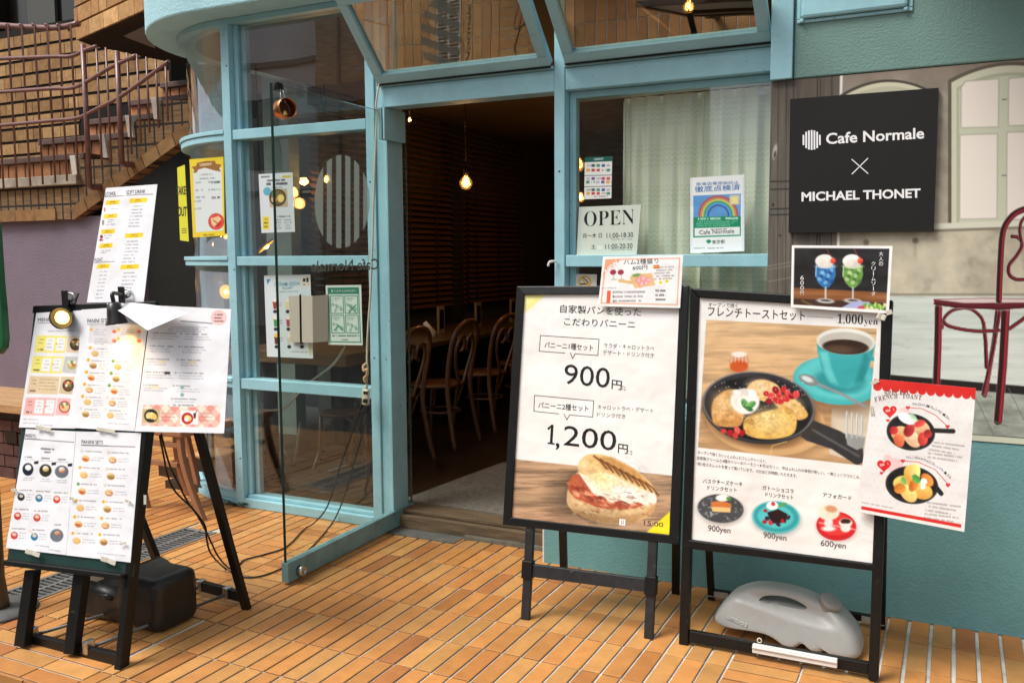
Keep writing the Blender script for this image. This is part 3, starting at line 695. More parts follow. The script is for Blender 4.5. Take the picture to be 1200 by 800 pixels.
# overhanging brick beam
ob = thing('brick_overhang', 'tan brick clad overhang with grey soffit jutting over the stairs', 'overhang', (-6, 5.6, 3.4))
Z = 3.4; c1 = at(92, 48, Z=Z); c2 = at(196, 2, Z=Z); c2 = c1+(c2-c1)*1.25; c3 = at(232, 80, Z=Z); c4 = at(108, 54, Z=Z)
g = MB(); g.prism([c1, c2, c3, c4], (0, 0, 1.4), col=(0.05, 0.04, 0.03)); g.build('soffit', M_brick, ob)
d = (c2-c1); Ld = np.linalg.norm(d); d /= Ld; nn = np.array([d[1], -d[0], 0])
if nn@(CO-c1) < 0: nn = -nn
g = MB(); z = 0
for r in range(9):
    t = -0.1*(r % 2)
    while t < Ld:
        L = random.choice((0.30, 0.30, 0.16)); a0 = max(t, -0.02); a1 = min(t+L-0.008, Ld)
        if a1 > a0:
            p0 = c1+d*a0; p1 = c1+d*a1; zz = np.array([0, 0, z+0.004]); z2 = np.array([0, 0, z+0.128])
            g.hexa([p0+zz, p1+zz, p1+z2, p0+z2], [p0+zz+nn*0.02, p1+zz+nn*0.02, p1+z2+nn*0.02, p0+z2+nn*0.02], col=bcol(1.5))
        t += L
    z += 0.142
g.build('brick_facing', M_brick, ob)
g = MB(); w = [at(145, 43, Z=3.39), at(178, 28, Z=3.39), at(182, 57, Z=3.39)]
g.prism(w, (0, 0, 0.008)); g.build('soffit_panel', mat('grey_soffit', (0.34, 0.33, 0.31), 0.7, 0.1), ob)
# railing
rl = thing('stair_railing', 'maroon painted steel railing bending up along the brick stairway', 'railing', (-7, 5.33, 2.2))
def rp(px, py): return stp(px, py, 5.33)
for pts, r in (([(-30, 149), (0, 147), (60, 141.5), (92, 138), (115, 127), (140, 114), (170, 93), (198, 72)], 0.017),
            ([(-30, 110), (0, 108), (60, 104), (85, 103), (105, 94), (130, 79), (160, 65)], 0.017),
            ([(-30, 71), (0, 69), (60, 66.5), (83, 66), (100, 59), (113, 54.5)], 0.017)):
    g = MB(); g.tube(spline([rp(*p) for p in pts], 6), r, 8); g.build('rail', M_rail, rl)
g = MB(); g.tube(spline([stp(-30, 27, 5.36), stp(0, 30, 5.36), stp(60, 33, 5.36), stp(92, 28, 5.36)], 6), 0.026, 8); g.build('handrail', M_rail, rl)
BARS = [((-7, 28), (8, 221)), ((9, 28), (23, 220)), ((25, 28), (38, 218)), ((40, 28), (52, 216)), ((55, 28), (66.5, 214)), ((69, 28), (80.5, 212)), ((82.5, 28), (94, 210)),
        ((113, 55), (121, 199)), ((124, 56), (131.5, 190)), ((149, 62), (155, 181)), ((160.5, 64), (166, 167)), ((171.5, 67), (176, 156)), ((182.5, 70), (186.5, 150)), ((194, 74), (197, 142))]
for i, (a, b) in enumerate(BARS):
    g = MB(); p0, p1 = rp(*a), rp(*b); p1 = (p0[0], p0[1], p1[2]); pts = [p0, p1]
    if i < 7: pts = [(p0[0]-0.09, p0[1]+0.05, p0[2]-0.035), (p0[0]-0.02, p0[1], p0[2]), p0, p1]
    g.tube(pts, 0.009, 7); g.build('baluster', M_rail, rl)
for a, b in (((97, 52), (108.5, 219)), ((137, 60), (145, 192))):
    g = MB(); p0, p1 = rp(*a), rp(*b); p1 = (p0[0], p0[1], p1[2]); g.tube([p0, p1], 0.022, 12); g.bar(p1, (p1[0], 5.45, p1[2]), 0.038, 0.045); g.build('post', M_rail, rl)

# ------------------------------------------------------------------ across the street (seen only mirrored in the panes)
op = thing('opposite_building', 'brown tiled building with grey plaster wing across the street, mirrored in the panes', 'building', (-12, -9, 0))
g = MB(); g.box(-26, -13.2, -14, -9, -0.2, 9.5); g.build('plaster_wing', mat('grey_plaster', (0.78, 0.77, 0.76), 0.8, 0.2, 0.6), op)
g = MB(); g.box(-13.2, -5.5, -14, -8.6, -0.2, 7.6); g.build('tiled_wing', mat('brown_tiles', (0.52, 0.39, 0.27), 0.6, 0.5, 3, stretch=(1, 1, 6)), op)
g = MB()
for x in (-12.6, -11.6, -10.6, -9.6): g.box(x, x+0.06, -8.6, -8.54, 0, 7.6)
g.box(-13.2, -5.5, -8.6, -8.3, 4.9, 5.3); g.box(-24, -13.2, -9.0, -8.9, 6.0, 6.12); g.box(-24, -13.2, -9.0, -8.9, 3.0, 3.12)
g.build('cornice', M_concrete, op)
for k, (x, z) in enumerate(((-22, 3.6), (-19, 3.6), (-16, 3.6), (-22, 6.6), (-19, 6.6))):
    g = MB(); g.box(x, x+1.4, -9.0, -8.96, z, z+1.7); g.build('window', mat('far_window', (0.05, 0.06, 0.065), 0.1), op)
# ------------------------------------------------------------------ leaning planes of the boards
def plane(x, y, th, al):
    ux = np.array([math.cos(th), math.sin(th), 0]); bk = np.array([-math.sin(th), math.cos(th), 0])
    sl_ = np.array([0, 0, 1])*math.cos(al)+bk*math.sin(al); nn = -bk*math.cos(al)+np.array([0, 0, 1])*math.sin(al)
    return np.array([x, y, 0.]), ux, sl_, nn
B1 = plane(-1.6681, 3.2442, 0.0817, 0.1678)
B2 = plane(-0.9129, 3.3058, -0.0197, 0.0676)
B3 = plane(-3.1979, 2.1537, 0.1011, 0.2151)
def pp(B, px, py, d=0.0):
    return Sheet(B[0], B[3]).P(px, py, d)
def us(B, u, s, d=0.0): return B[0]+B[1]*u+B[2]*s+B[3]*d
def frame_bar(mb, B, q0, q1, d0, d1):
    """solid from picture quad points on plane B, between depth d0 and d1"""
    a = [pp(B, *p, d=0) for p in q0]
    mb.hexa([p+B[3]*d0 for p in a], [p+B[3]*d1 for p in a])
INK = (38, 32, 34); WHT = (240, 237, 232)
def sm(P, k=4): return [(q[0], q[1]) for q in spline([(a, b_, 0) for a, b_ in P], k, closed=True)]
def grain(p, sc=1.0, seed=0, k=0.35, rot=0.0):
    """printed wood grain"""
    n = p.noise(90*sc, 7*sc, 4, seed); m = p.noise(40*sc, 2.2*sc, 3, seed+3)
    p.tone(1.0-k*0.7*np.clip((n-0.42)*3, 0, 1)-k*0.5*np.clip((m-0.55)*4, 0, 1)); return p

# ================================================================== panini sign stand
st1 = thing('sign_stand', 'black metal sign stand whose poster shows a grilled panini and 900円 price', 'sign stand', us(B1, 0.37, 0.0))
O1 = [(606.5, 335.8), (808, 335), (796.5, 637.5), (590, 614)]
I1 = [(615, 345.5), (797, 345), (784.8, 626), (600, 605.5)]
UP1 = (16.5, -278)
for k, nm in enumerate(('frame_bar',)*4):
    j = (k+1) % 4; g = MB()
    a = [pp(B1, *O1[k]), pp(B1, *O1[j]), pp(B1, *I1[j]), pp(B1, *I1[k])]
    g.hexa([p-B1[3]*0.022 for p in a], [p+B1[3]*0.012 for p in a]); g.build(nm, M_grey_black if k == 0 else M_black, st1, bevel=0.003)
g = MB(); a = [pp(B1, *p) for p in I1]; g.hexa([p-B1[3]*0.012 for p in a], [p-B1[3]*0.004 for p in a]); g.build('backing_board', M_white, st1)
def art1(p):
    n = p.noise(60, 40, 3, 2); p.tone(0.975+0.035*n)
    # wood table of the photograph on the poster
    e = (p.x-602)*0.105+537
    w = np.clip((p.y-e)/1.2, 0, 1)
    p.put(w, (196, 158, 122)); q = Paint(p.x, p.y, (255, 255, 255))
    n1 = q.noise(70, 5, 4, 5); n2 = q.noise(26, 1.6, 3, 8)
    p.tone(1.0-0.32*np.clip((n1-0.4)*2.6, 0, 1)-0.22*np.clip((n2-0.55)*4, 0, 1), w)
    sh = np.clip(1-np.hypot((p.x-676)/45, (p.y-582)/34), 0, 1)*w; p.tone(1-0.55*sh)
    p.put(np.clip((p.y-594)/18, 0, 1)*w*0.3*np.clip((700-p.x)/60, 0, 1), (240, 170, 130))
    # the panini
    p.poly(sm([(664, 586), (668, 566), (682, 550), (720, 547), (756, 566), (768, 580), (767, 596), (757, 606), (735, 613.5), (708, 612.5), (686, 606), (671, 598)]), (222, 186, 134), 1.6)
    q = p.noise(7, 5, 3, 4)
    p.poly([(669, 596), (690, 601), (720, 606), (757, 600), (768, 590), (766, 600), (744, 612), (706, 612), (684, 606)], (196, 150, 96), 2.5, 0.7)
    p.poly(sm([(665, 569), (671, 557), (680, 556), (690, 568), (701, 578), (720, 584), (738, 587), (752, 585), (756, 590), (740, 596), (718, 596), (700, 594), (686, 588), (672, 582)]), (188, 96, 64), 1.5)
    for i in range(26):
        a = i/25; x = 669+a*82; y = 571+15*math.sin(a*2.2)+(i*7 % 5-2)*2.0
        p.ell(x, y, 5.5, 2.6, ((214, 122, 86), (168, 70, 48), (236, 166, 130), (140, 58, 40))[i % 4], rot=20+(i*37 % 50), soft=1.4, a=0.9)
    p.poly(sm([(679, 551), (700, 547), (736, 559), (764, 574), (769, 588), (757, 592), (748, 588), (738, 590), (728, 586), (716, 588), (706, 581), (697, 579), (688, 568)]), (247, 240, 220), 1.6)
    p.ell(712, 566, 24, 9, (250, 232, 176), 18, 6, 0.8); p.ell(735, 577, 20, 7, (252, 248, 236), 16, 4, 0.9); p.ell(700, 557, 14, 6, (238, 214, 150), 18, 4, 0.7)
    p.poly(sm([(678, 552), (679, 541), (686, 533.5), (698, 531.5), (716, 535), (742, 548), (760, 563), (768, 574), (766, 577), (750, 572), (728, 561), (706, 553), (688, 556)]), (230, 192, 128), 1.6)
    p.poly([(697, 535), (716, 536), (742, 549), (758, 563), (764, 572), (748, 568), (728, 556), (708, 548)], (204, 148, 80), 3, 0.75)
    for i in range(9):
        x0 = 697+i*7.6; y0 = 534+i*3.9; p.line([(x0-1, y0), (x0+7, y0+6), (x0+14, y0+15)], 2.0, (104, 58, 28), 1.5, 0.85)
    p.ell(684, 545, 6, 7, (240, 214, 160), 20, 4, 0.8)
    for i in range(40):
        x = 672+(i*53 % 92); y = 580+(i*29 % 24); p.ell(x, y, 2.2, 1.3, (150, 66, 44) if i % 3 else (240, 214, 170), 30, 1.2, 0.35)
    pm = np.clip(1-np.hypot((p.x-716)/54, (p.y-574)/44), 0, 1)**0.25; p.tone(0.80+0.36*p.noise(3.0, 2.4, 3, 21), pm*0.9); p.tone(0.88+0.2*p.noise(9, 6, 3, 23), pm)
    p.tone(1-0.35*np.clip((p.y-(588+(p.x-676)*0.19))/16, 0, 1), pm); p.tone(1-0.25*np.clip((674-p.x)/12, 0, 1), pm)
    for i in range(30): p.line([(672+(i*31 % 80), 574+(i*17 % 26)), (676+(i*31 % 80)+(i % 3)*2, 576+(i*17 % 26))], 0.9, (250, 222, 190) if i % 2 else (110, 36, 26), 0.8, 0.55)
    for i in range(5): p.ell(700+i*12, 549+i*6.4, 5, 2.2, (244, 218, 164), 38, 2.5, 0.5)
    # yellow corners
    p.poly([(615, 345), (641, 345), (615, 367)], (240, 232, 150), 1.0); p.poly([(785, 599), (774, 609), (757, 624), (785, 628)], (246, 226, 40), 1.0)
    for x0, y0, x1, y1 in ((728, 455, 733, 457), (735, 530.5, 741, 532)): p.greek(x0, y0-3, x1, y1-3, 2, INK, 0.6); p.greek(x0, y0, x1, y1, 2, INK, 0.6)
s = Sheet(B1[0], B1[3]); s.paper(I1, WHT)
s.picture(I1, art1, 0.72, WHT)
T = lambda *a, **k: s.text(*a, up=k.pop('up', UP1), **k)
T('自家製パンを使った', (656.3, 366.4), (751, 370.6), 9.6, bold=0.004); T('こだわりパニーニ', (661, 380.8), (744, 384.6), 8.6, bold=0.004)
for q in ([(633.4, 393), (702, 397.5), (700.6, 416.4), (674, 414.4)], [(662, 413.6), (632, 411.4), (633.4, 393)], [(668.5, 413.2), (671, 420), (674, 414.4)]): s.seg(q, 0.8, (60, 50, 54))
for q in ([(626.5, 463), (695.8, 469.5), (694.6, 488.4), (667.5, 486)], [(655, 484.7), (625.6, 481.6), (626.5, 463)], [(661, 485), (664.4, 491.5), (667.5, 486)]): s.seg(q, 0.8, (60, 50, 54))
T('パニーニ1種セット', (638, 407.6), (695, 411.2), 7.4, bold=0.006); T('パニーニ2種セット', (630.6, 478), (689.5, 482.3), 7.4, bold=0.006)
GR = (96, 90, 92)
T('サラダ・キャロットラペ', (707.5, 407.2), (766.5, 411.2), 5.8, col=GR); T('デザート・ドリンク付き', (706.5, 415.2), (766, 419.4), 5.8, col=GR)
T('キャロットラペ・デザート', (700.5, 479.4), (765.4, 484), 5.8, col=GR); T('ドリンク付き', (699.6, 488), (732.6, 490.6), 5.6, col=GR)
T('900', (660.6, 449.6), (714, 454.8), 23.5, bold=0.0); T('円', (716.6, 455.6), (728.4, 457.2), 11, bold=0.01)
T('1', (640.6, 519.6), (650, 520.8), 23, serif=True); T(',', (651, 526.6), (655.4, 527), 8, bold=0.02); T('200', (660, 521.4), (721.5, 528.4), 23.4, bold=0.0); T('円', (724, 530.4), (735.4, 532), 11, bold=0.01)
s.poly([(726, 607.5), (733, 608.3), (732.6, 615.6), (725.6, 614.8)], (244, 242, 238)); s.seg([(728.6, 609.5), (728.4, 613.5)], 1, (150, 120, 50)); s.seg([(730.6, 609.7), (730.4, 613.7)], 1, (150, 120, 50))
T('15:00', (754.6, 614.6), (777, 617.4), 5.4, col=(70, 54, 40))
s.build('poster', M_lam, st1)
UB, SB = 0.1185, 0.6374
for u in (UB, SB):
    g = MB(); g.bar(us(B1, u, 0.0, -0.005), us(B1, u, 0.385, -0.005), 0.036, 0.026, up=B1[3]); g.build('leg', M_grey_black, st1, bevel=0.003)
g = MB(); g.bar(us(B1, UB+0.019, 0.205, -0.004), us(B1, SB-0.019, 0.205, -0.004), 0.024, 0.052, up=B1[2]); g.build('stretcher', M_grey_black, st1, bevel=0.003)
for u in (UB, SB):
    g = MB(); g.bar(us(B1, u, 0.170, -0.003), us(B1, u, 0.244, -0.003), 0.046, 0.042, up=B1[3]); g.build('clamp', M_black, st1, bevel=0.004)
for (fx, fy), u in (((661, 676), 0.20), ((792, 695), 0.70)):
    p = at(fx, fy, Z=0.0); g = MB(); g.bar(p, us(B1, u, 1.0, -0.03), 0.034, 0.024, up=B1[3]); g.build('rear_leg', M_black, st1, bevel=0.003)
g = MB(); g.bar(us(B1, 0.20, 1.0, -0.036), us(B1, 0.70, 1.0, -0.036), 0.02, 0.04, up=B1[2]); g.build('hinge_bar', M_black, st1)

# ================================================================== French toast sign stand
st2 = thing('sign_stand', 'black metal sign stand whose poster shows a French toast skillet and teal coffee cup', 'sign stand', us(B2, 0.36, 0.0))
O2 = [(809.5, 337.5), (1047, 352), (1032.6, 669), (799, 641)]
I2 = [(820.3, 349), (1033, 362.5), (1022.6, 659.3), (808.2, 631.2)]
UP2 = (10, -270)
def bar2(q, d0=-0.024, d1=0.012, nm='frame_bar', m=M_black, bev=0.005):
    g = MB(); a = [pp(B2, *p) for p in q]; g.hexa([p+B2[3]*d0 for p in a], [p+B2[3]*d1 for p in a]); g.build(nm, m, st2, bevel=bev)
bar2([O2[0], O2[1], I2[1], I2[0]]); bar2([I2[3], I2[2], (1032.6, 669), (799.5, 641)])
bar2([O2[0], I2[0], (808.2, 641.5), (806.4, 755.6), (796, 755.4)], nm='side_post') if False else None
def quadbar(a, b, c, d, nm, d0=-0.024, d1=0.010, bev=0.004): bar2([a, b, c, d], d0, d1, nm, M_black, bev)
quadbar((809.5, 337.8), (819.9, 349.5), (806.6, 755.6), (796, 754.6), 'side_post')
quadbar((1033.4, 362.9), (1046.6, 352.8), (1029.2, 797), (1017.4, 795.4), 'side_post')
quadbar((807.5, 738), (1018.5, 776), (1018, 790), (806.8, 751.5), 'bottom_rail', -0.022, 0.004)
g = MB(); a = [pp(B2, *p) for p in I2]; g.hexa([p-B2[3]*0.014 for p in a], [p-B2[3]*0.004 for p in a]); g.build('backing_board', M_white, st2)
RL = [at(834, 702, Z=0), at(1033, 736, Z=0)]
for p, u in zip(RL, (0.02, 0.70)):
    g = MB(); g.bar(p, us(B2, u, 1.25, -0.03), 0.028, 0.024, up=B2[3]); g.build('rear_leg', M_black, st2, bevel=0.003)
g = MB(); g.bar(RL[0]+(0, -0.002, 0.035), RL[1]+(0, -0.002, 0.035), 0.022, 0.03); g.build('rear_rail', M_black, st2, bevel=0.003)
for p, sgn in zip(RL, (1, -1)):
    g = MB(); y = p[1]-0.016; g.box(p[0]-0.012, p[0]+0.012, y-0.004, y, 0.02, 0.10); g.box(*sorted((p[0]+sgn*0.012, p[0]+sgn*0.075)), y-0.004, y, 0.022, 0.046)
    g.build('corner_bracket', mat('zinc_bracket', (0.42, 0.40, 0.34), 0.45, 0.2, 20), st2)
def berries(p, pts, r, cols):
    for i, (x, y) in enumerate(pts): p.ell(x, y, r*(0.8+0.4*((i*7) % 5)/5), r*(0.7+0.3*((i*3) % 4)/4), cols[i % len(cols)], i*31, 0.9)
def art2(p):
    n = p.noise(60, 40, 3, 2); p.tone(0.975+0.035*n)
    Q = [(827.6, 374.6), (1027.6, 385), (1013.5, 545.4), (818, 524)]
    al = np.zeros(p.x.shape); z = Paint(p.x, p.y, (0, 0, 0)); z.poly(Q, (1, 1, 1), 0.8); al = z.c[..., 0]
    f = Paint(p.x, p.y, (222, 182, 134)); grain(f, 1.0, 3, 0.28)
    f.put(np.clip((f.y-420)/110, 0, 1)*0.35, (190, 146, 100)); f.put(np.clip((430-f.y)/60, 0, 1)*np.clip((960-f.x)/80, 0, 1)*0.3, (244, 214, 170))
    f.poly([(975, 478), (1022, 470), (1020, 545), (972, 532)], (214, 200, 176), 2)
    f.ell(898, 497, 72, 40, (120, 84, 52), 8, 14, 0.5); f.ell(897, 493, 71, 40, (212, 170, 118), 8, 2); f.ell(897, 490, 66, 35, (196, 150, 98), 8, 3)
    # saucer and cup
    f.ell(985, 458, 54, 27, (110, 74, 46), 6, 14, 0.6); f.ell(981, 446, 51.5, 28, (70, 178, 178), 6, 1.4); f.ell(980, 443, 47, 24, (96, 200, 198), 6, 5, 0.8); f.ell(984, 447, 30, 14, (44, 140, 142), 6, 5, 0.9)
    f.poly([(957.5, 402), (958, 412), (963, 432), (969, 446), (978, 453), (994, 455), (1008, 450), (1016, 436), (1023, 416), (1025.5, 402)], (56, 166, 168), 1.4)
    f.poly([(960, 412), (966, 434), (973, 448), (982, 450), (974, 430), (970, 412)], (120, 210, 208), 4, 0.7); f.poly([(1012, 414), (1023, 410), (1012, 446), (1002, 450)], (36, 126, 130), 5, 0.7)
    f.ring(1025, 413, 7, 8, 4, (52, 158, 160)); f.ell(991.5, 400, 34.5, 15.5, (226, 226, 216), 3, 1.2); f.ell(991.5, 402, 31.5, 13, (190, 186, 174), 3, 1.6); f.ell(991, 406.5, 27, 8.8, (52, 34, 24), 3, 1.2); f.ell(985, 409, 17, 4.5, (112, 86, 66), 3, 4, 0.6)
    f.line([(955, 448), (985, 461), (1014, 476)], 3.2, (140, 146, 146), 1.2); f.ell(947.5, 445, 12, 6, (126, 134, 132), 22, 1.2); f.ell(946, 444, 7, 3, (216, 224, 222), 22, 2)
    # syrup jar
    f.ell(866.5, 434, 15, 4, (140, 100, 60), 0, 5, 0.5); f.ell(866, 424, 11.5, 13, (206, 150, 110), 0, 1.4); f.ell(866, 429, 10.5, 7, (198, 84, 30), 0, 2); f.ell(866, 415, 8.5, 3.5, (236, 226, 214), 0, 1.5)
    for i in range(5): f.line([(858+i*4, 414), (857+i*4.4, 424)], 0.8, (250, 244, 236), 0.8, 0.6)
    # skillet
    f.poly([(938, 511), (953, 492), (985, 505), (1011, 521), (1012.5, 541), (1004, 545), (975, 526), (945, 516)], (52, 50, 50), 1.6); f.line([(952, 503), (1006, 534)], 2.5, (110, 108, 106), 2, 0.7)
    f.ell(890, 482, 67, 42, (70, 48, 34), 7, 8, 0.6); f.ell(889, 478, 66, 41.5, (50, 49, 50), 7, 1.4); f.ring(889, 476, 65, 40, 1.6, (120, 118, 116), 7, 0.8); f.ell(889, 479, 61, 37.5, (30, 29, 30), 7, 1.6)
    q = f.noise(9, 6, 4, 7)
    def toast(pts, c, hi):
        pts = sm(pts); f.poly(pts, c, 1.8); P = np.array(pts); m = P.mean(0); r = np.ptp(P, axis=0)/2
        f.ell(m[0]-r[0]*0.15, m[1]-r[1]*0.25, r[0]*0.66, r[1]*0.6, hi, 10, r[1]*0.9, 0.75)
    toast([(875, 455), (884, 446), (898, 445), (912, 452), (915, 464), (900, 470), (880, 466)], (222, 178, 112), (246, 222, 176))
    toast([(834, 488), (835, 472), (843, 462), (855, 456), (870, 460), (873, 478), (868, 498), (850, 500), (838, 497)], (208, 150, 84), (244, 210, 150))
    toast([(905, 468), (922, 463), (938, 473), (947, 486), (936, 492), (918, 482)], (224, 176, 98), (244, 212, 150))
    toast([(872, 492), (884, 485), (906, 480), (922, 476), (933, 488), (931, 506), (916, 513), (893, 514), (874, 508)], (228, 184, 96), (246, 222, 156))
    tm = np.clip(1-np.hypot((f.x-889)/58, (f.y-480)/35), 0, 1)**0.2; f.tone(0.84+0.30*q, tm); f.tone(0.82+0.34*f.noise(2.6, 2.2, 3, 31), tm)
    n5 = f.noise(12, 9, 3, 33); f.put(tm*np.clip((n5-0.58)*5, 0, 1)*0.5*(f.c[..., 0] > 150), (150, 92, 44))
    f.ell(873, 470, 17, 15, (246, 242, 232), 10, 2.5); 
    for i in range(14): f.ell(862+(i*17 % 24), 460+(i*11 % 22), 4.5, 3.6, (255, 253, 246) if i % 3 else (222, 214, 200), i*20, 1.8, 0.8)
    berries(f, [(898, 461), (904, 464), (909, 457), (913, 463), (918, 456), (923, 460), (928, 464), (921, 467), (909, 469), (933, 462), (901, 470), (915, 470)], 4.4, [(190, 36, 44), (222, 74, 72), (150, 22, 34), (206, 52, 52)])
    berries(f, [(848, 505), (856, 507), (864, 504), (862, 510), (870, 507)], 4.2, [(206, 60, 54), (168, 30, 38), (226, 96, 84)])
    f.ell(873, 473, 6.4, 3.8, (58, 124, 58), 62, 1.2, hi=(120, 180, 100)); f.ell(880, 474, 6.4, 3.8, (66, 136, 62), -28, 1.2, hi=(136, 192, 112)); f.ell(878, 479, 4.6, 2.6, (48, 108, 50), 20, 1.2)
    for i in range(110): f.ell(836+(i*61 % 108), 447+(i*37 % 44), 0.8, 0.8, (252, 248, 240), 0, 0.8, 0.45)
    # fork
    f.poly([(990, 507), (1014, 512), (1012, 524), (1004, 527), (993, 521)], (150, 150, 146), 1.4)
    for i in range(4): f.line([(992.5+i*6, 482+i*1.2), (992+i*6, 512)], 2.4, (178, 180, 178), 1.0); f.line([(991.9+i*6, 483+i*1.2), (991.4+i*6, 508)], 0.7, (236, 238, 236), 0.7)
    f.line([(901, 540), (905, 522), (922, 517)], 0.9, (226, 210, 130), 0.8, 0.8)
    p.c = p.c*(1-al[..., None])+f.c*al[..., None]
    p.line([(946, 370.6), (976, 372.4)], 0.7, (120, 110, 112))
    # three desserts
    p.ell(845, 598, 28, 17.5, (150, 146, 140), 6, 6, 0.6); p.ell(844.5, 595.5, 27, 16.6, (74, 76, 78), 6, 1.2); q = p.noise(3.2, 2.6, 2, 5)
    w = np.clip(1-np.hypot((p.x-844.5)/26, (p.y-596)/16), 0, 1)**0.3; p.put(w*np.clip((q-0.6)*5, 0, 1)*0.8, (214, 214, 212))
    p.poly([(833, 588), (846, 586), (857, 590), (856, 598), (834, 597)], (206, 120, 62), 1.0); p.poly([(834, 593.5), (856, 594.5), (856, 600), (835, 599)], (232, 196, 130), 1.0); p.ell(847, 583, 8, 4, (248, 246, 240), 0, 1.4); p.ell(854, 584, 3, 2, (90, 150, 70), 20, 1)
    p.ell(910, 608.5, 29, 19.5, (150, 160, 156), 6, 6, 0.6); p.ell(909.5, 605.7, 28.3, 19, (52, 158, 162), 6, 1.2); p.ell(909, 605, 21, 13.5, (84, 190, 190), 6, 2); p.ring(909.5, 605.4, 27.3, 18, 1, (150, 222, 220), 6, 0.7)
    p.poly([(899, 600), (912, 596), (923, 602), (921, 612), (904, 613)], (42, 26, 24), 1.2); p.ell(905, 592, 7, 5, (244, 240, 236), 0, 1.5); berries(p, [(897, 598), (899, 607), (903, 612), (917, 610), (924, 606), (906, 590), (896, 611), (912, 614)], 2.8, [(176, 28, 42), (60, 30, 60), (206, 50, 56)]); p.ell(917, 591, 5, 2, (90, 160, 80), -20, 1)
    p.ell(980.5, 618, 24, 17, (170, 150, 146), 6, 6, 0.6); p.ell(980, 616, 23.4, 17, (206, 36, 40), 6, 1.2); p.ell(979, 614, 19, 13, (226, 62, 60), 6, 2); p.line([(960, 612), (1002, 620)], 1.6, (232, 180, 176), 1.2, 0.8)
    p.ell(971, 600, 13, 9, (238, 228, 206), 0, 1.6); p.ell(974, 596, 7, 4, (196, 120, 70), 10, 2, 0.7); p.ell(971, 612, 5, 6, (230, 226, 220), 0, 2); p.ell(971, 619, 8, 3, (240, 236, 232), 0, 2); p.ell(991, 612, 8, 5, (236, 228, 216), 0, 1.4); p.ell(991, 610.4, 6, 3, (60, 36, 26), 0, 1.2); p.ell(991, 618, 6, 5, (240, 232, 222), 0, 2)
    for i in range(7):
        y = 560+i*14+6*math.sin(i); p.line([(1008+i % 3*3, y+20), (1022, y+24)], 1.4, (214, 206, 200), 2.5, 0.5)
s = Sheet(B2[0], B2[3]); s.paper(I2, WHT); s.picture(I2, art2, 0.72, WHT)
T = lambda *a, **k: s.text(*a, up=k.pop('up', UP2), **k)
T('オープンで焼く', (830, 359.2), (864.5, 360.6), 5, col=(90, 84, 86)); T('フレンチトーストセット', (829.4, 370.4), (943.4, 375.8), 11, bold=0.004)
T('1,000', (981, 380), (1011, 381.4), 12.6, serif=True, bold=-0.006); T('yen', (1012.4, 382), (1028.6, 382.6), 7.6, serif=True, bold=-0.008)
SM = (84, 76, 76)
T('オープンで焼くカリッとふわふわフレンチトースト。', (817.6, 531.6), (898, 542.4), 4.2, col=SM); T('自家製クリームと4種のベリーのハーモニー♫ 外はカリッ、中はふわふわの食感が新しい。一晩じっくりつけこみ、', (817, 538.2), (1008, 561), 4.2, col=SM)
T('1枚1枚スキレットを使って焼いています。15分ほどお時間いただきます。', (816.8, 545), (934, 559.4), 4.2, col=SM)
T('バスクチーズケーキ', (823.8, 565.6), (870, 569.6), 5.4, bold=0.004); T('ドリンクセット', (829, 573.4), (863.4, 576.6), 5.2, bold=0.004)
T('ガトーショコラ', (893.4, 573.4), (930, 577.8), 5.2, bold=0.004); T('ドリンクセット', (897, 581.4), (929.6, 585.2), 5.2, bold=0.004); T('アフォガード', (964, 582), (998, 586), 5.4, bold=0.004)
T('900yen', (829.6, 623.6), (856, 626.6), 9, col=SM, bold=0.006); T('900yen', (894.4, 631.6), (921.6, 635.4), 9, col=SM, bold=0.006); T('600yen', (961.6, 641), (991.2, 644.6), 9, col=SM, bold=0.006)
s.build('poster', M_lam, st2)
# white bar clipped to the stand's lower rail
wb = thing('plastic_bar', 'white ribbed plastic bar fixed on the lower rail of the French toast stand', 'plastic bar', pp(B2, 932, 772))
g = MB(); a0, a1 = pp(B2, 883, 757, 0.014), pp(B2, 982, 775, 0.014)
g.bar(a0, a1, 0.016, 0.034, up=B2[2]); g.build('strip', M_white, wb, bevel=0.003)
g = MB(); g.bar(a0+B2[3]*0.012+B2[2]*0.006, a1+B2[3]*0.012+B2[2]*0.006, 0.006, 0.007, up=B2[2]); g.build('rib', M_white, wb, bevel=0.002)
g = MB(); c = pp(B2, 890, 750, 0.0); g.tube([c+B2[2]*0.004*math.sin(t)*2.2+B2[1]*0.008*math.cos(t) for t in np.linspace(0, 2*math.pi, 13)[:-1]], 0.0025, 6, closed=True); g.build('loop', M_cream, wb)

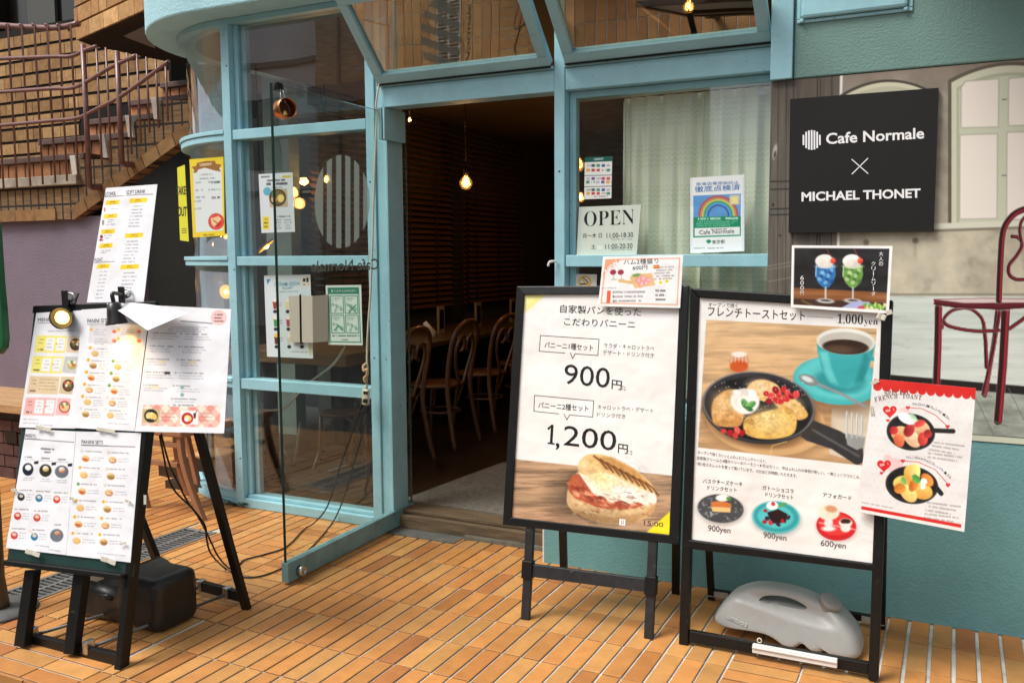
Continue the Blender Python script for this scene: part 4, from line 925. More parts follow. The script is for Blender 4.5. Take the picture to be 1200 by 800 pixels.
# ---- cards fixed to the two stands
def off(B, d): return Sheet(B[0]+B[3]*d, B[3])
CQ = [(706.8, 300.6), (800.6, 298.8), (797, 361), (700.8, 358.6)]
def artham(p):
    for a, b in ((0, 1), (1, 2), (2, 3), (3, 0)):
        k = np.array([(710, 304.5), (796.5, 302.6), (793.6, 357), (704.6, 355)])
        p.line([k[a], k[b]], 1.3, (232, 150, 116))
    p.poly([(710, 304.5), (728, 304), (706.5, 323)], (236, 158, 122), 0.8)
    for cx in (718.5, 727.5):
        p.ell(cx, 318, 4, 4.5, (236, 226, 226), -12, 1); p.ell(cx, 319, 3.6, 3, (150, 40, 64), -12, 0.9); p.line([(cx+0.4, 322), (cx+1, 327)], 0.8, (170, 160, 160)); p.line([(cx-2, 327.4), (cx+4, 327.6)], 0.9, (170, 160, 160))
    p.poly([(738, 326), (741, 321), (764, 320), (768, 334), (744, 338)], (224, 184, 120), 0.9); p.line([(726, 329), (740, 331)], 3.4, (218, 176, 112)); 
    for x, y in ((748, 329), (753, 326), (757, 331), (751, 333), (760, 328)): p.ell(x, y, 4.4, 3, (226, 150, 150), x*9, 1.2); p.ell(x+1, y, 2.4, 1.2, (242, 196, 190), x*9, 1)
    p.ell(746, 322.4, 5, 2, (110, 150, 80), -10, 1.2); p.ell(774, 331, 4, 3.4, (246, 242, 226), 0, 1); p.ell(774, 331, 2, 1.8, (240, 190, 40), 0, 0.8); p.ell(781.5, 329.6, 4, 3.4, (246, 242, 226), 0, 1); p.ell(781.5, 329.6, 2, 1.8, (240, 190, 40), 0, 0.8)
    p.poly([(765.5, 311), (772.5, 310.4), (772.8, 314.4), (765.8, 315)], (214, 60, 40), 0.7); p.line([(765.8, 313), (772.6, 312.4)], 1.4, (244, 196, 40))
    for i in range(5): p.greek(766+i % 2*3, 318-4.4+i*3.4, 790-i % 3*2, 317-4.4+i*3.4, 1.9, (110, 84, 80), 0.6, i)
    p.poly([(711.6, 340.5), (716, 340.5), (715, 355), (710.6, 355)], (226, 96, 60), 0.6)
    for i in range(3): p.greek(718, 342.4+i*5.2, 756-i*2, 342+i*5.2, 2.2, (90, 80, 80), 0.7, i+7); p.greek(768, 340.6+i*5.2, 780, 340.6+i*5.2, 2.4, (60, 54, 54), 0.9, i+12)
    p.greek(705, 337.6, 722, 337.4, 1.6, (120, 110, 110), 0.5, 3)
s = off(B1, 0.02); s.paper(CQ, (234, 233, 230)); s.picture(CQ, artham, 0.6, (234, 233, 230))
s.text('NEW', (711.6, 320.6), (725.4, 308.4), 5.2, (250, 248, 244), up=(-12, -13.8), bold=0.02)
s.text('ハム2種盛り', (730.8, 310.4), (771.6, 308.4), 6, (50, 44, 46)); s.text('600円', (741.4, 316.6), (758.6, 315.6), 5.2, (50, 44, 46))
for i, t in enumerate('ABC'): s.text(t, (718.4, 343.6+i*5.2), (720.4, 343.6+i*5.2), 2.6)
s.build('menu_card', M_lam, None, 'white card with orange border and ham board, on top of the panini stand', 'menu card')
SQ = [(928, 287.4), (1046, 288.2), (1041.6, 367.4), (926.7, 360)]
def artsoda(p):
    Q = [(931, 290.6), (1042.4, 291.4), (1038.4, 363.6), (929.8, 356.8)]
    z = Paint(p.x, p.y, (0, 0, 0)); z.poly(Q, (1, 1, 1), 0.8); al = z.c[..., 0]
    f = Paint(p.x, p.y, (34, 31, 31)); f.tone(0.7+0.6*f.noise(30, 20, 3, 4))
    e = 336.5+(f.x-930)*0.05; w = np.clip((f.y-e)/1.2, 0, 1); f.put(w, (150, 92, 50)); f.tone(1-0.3*f.noise(40, 3, 3, 6), w); f.put(np.clip((f.y-e-12)/2, 0, 1), (64, 40, 30)); f.put(np.clip(1-np.abs(f.y-e-6)/4, 0, 1)*0.35, (206, 140, 84))
    for cx, c1_, c2_, c3_ in ((967.5, (46, 112, 176), (140, 198, 226), (24, 62, 120)), (999.5, (104, 152, 66), (196, 220, 158), (58, 98, 38))):
        f.poly([(cx-11.6, 311), (cx-12.4, 322), (cx-9, 331), (cx-3, 337), (cx+3, 337), (cx+9, 331), (cx+12, 322), (cx+11, 311)], c1_, 1.0)
        for i in range(12): f.ell(cx-8+(i*5 % 17), 314+(i*7 % 18), 2.8, 2.2, c2_ if i % 2 else c3_, i*30, 1.4, 0.7)
        f.ell(cx, 312, 11.4, 3, tuple(np.array(c2_)*0.6+100), 0, 2, 0.8); f.line([(cx-11, 312), (cx-11.5, 324)], 0.9, (236, 244, 250), 0.8, 0.7)
        f.line([(cx, 337), (cx, 349)], 2.4, (206, 212, 214), 1.0, 0.8); f.ell(cx, 352.5, 10.5, 2.8, (214, 216, 214), 4, 1.2, 0.85); f.ell(cx, 352, 6, 1.4, (90, 84, 80), 4, 1)
        f.ell(cx-1, 306, 11.2, 8, (216, 206, 192), 0, 1.2, hi=(250, 246, 238)); f.tone(0.9+0.16*f.noise(4, 3, 2, 2), np.clip(1-np.hypot((f.x-cx+1)/11, (f.y-306)/8), 0, 1)**0.3)
        f.ell(cx+8.6, 305.6, 3.3, 3.3, (206, 40, 30), 0, 0.9, hi=(246, 110, 80)); f.line([(cx+8, 302.5), (cx+4, 297), (cx+1.4, 291.6)], 0.9, (150, 60, 50))
    f.poly([(985, 361), (1000, 353), (1018, 353.6), (1030, 366)], (170, 176, 214), 1.5); f.ell(1012, 361, 7, 3, (196, 70, 96), 0, 1.5); 
    for i in range(16): f.ell(1014+i*1.7, 357+(i*5 % 7), 3, 1.8, ((110, 170, 60), (170, 206, 100), (226, 222, 170))[i % 3], i*40, 1)
    f.line([(940, 352), (956, 360)], 2, (190, 180, 60), 2, 0.4)
    p.c = p.c*(1-al[..., None])+f.c*al[..., None]
s = off(B2, 0.022); s.paper(SQ, (242, 240, 236)); s.picture(SQ, artsoda, 0.6, (242, 240, 236))
def vtext(sh, t, x, y0, y1, w, col, dx=0.0, **k):
    n = len(t); h = (y1-y0)/n
    for i, ch in enumerate(t):
        yb = y0+h*(i+1)-h*0.08; ww = w if ch not in 'ー' else w*0.25; xx = x+dx*i
        if ch == 'ー': sh.seg([(xx, y0+h*i+1), (xx, yb-0.5)], 0.8, col, d=0.0012)
        else: sh.text(ch, (xx-ww/2, yb), (xx+ww/2, yb), h*0.84, col, **k)
vtext(s, '大人の', 1032.5, 294.5, 312, 4.8, (240, 238, 234)); vtext(s, 'クリームソーダ', 1023.6, 306, 347, 4.8, (240, 238, 234)); vtext(s, '600円', 940, 322.5, 346, 4.2, (226, 222, 216))
s.build('menu_card', M_lam, None, 'dark photo card of blue and green cream sodas, on top of the French toast stand', 'menu card')
PQ = [(1024.6, 443.6), (1143.8, 454.6), (1130, 622.8), (1003, 598.8)]
def artspecial(p):
    for j in range(22):
        for i in range(15):
            a = (i+0.5*(j % 2))/15; b = j/22; x = 1024.6+a*119-b*(21.6-a*6); y = 448+a*11+b*(154+a*13); p.ell(x, y, 1.0, 1.0, (226, 216, 212), 0, 0.9, 0.9)
    p.poly([(1023, 441), (1146, 452), (1146, 463.5), (1023, 452)], (214, 44, 38), 0.8)
    for i in range(12): p.ell(1028.6+i*10.4, 452.6+i*0.96, 5.2, 5.2, (214, 44, 38), 0, 0.8)
    p.poly([(1009.6, 592.6), (1126.6, 614), (1126.2, 618), (1009.2, 596.4)], (214, 44, 38), 0.8)
    for (cx, cy, r) in ((1060, 485, 7.5), (1049, 546, 9.5), (1040, 537, 5)): p.ell(cx, cy, r, r, (244, 204, 200), 0, 0.9)
    def heart(cx, cy, r, c=(218, 40, 38)):
        t = np.linspace(0, 2*math.pi, 26); x = 16*np.sin(t)**3; y = 13*np.cos(t)-5*np.cos(2*t)-2*np.cos(3*t)-np.cos(4*t)
        p.poly([(cx+a*r/16, cy-b*r/16) for a, b in zip(x, y)], c, 0.7)
    heart(1042.8, 481.5, 8.2); heart(1036, 545, 8.2); heart(1040.5, 492.5, 2.2); heart(1033, 554, 2.2); heart(1064, 477.5, 2.6); heart(1110.4, 499.6, 2.6); heart(1058, 539.8, 2.6); heart(1111, 568, 2.8)
    for cx, cy in ((1042.8, 481), (1036, 544.4)): p.greek(cx-5, cy+0.6, cx+5, cy-1.6, 3, (252, 240, 238), 0.9, 4)
    p.line([(1064, 477.5), (1080, 478.5), (1096, 486), (1110, 499)], 0.8, (206, 70, 66)); p.line([(1058, 539.8), (1076, 541), (1096, 550), (1111, 567)], 0.8, (206, 70, 66))
    def pan(cx, cy, rx, ry, hx, hy, seed, fills):
        p.line([(cx+rx*0.8, cy-2), (hx, hy)], 5.4, (40, 38, 38), 1.0); p.ell(cx, cy, rx, ry, (44, 42, 42), 8, 1.0); p.ell(cx, cy-1, rx-3, ry-3, (26, 25, 25), 8, 1.0)
        for i, (x, y, a, b, c) in enumerate(fills): p.ell(cx+x, cy+y, a, b, c, i*23, 1.4, hi=tuple(np.minimum(np.array(c)*1.25+14, 255)))
        p.tone(0.85+0.25*p.noise(4, 3, 3, seed), np.clip(1-np.hypot((p.x-cx)/(rx-4), (p.y-cy)/(ry-4)), 0, 1)**0.3)
    pan(1067.4, 506, 28.5, 21.5, 1117, 505, 3, [(-12, 2, 11, 9, (206, 150, 104)), (10, -4, 13, 10, (214, 160, 120)), (2, 8, 12, 8, (226, 178, 140)), (-14, 10, 8, 6, (206, 96, 60)), (14, 8, 8, 6, (190, 60, 50)), (-2, -2, 8, 6, (150, 36, 40)), (-20, -2, 5, 5, (170, 40, 40)), (10, -10, 7, 4, (196, 60, 56)), (20, 2, 5, 5, (150, 40, 40)), (-5, -16, 11, 6, (230, 236, 240)), (3, -17, 6, 3, (160, 190, 160))])
    pan(1068.6, 568, 31, 22, 1103, 578, 6, [(-10, -2, 12, 9, (220, 168, 84)), (10, 6, 15, 10, (228, 166, 78)), (-4, 10, 12, 8, (236, 190, 110)), (0, -12, 12, 9, (222, 160, 70)), (4, -16, 9, 6, (236, 190, 110)), (2, 0, 8, 5, (196, 106, 40)), (18, -6, 6, 9, (206, 120, 50)), (-14, 4, 7, 6, (204, 120, 44)), (14, -4, 4, 4, (246, 244, 240)), (13, 2, 3, 3, (246, 244, 240)), (5, -7, 6, 4, (70, 140, 60)), (-10, -5, 5, 3, (110, 160, 80))])
    for j, (x0, y0, n) in enumerate(((1090, 517.5, 5), (1086, 588.4, 5))):
        for i in range(n): p.greek(x0+(3 if i == 1 else 0)-i*0.8, y0+i*4.4, x0+40-i % 3*5-i*0.8, y0+i*4.4+5, 2, (100, 92, 92), 0.55, i+j*9)
    p.greek(1009, 588, 1046, 595, 1.6, (120, 112, 112), 0.5, 2)
s = off(B2, 0.030); s.paper(PQ, (232, 230, 227), th=0.0015); s.picture(PQ, artspecial, 0.62, (232, 230, 227))
RD = (128, 92, 86)
def arctext(sh, t, p0, p1, p2, w, h, col, **k):
    n = len(t)
    for i, ch in enumerate(t):
        u = (i+0.5)/n; P = (1-u)**2*np.array(p0)+2*u*(1-u)*np.array(p1)+u*u*np.array(p2); D = 2*(1-u)*(np.array(p1)-p0)+2*u*(np.array(p2)-np.array(p1)); D = D/np.hypot(*D); U = np.array([D[1], -D[0]])
        sh.text(ch, P-D*w/2, P+D*w/2, h, col, up=U, **k)
arctext(s, 'SPECIAL', (1036.5, 463.6), (1051, 461.6), (1066.5, 462.6), 3.6, 5.4, RD, serif=True, bold=-0.002)
arctext(s, 'FRENCH TOAST', (1025, 470.8), (1052, 463.4), (1080, 468.6), 3.8, 5.4, RD, serif=True, bold=-0.002)
arctext(s, 'ストロベリーフレンチトースト', (1068, 474.5), (1094, 474), (1112, 493), 3, 3, (80, 66, 66)); arctext(s, 'りんごのキャラメルフレンチトースト', (1062, 537), (1090, 535.5), (1114, 562), 3, 3, (80, 66, 66))
s.build('menu_sheet', M_lam, None, 'white laminated sheet with red scallops and two skillets, taped beside the French toast poster', 'menu sheet')
g = MB()
for x, y, w, h in ((1023, 470, 4, 5), (1026, 448, 5, 4), (1010, 590, 4, 6)): pass
# ================================================================== poster wall: mural and black title sign
MY = 3.9225
def artmural(p):
    x, y = p.x, p.y; n = p.noise(60, 60, 5, 3); n2 = p.noise(14, 14, 4, 9)
    # plaster wall of the printed scene
    f = np.clip((y-95)/250, 0, 1)
    p.c = np.array((150, 140, 126))*(1-f[..., None])+np.array((186, 178, 156))*f[..., None]; p.tone(0.70+0.42*n+0.22*n2); bl_ = p.noise(26, 22, 4, 41); p.put(np.clip((bl_-0.60)*5, 0, 1)*0.35, (120, 112, 98)); p.put(np.clip((p.noise(40, 34, 4, 43)-0.58)*5, 0, 1)*0.35, (212, 206, 188))
    p.put(np.clip((130-y+(x-985)*-0.085)/40, 0, 1)*0.5, (120, 104, 92))
    # printed ground
    gr = np.clip((y-346)/2.0, 0, 1); p.put(gr, (212, 220, 212)); p.tone(0.86+0.2*p.noise(120, 6, 4, 5), gr); p.put(gr*np.clip((p.noise(30, 5, 4, 47)-0.62)*6, 0, 1)*0.5, (168, 176, 166))
    p.put(np.clip(1-np.abs(y-345)/2.2, 0, 1)*0.7, (110, 104, 92))
    e = 438+(x-1040)*0.085; fl = np.clip((y-e)/1.2, 0, 1); p.put(fl, (34, 32, 30)); e2 = e+10
    fl2 = np.clip((y-e2)/1.2, 0, 1); p.put(fl2, (158, 166, 156)); p.tone(0.70+0.5*p.noise(24, 10, 5, 6), fl2); p.put(fl2*np.clip((p.noise(6, 4, 3, 49)-0.66)*6, 0, 1)*0.5, (112, 118, 110))
    for x0, x1, y0 in ((1138, 1186, 455), (1182, 1240, 455)): p.line([(x0, y0), (x0+34, y0+70)], 1.0, (104, 108, 100), 0.8, 0.8)
    p.line([(1040, 484), (1240, 499)], 0.9, (120, 126, 116), 0.8, 0.6)
    # plank door on the left
    dr_ = np.clip((985.5-(y-95)*0.012-x)/1.0, 0, 1); p.put(dr_, (104, 97, 88))
    q = p.noise(4.2, 80, 4, 4); q2 = p.noise(1.8, 46, 3, 8); p.tone(0.66+0.5*q+0.22*q2, dr_)
    p.put(dr_*np.clip((170-y)/90, 0, 1)*0.55, (78, 66, 58))
    for xx in (912, 921.5, 930, 958, 961.5, 975): p.line([(xx, 80), (xx-1.4, 480)], 1.0 if xx < 950 else 1.6, (44, 40, 36), 0.9, 0.7)
    for yy in (213, 222, 245, 252): p.line([(903, yy), (926, yy-0.6)], 1.4, (36, 34, 32), 0.9, 0.9)
    for yy in (312, 316, 330): p.line([(900, yy), (928, yy-5)], 0.8, (164, 158, 148), 0.8, 0.6)
    p.ell(908, 178, 2.4, 9, (196, 190, 180), 10, 1.2, 0.8); p.ell(908, 181, 1.2, 4, (60, 54, 50), 10, 1); p.ell(906, 240, 1.4, 2, (50, 46, 42)); p.ell(914, 276, 1.6, 1.2, (50, 46, 42))
    p.line([(986, 88), (985.4, 112), (982, 300)], 3.0, (232, 228, 216), 0.9)
    # arched windows
    def arch(xl, xr, yt, yb, rise, sl=0.0):
        P = [(xl, yb)]
        for k in range(17):
            a = k/16; P.append((xl+(xr-xl)*a, yt+rise*(2*a-1)**2-sl*a))
        return P+[(xr, yb-sl*0.2)]
    p.poly(arch(985, 1094, 95, 262, 16, 3), (70, 64, 54), 1.4); p.poly(arch(990, 1090, 98, 262, 14, 3), (206, 200, 172), 1.2); p.poly(arch(994, 1086, 103, 262, 12, 3), (186, 182, 156), 1.2); p.poly(arch(1002, 1080, 112, 262, 9, 3), (228, 216, 204), 1.2)
    p.poly(arch(1111, 1252, 76, 266, 18, 6), (96, 88, 74), 1.4); p.poly(arch(1115, 1248, 80, 266, 17, 6), (206, 204, 180), 1.2); p.poly(arch(1121, 1243, 88, 262, 15, 6), (176, 178, 152), 1.2); p.poly(arch(1124, 1240, 92, 262, 14, 6), (200, 202, 178), 1)
    for xa, xb, ya, yb in ((1126, 1171, 96, 150.5), (1181.5, 1228, 92, 148), (1124.5, 1169.5, 158, 257.5), (1179.5, 1228, 155, 258)):
        sk = 2.0; P = [(xa, ya+6 if ya < 120 and xa < 1150 else ya), (xa+5, ya-1 if ya < 120 else ya-0.5), (xb, ya-4 if ya < 120 else ya-1.5), (xb-0.6, yb-1), (xa-0.4, yb)]
        p.poly(P, (150, 150, 130), 1.4); p.poly([(a+(0.8 if i in (0, 1, 4) else -0.8), b+(0.8 if i in (0, 1, 2) else -0.8)) for i, (a, b) in enumerate(P)], (236, 226, 214), 2.0)
    for yy in (117, 206): p.line([(1174.5, yy), (1179, yy-0.4)], 1.6, (120, 126, 120), 1.0)
    p.poly([(1092, 262), (1240, 257), (1240, 264), (1092, 269)], (214, 212, 194), 1.2); p.poly([(1092, 269), (1240, 264), (1240, 267), (1092, 272)], (128, 122, 104), 1.8)
    for xx, yy in ((1015, 284), (1072.6, 282)): p.ell(xx, yy, 3.6, 3.4, (106, 98, 86), 0, 2.2, 0.8); p.line([(xx, yy), (xx, yy+18)], 3, (120, 112, 98), 3, 0.25)
    # printed maroon chair
    MR, DK, HI = (92, 20, 30), (52, 16, 20), (168, 40, 54)
    def limb(P, w, c=MR, hi=True):
        w = w*1.15; p.line(P, w+1.2, (222, 222, 208), 1.0, 0.5); p.line(P, w, DK if c is MR else c, 0.9)
        if hi: p.line([(a+w*0.24, b) for a, b in P], w*0.34, HI, 1.0, 0.85)
    limb([(1169, 364), (1165, 400), (1154, 463)], 5); limb([(1172, 364), (1164, 410), (1152, 462)], 3.5)
    limb(spline([(1152.6, 378.5, 0), (1155, 400, 0), (1156, 429, 0)], 4) and [(1152.6, 378.5), (1155, 400), (1156, 430)], 4, MR)
    limb([tuple(q[:2]) for q in spline([(1104, 384, 0), (1107, 372, 0), (1118, 363, 0), (1136, 361.5, 0), (1149, 371, 0), (1153, 381, 0)], 5)], 3.4)
    limb([tuple(q[:2]) for q in spline([(1105, 376, 0), (1112, 382, 0), (1132, 386.5, 0), (1150, 388, 0), (1171, 387, 0)], 5)], 3.6)
    limb([(1183, 385), (1196, 376), (1214, 362)], 4)
    limb([(1099.8, 360), (1099, 410), (1097.4, 449)], 7.4); limb([(1178.6, 364), (1175, 430), (1169.6, 493)], 8.6)
    p.poly([(1093, 349.5), (1150, 348), (1276, 351), (1276, 357), (1172, 364.5), (1120, 361.5), (1094, 358)], (222, 222, 208), 1.6, 0.5); p.poly([(1094, 350.5), (1150, 349), (1274, 351), (1272, 356), (1172, 363), (1120, 360.5), (1095, 357)], (96, 26, 36), 1.0); p.poly([(1097, 351), (1150, 349.6), (1268, 351.6), (1250, 354), (1130, 355)], (214, 196, 190), 1.2); p.line([(1095, 356), (1120, 359.4), (1172, 361.8), (1272, 354)], 2.0, (66, 18, 24), 1)
    limb([tuple(q[:2]) for q in spline([(1170.6, 352, 0), (1171.6, 325, 0), (1173, 297, 0), (1175.6, 271, 0), (1184, 255.5, 0), (1197, 246.5, 0), (1222, 241, 0), (1250, 246, 0)], 6)], 6.2)
    limb([tuple(q[:2]) for q in spline([(1186, 277, 0), (1194, 279, 0), (1197.5, 288, 0), (1191, 300, 0), (1182.5, 311, 0), (1183, 322, 0), (1192, 327.5, 0), (1206, 326, 0), (1220, 318, 0)], 6)], 3.8)
    limb([tuple(q[:2]) for q in spline([(1197, 283, 0), (1195, 270, 0), (1198, 258, 0), (1208, 252, 0), (1230, 256, 0)], 6)], 3.2)
    limb([tuple(q[:2]) for q in spline([(1250, 246, 0), (1262, 258, 0), (1268, 285, 0), (1270, 320, 0), (1271, 352, 0)], 5)], 6.2); limb([(1268, 357), (1264, 420), (1258, 474)], 6.4); limb([(1218, 356), (1216, 400), (1210, 455)], 5)
    limb([tuple(q[:2]) for q in spline([(1220, 318, 0), (1236, 300, 0), (1240, 282, 0), (1232, 264, 0), (1230, 256, 0)], 5)], 3.6)
    p.line([(1152, 463), (1160, 464)], 2, (120, 126, 118), 2, 0.6); p.line([(1166, 494), (1180, 499)], 2.5, (110, 116, 108), 2.5, 0.6)
    # tear-off lower margin
    p.put(np.clip((y-(509+(x-1141)*0.066))/0.8, 0, 1), (196, 204, 184)); p.line([(1100, 506.3), (1141.4, 509), (1240, 515.6)], 1.0, (70, 74, 66), 0.8)
# the sheet runs on beyond the frame; it is one flat print
s = Sheet((0, MY, 0), (0, -1, 0))
mx0, mx1, mz0, mz1 = -0.7205, 0.52, 0.7685, 2.2165
mq = [to_px((mx0, MY, mz1)), to_px((mx1, MY, mz1)), to_px((mx1, MY, mz0)), to_px((mx0, MY, mz0))]
s.paper(mq, (200, 200, 190), th=0.003); s.picture(mq, artmural, 0.95, (180, 170, 150)); s.build('wall_poster', attr_mat('matte_print', 0.6, 0.25), None, 'large photo poster of an old plaster wall and maroon bentwood chair', 'wall poster')
s = Sheet((0, 3.897, 0), (0, -1, 0)); BQ = [(926, 116.2), (1100, 103), (1094.3, 271.3), (924, 272.8)]
s.paper(BQ, (27, 25, 22), th=0.02)
for k in range(7):
    a = -1+2*(k+0.5)/7; x = 951.2+a*11.2; hh = math.sqrt(max(0, 1-a*a))*11.6
    s.poly([(x-1.05, 164.2-hh), (x+1.05, 164.2-hh-0.1), (x+1.05, 164.2+hh), (x-1.05, 164.2+hh)], (240, 238, 240))
s.text('Cafe Normale', (968, 169.4), (1083, 162.6), 13.2, (240, 238, 238), bold=0.022)
s.seg([(998.4, 187), (1017, 203.2)], 1.1, (240, 238, 238)); s.seg([(1016.8, 185.8), (998.6, 203.8)], 1.1, (240, 238, 238))
s.text('MICHAEL THONET', (939.3, 236.2), (1078.8, 231.8), 11, (240, 238, 238), bold=0.03)
s.build('title_sign', mat('x', (1, 1, 1)) and M_paper, None, 'black sign with white striped circle logo, mounted over the wall poster', 'sign')

# ================================================================== prints on the shop windows
GY = 4.066
def wsheet(y=GY): return Sheet((0, y, 0), (0, -1, 0))
# OPEN board stands on the window rail
s = Sheet((0, 4.050, 1.5), (0, -1, 0.08)); OQ = [(678.6, 242.6), (751.4, 239.8), (746, 298.4), (675.6, 298.8)]
def artopen(p): p.tone(0.95+0.07*p.noise(30, 200, 3, 3))
s.paper(OQ, (205, 212, 198), th=0.005); s.picture(OQ, artopen, 1.4, (205, 212, 198))
s.text('OPEN', (684.6, 265.4), (743.4, 262.6), 17.4, (24, 24, 26), serif=True, bold=-0.012)
s.text('月〜木 日', (682.8, 279.2), (705.4, 278.6), 5.6, (30, 30, 30)); s.text('11:00-18:30', (711, 279.2), (742, 277.8), 5.8, (30, 30, 30))
s.text('土', (692.8, 291.6), (698, 291.4), 5.2, (30, 30, 30)); s.text('11:00-20:30', (709.6, 292), (741.2, 290.8), 5.8, (30, 30, 30))
for y0 in (281.8, 294): s.text('ラストオーダー 19:30' if y0 > 290 else 'ラストオーダー 17:30', (716, y0), (740.6, y0-0.6), 2.2, (110, 112, 108))
s.poly([(700, 287.6), (706.6, 287.4), (706.4, 292.4), (700, 292.6)], (214, 220, 208))
s.build('open_sign', M_paper, None, 'pale green OPEN sign with opening hours standing on the window rail', 'sign')
s = wsheet(4.064); KQ = [(685.4, 184.6), (717.4, 183), (716.4, 232.4), (684.6, 233.6)]
def artcards(p):
    p.poly([(684, 183), (718, 182), (718, 189), (684, 190.4)], (24, 92, 80), 0.7); p.greek(696, 186.8, 707, 186.2, 2.4, (240, 240, 236), 0.9, 2)
    for y in (205.6, 218.6): p.line([(685, y+0.4), (717, y-0.4)], 0.7, (60, 70, 80))
    CC = [(200, 60, 50), (40, 70, 150), (230, 150, 40), (60, 60, 60), (170, 180, 190), (190, 40, 60), (40, 130, 90), (90, 60, 140)]
    for r, y in enumerate((194.2, 199.6, 209.4, 213.6, 222.6, 226.8)):
        for i in range(5 if r != 3 else 6):
            x = 688.6+i*5.9-(0.5 if r == 3 else 0); c = CC[(i*3+r*2) % 8]
            if (i+r) % 4 == 0: p.greek(x-1.4, y, x+4, y-0.2, 2.2, (110, 110, 110), 0.7, r*7+i)
            else: p.poly([(x-1.3, y-1.6), (x+2.7, y-1.8), (x+2.7, y+1.4), (x-1.3, y+1.6)], c, 0.8, 0.85)
    p.greek(696, 230.6, 712, 230, 1.6, (90, 90, 90), 0.6, 3)
s.paper(KQ, (232, 230, 226), th=0.001); s.picture(KQ, artcards, 0.5, (232, 230, 226)); s.build('payment_notice', M_paper, None, 'small notice with rows of payment logos above the OPEN sign', 'notice')
s = wsheet(4.064); RQ = [(809, 208.4), (872.4, 204.6), (872.2, 294.2), (809, 296.8)]
def artrain(p):
    p.poly([(812.4, 229.4), (868.2, 227), (868.2, 253.4), (812.4, 254.4)], (96, 158, 214), 0.8); p.tone(1+0.2*(p.noise(20, 8, 3, 2)-0.5), ((p.y > 229) & (p.y < 254)).astype(float))
    z = Paint(p.x, p.y, (0, 0, 0)); z.poly([(812.4, 229.4), (868.2, 227), (868.2, 253.4), (812.4, 254.2)], (1, 1, 1)); al = z.c[..., 0]
    d = np.hypot(p.x-841.8, (p.y-252.6))
    for k, c in enumerate(((222, 50, 44), (240, 130, 40), (248, 216, 50), (60, 168, 80), (70, 170, 216), (70, 60, 150))): p.put(np.clip(1-np.abs(d-(22.4-k*2.1))/1.5, 0, 1)*al, c)
    p.poly([(855, 229), (866.6, 228.4), (866.4, 239.6), (855, 240)], (222, 206, 170), 0.8); p.poly([(857.6, 231.4), (864, 231), (864, 238), (857.6, 238.2)], (240, 226, 150), 1)
    p.poly([(812.4, 254.4), (868.2, 253.2), (868.2, 276.4), (812.4, 278.4)], (20, 138, 96), 0.8); p.greek(816, 256.6, 865, 255.8, 2.6, (240, 246, 240), 0.95, 5)
    for i in range(3): p.greek(816, 260+i*2.3, 864-i*4, 259.4+i*2.3, 1.3, (200, 230, 214), 0.7, i)
    p.poly([(814, 267.4), (867, 265.8), (867, 275), (814, 276.8)], (238, 238, 234), 0.7); p.greek(833, 269, 852, 268.4, 1.5, (70, 70, 70), 0.7, 3)
    p.ell(830.6, 282.8, 2.8, 2, (20, 140, 90), 0, 0.8); p.ell(830.6, 284, 1, 1.6, (20, 140, 90), 0, 0.8); p.greek(813, 291, 826, 290.6, 1.4, (90, 90, 90), 0.6, 1); p.greek(829, 291, 848, 290.4, 1.4, (90, 90, 90), 0.6, 2)
    p.line([(810.8, 210), (810.8, 295)], 0.8, (210, 220, 232)); p.line([(870.8, 207), (870.6, 293)], 0.8, (190, 206, 226))
s.paper(RQ, (240, 240, 238), th=0.001); s.picture(RQ, artrain, 0.5, (240, 240, 238)); BL = (44, 120, 190)
s.text('飲食店等感染防止', (816, 217.8), (865.6, 215.6), 3.8, BL); s.text('徹底点検済', (814.2, 225.6), (867.4, 222.8), 7, BL, bold=0.004); s.text('Cafe Normale', (819.6, 274.8), (860.4, 273), 5, (40, 40, 44)); s.text('東京都', (834.4, 286), (849.4, 285.2), 4.6, (50, 90, 76))
s.build('rainbow_notice', M_paper, None, 'white notice with a rainbow on blue sky stuck to the window before the curtain', 'notice')
s = wsheet(4.064); NQ = [(671.6, 321), (699.4, 321.4), (698.8, 352), (671.8, 352)]
def artns(p):
    p.ring(685.3, 330.6, 6.6, 6.6, 1.7, (226, 178, 40)); p.line([(680.6, 326), (690, 335.2)], 1.5, (226, 178, 40)); p.line([(680.6, 332.8), (686, 332.8)], 1.6, (40, 36, 34)); p.line([(687.2, 332.8), (688.6, 332.8)], 1.6, (206, 120, 50))
    p.line([(683.6, 325.6), (687, 328.4), (689.4, 331.4)], 1.3, (90, 88, 84))
    for i in range(3): p.greek(676, 341+i*3, 694-i, 341+i*3, 1.8, (70, 70, 70), 0.7, i)
s.paper(NQ, (226, 222, 212), th=0.001); s.picture(NQ, artns, 0.45, (226, 222, 212)); s.build('no_smoking_sign', M_paper, None, 'small no smoking sign behind the glass above the panini stand', 'sign')

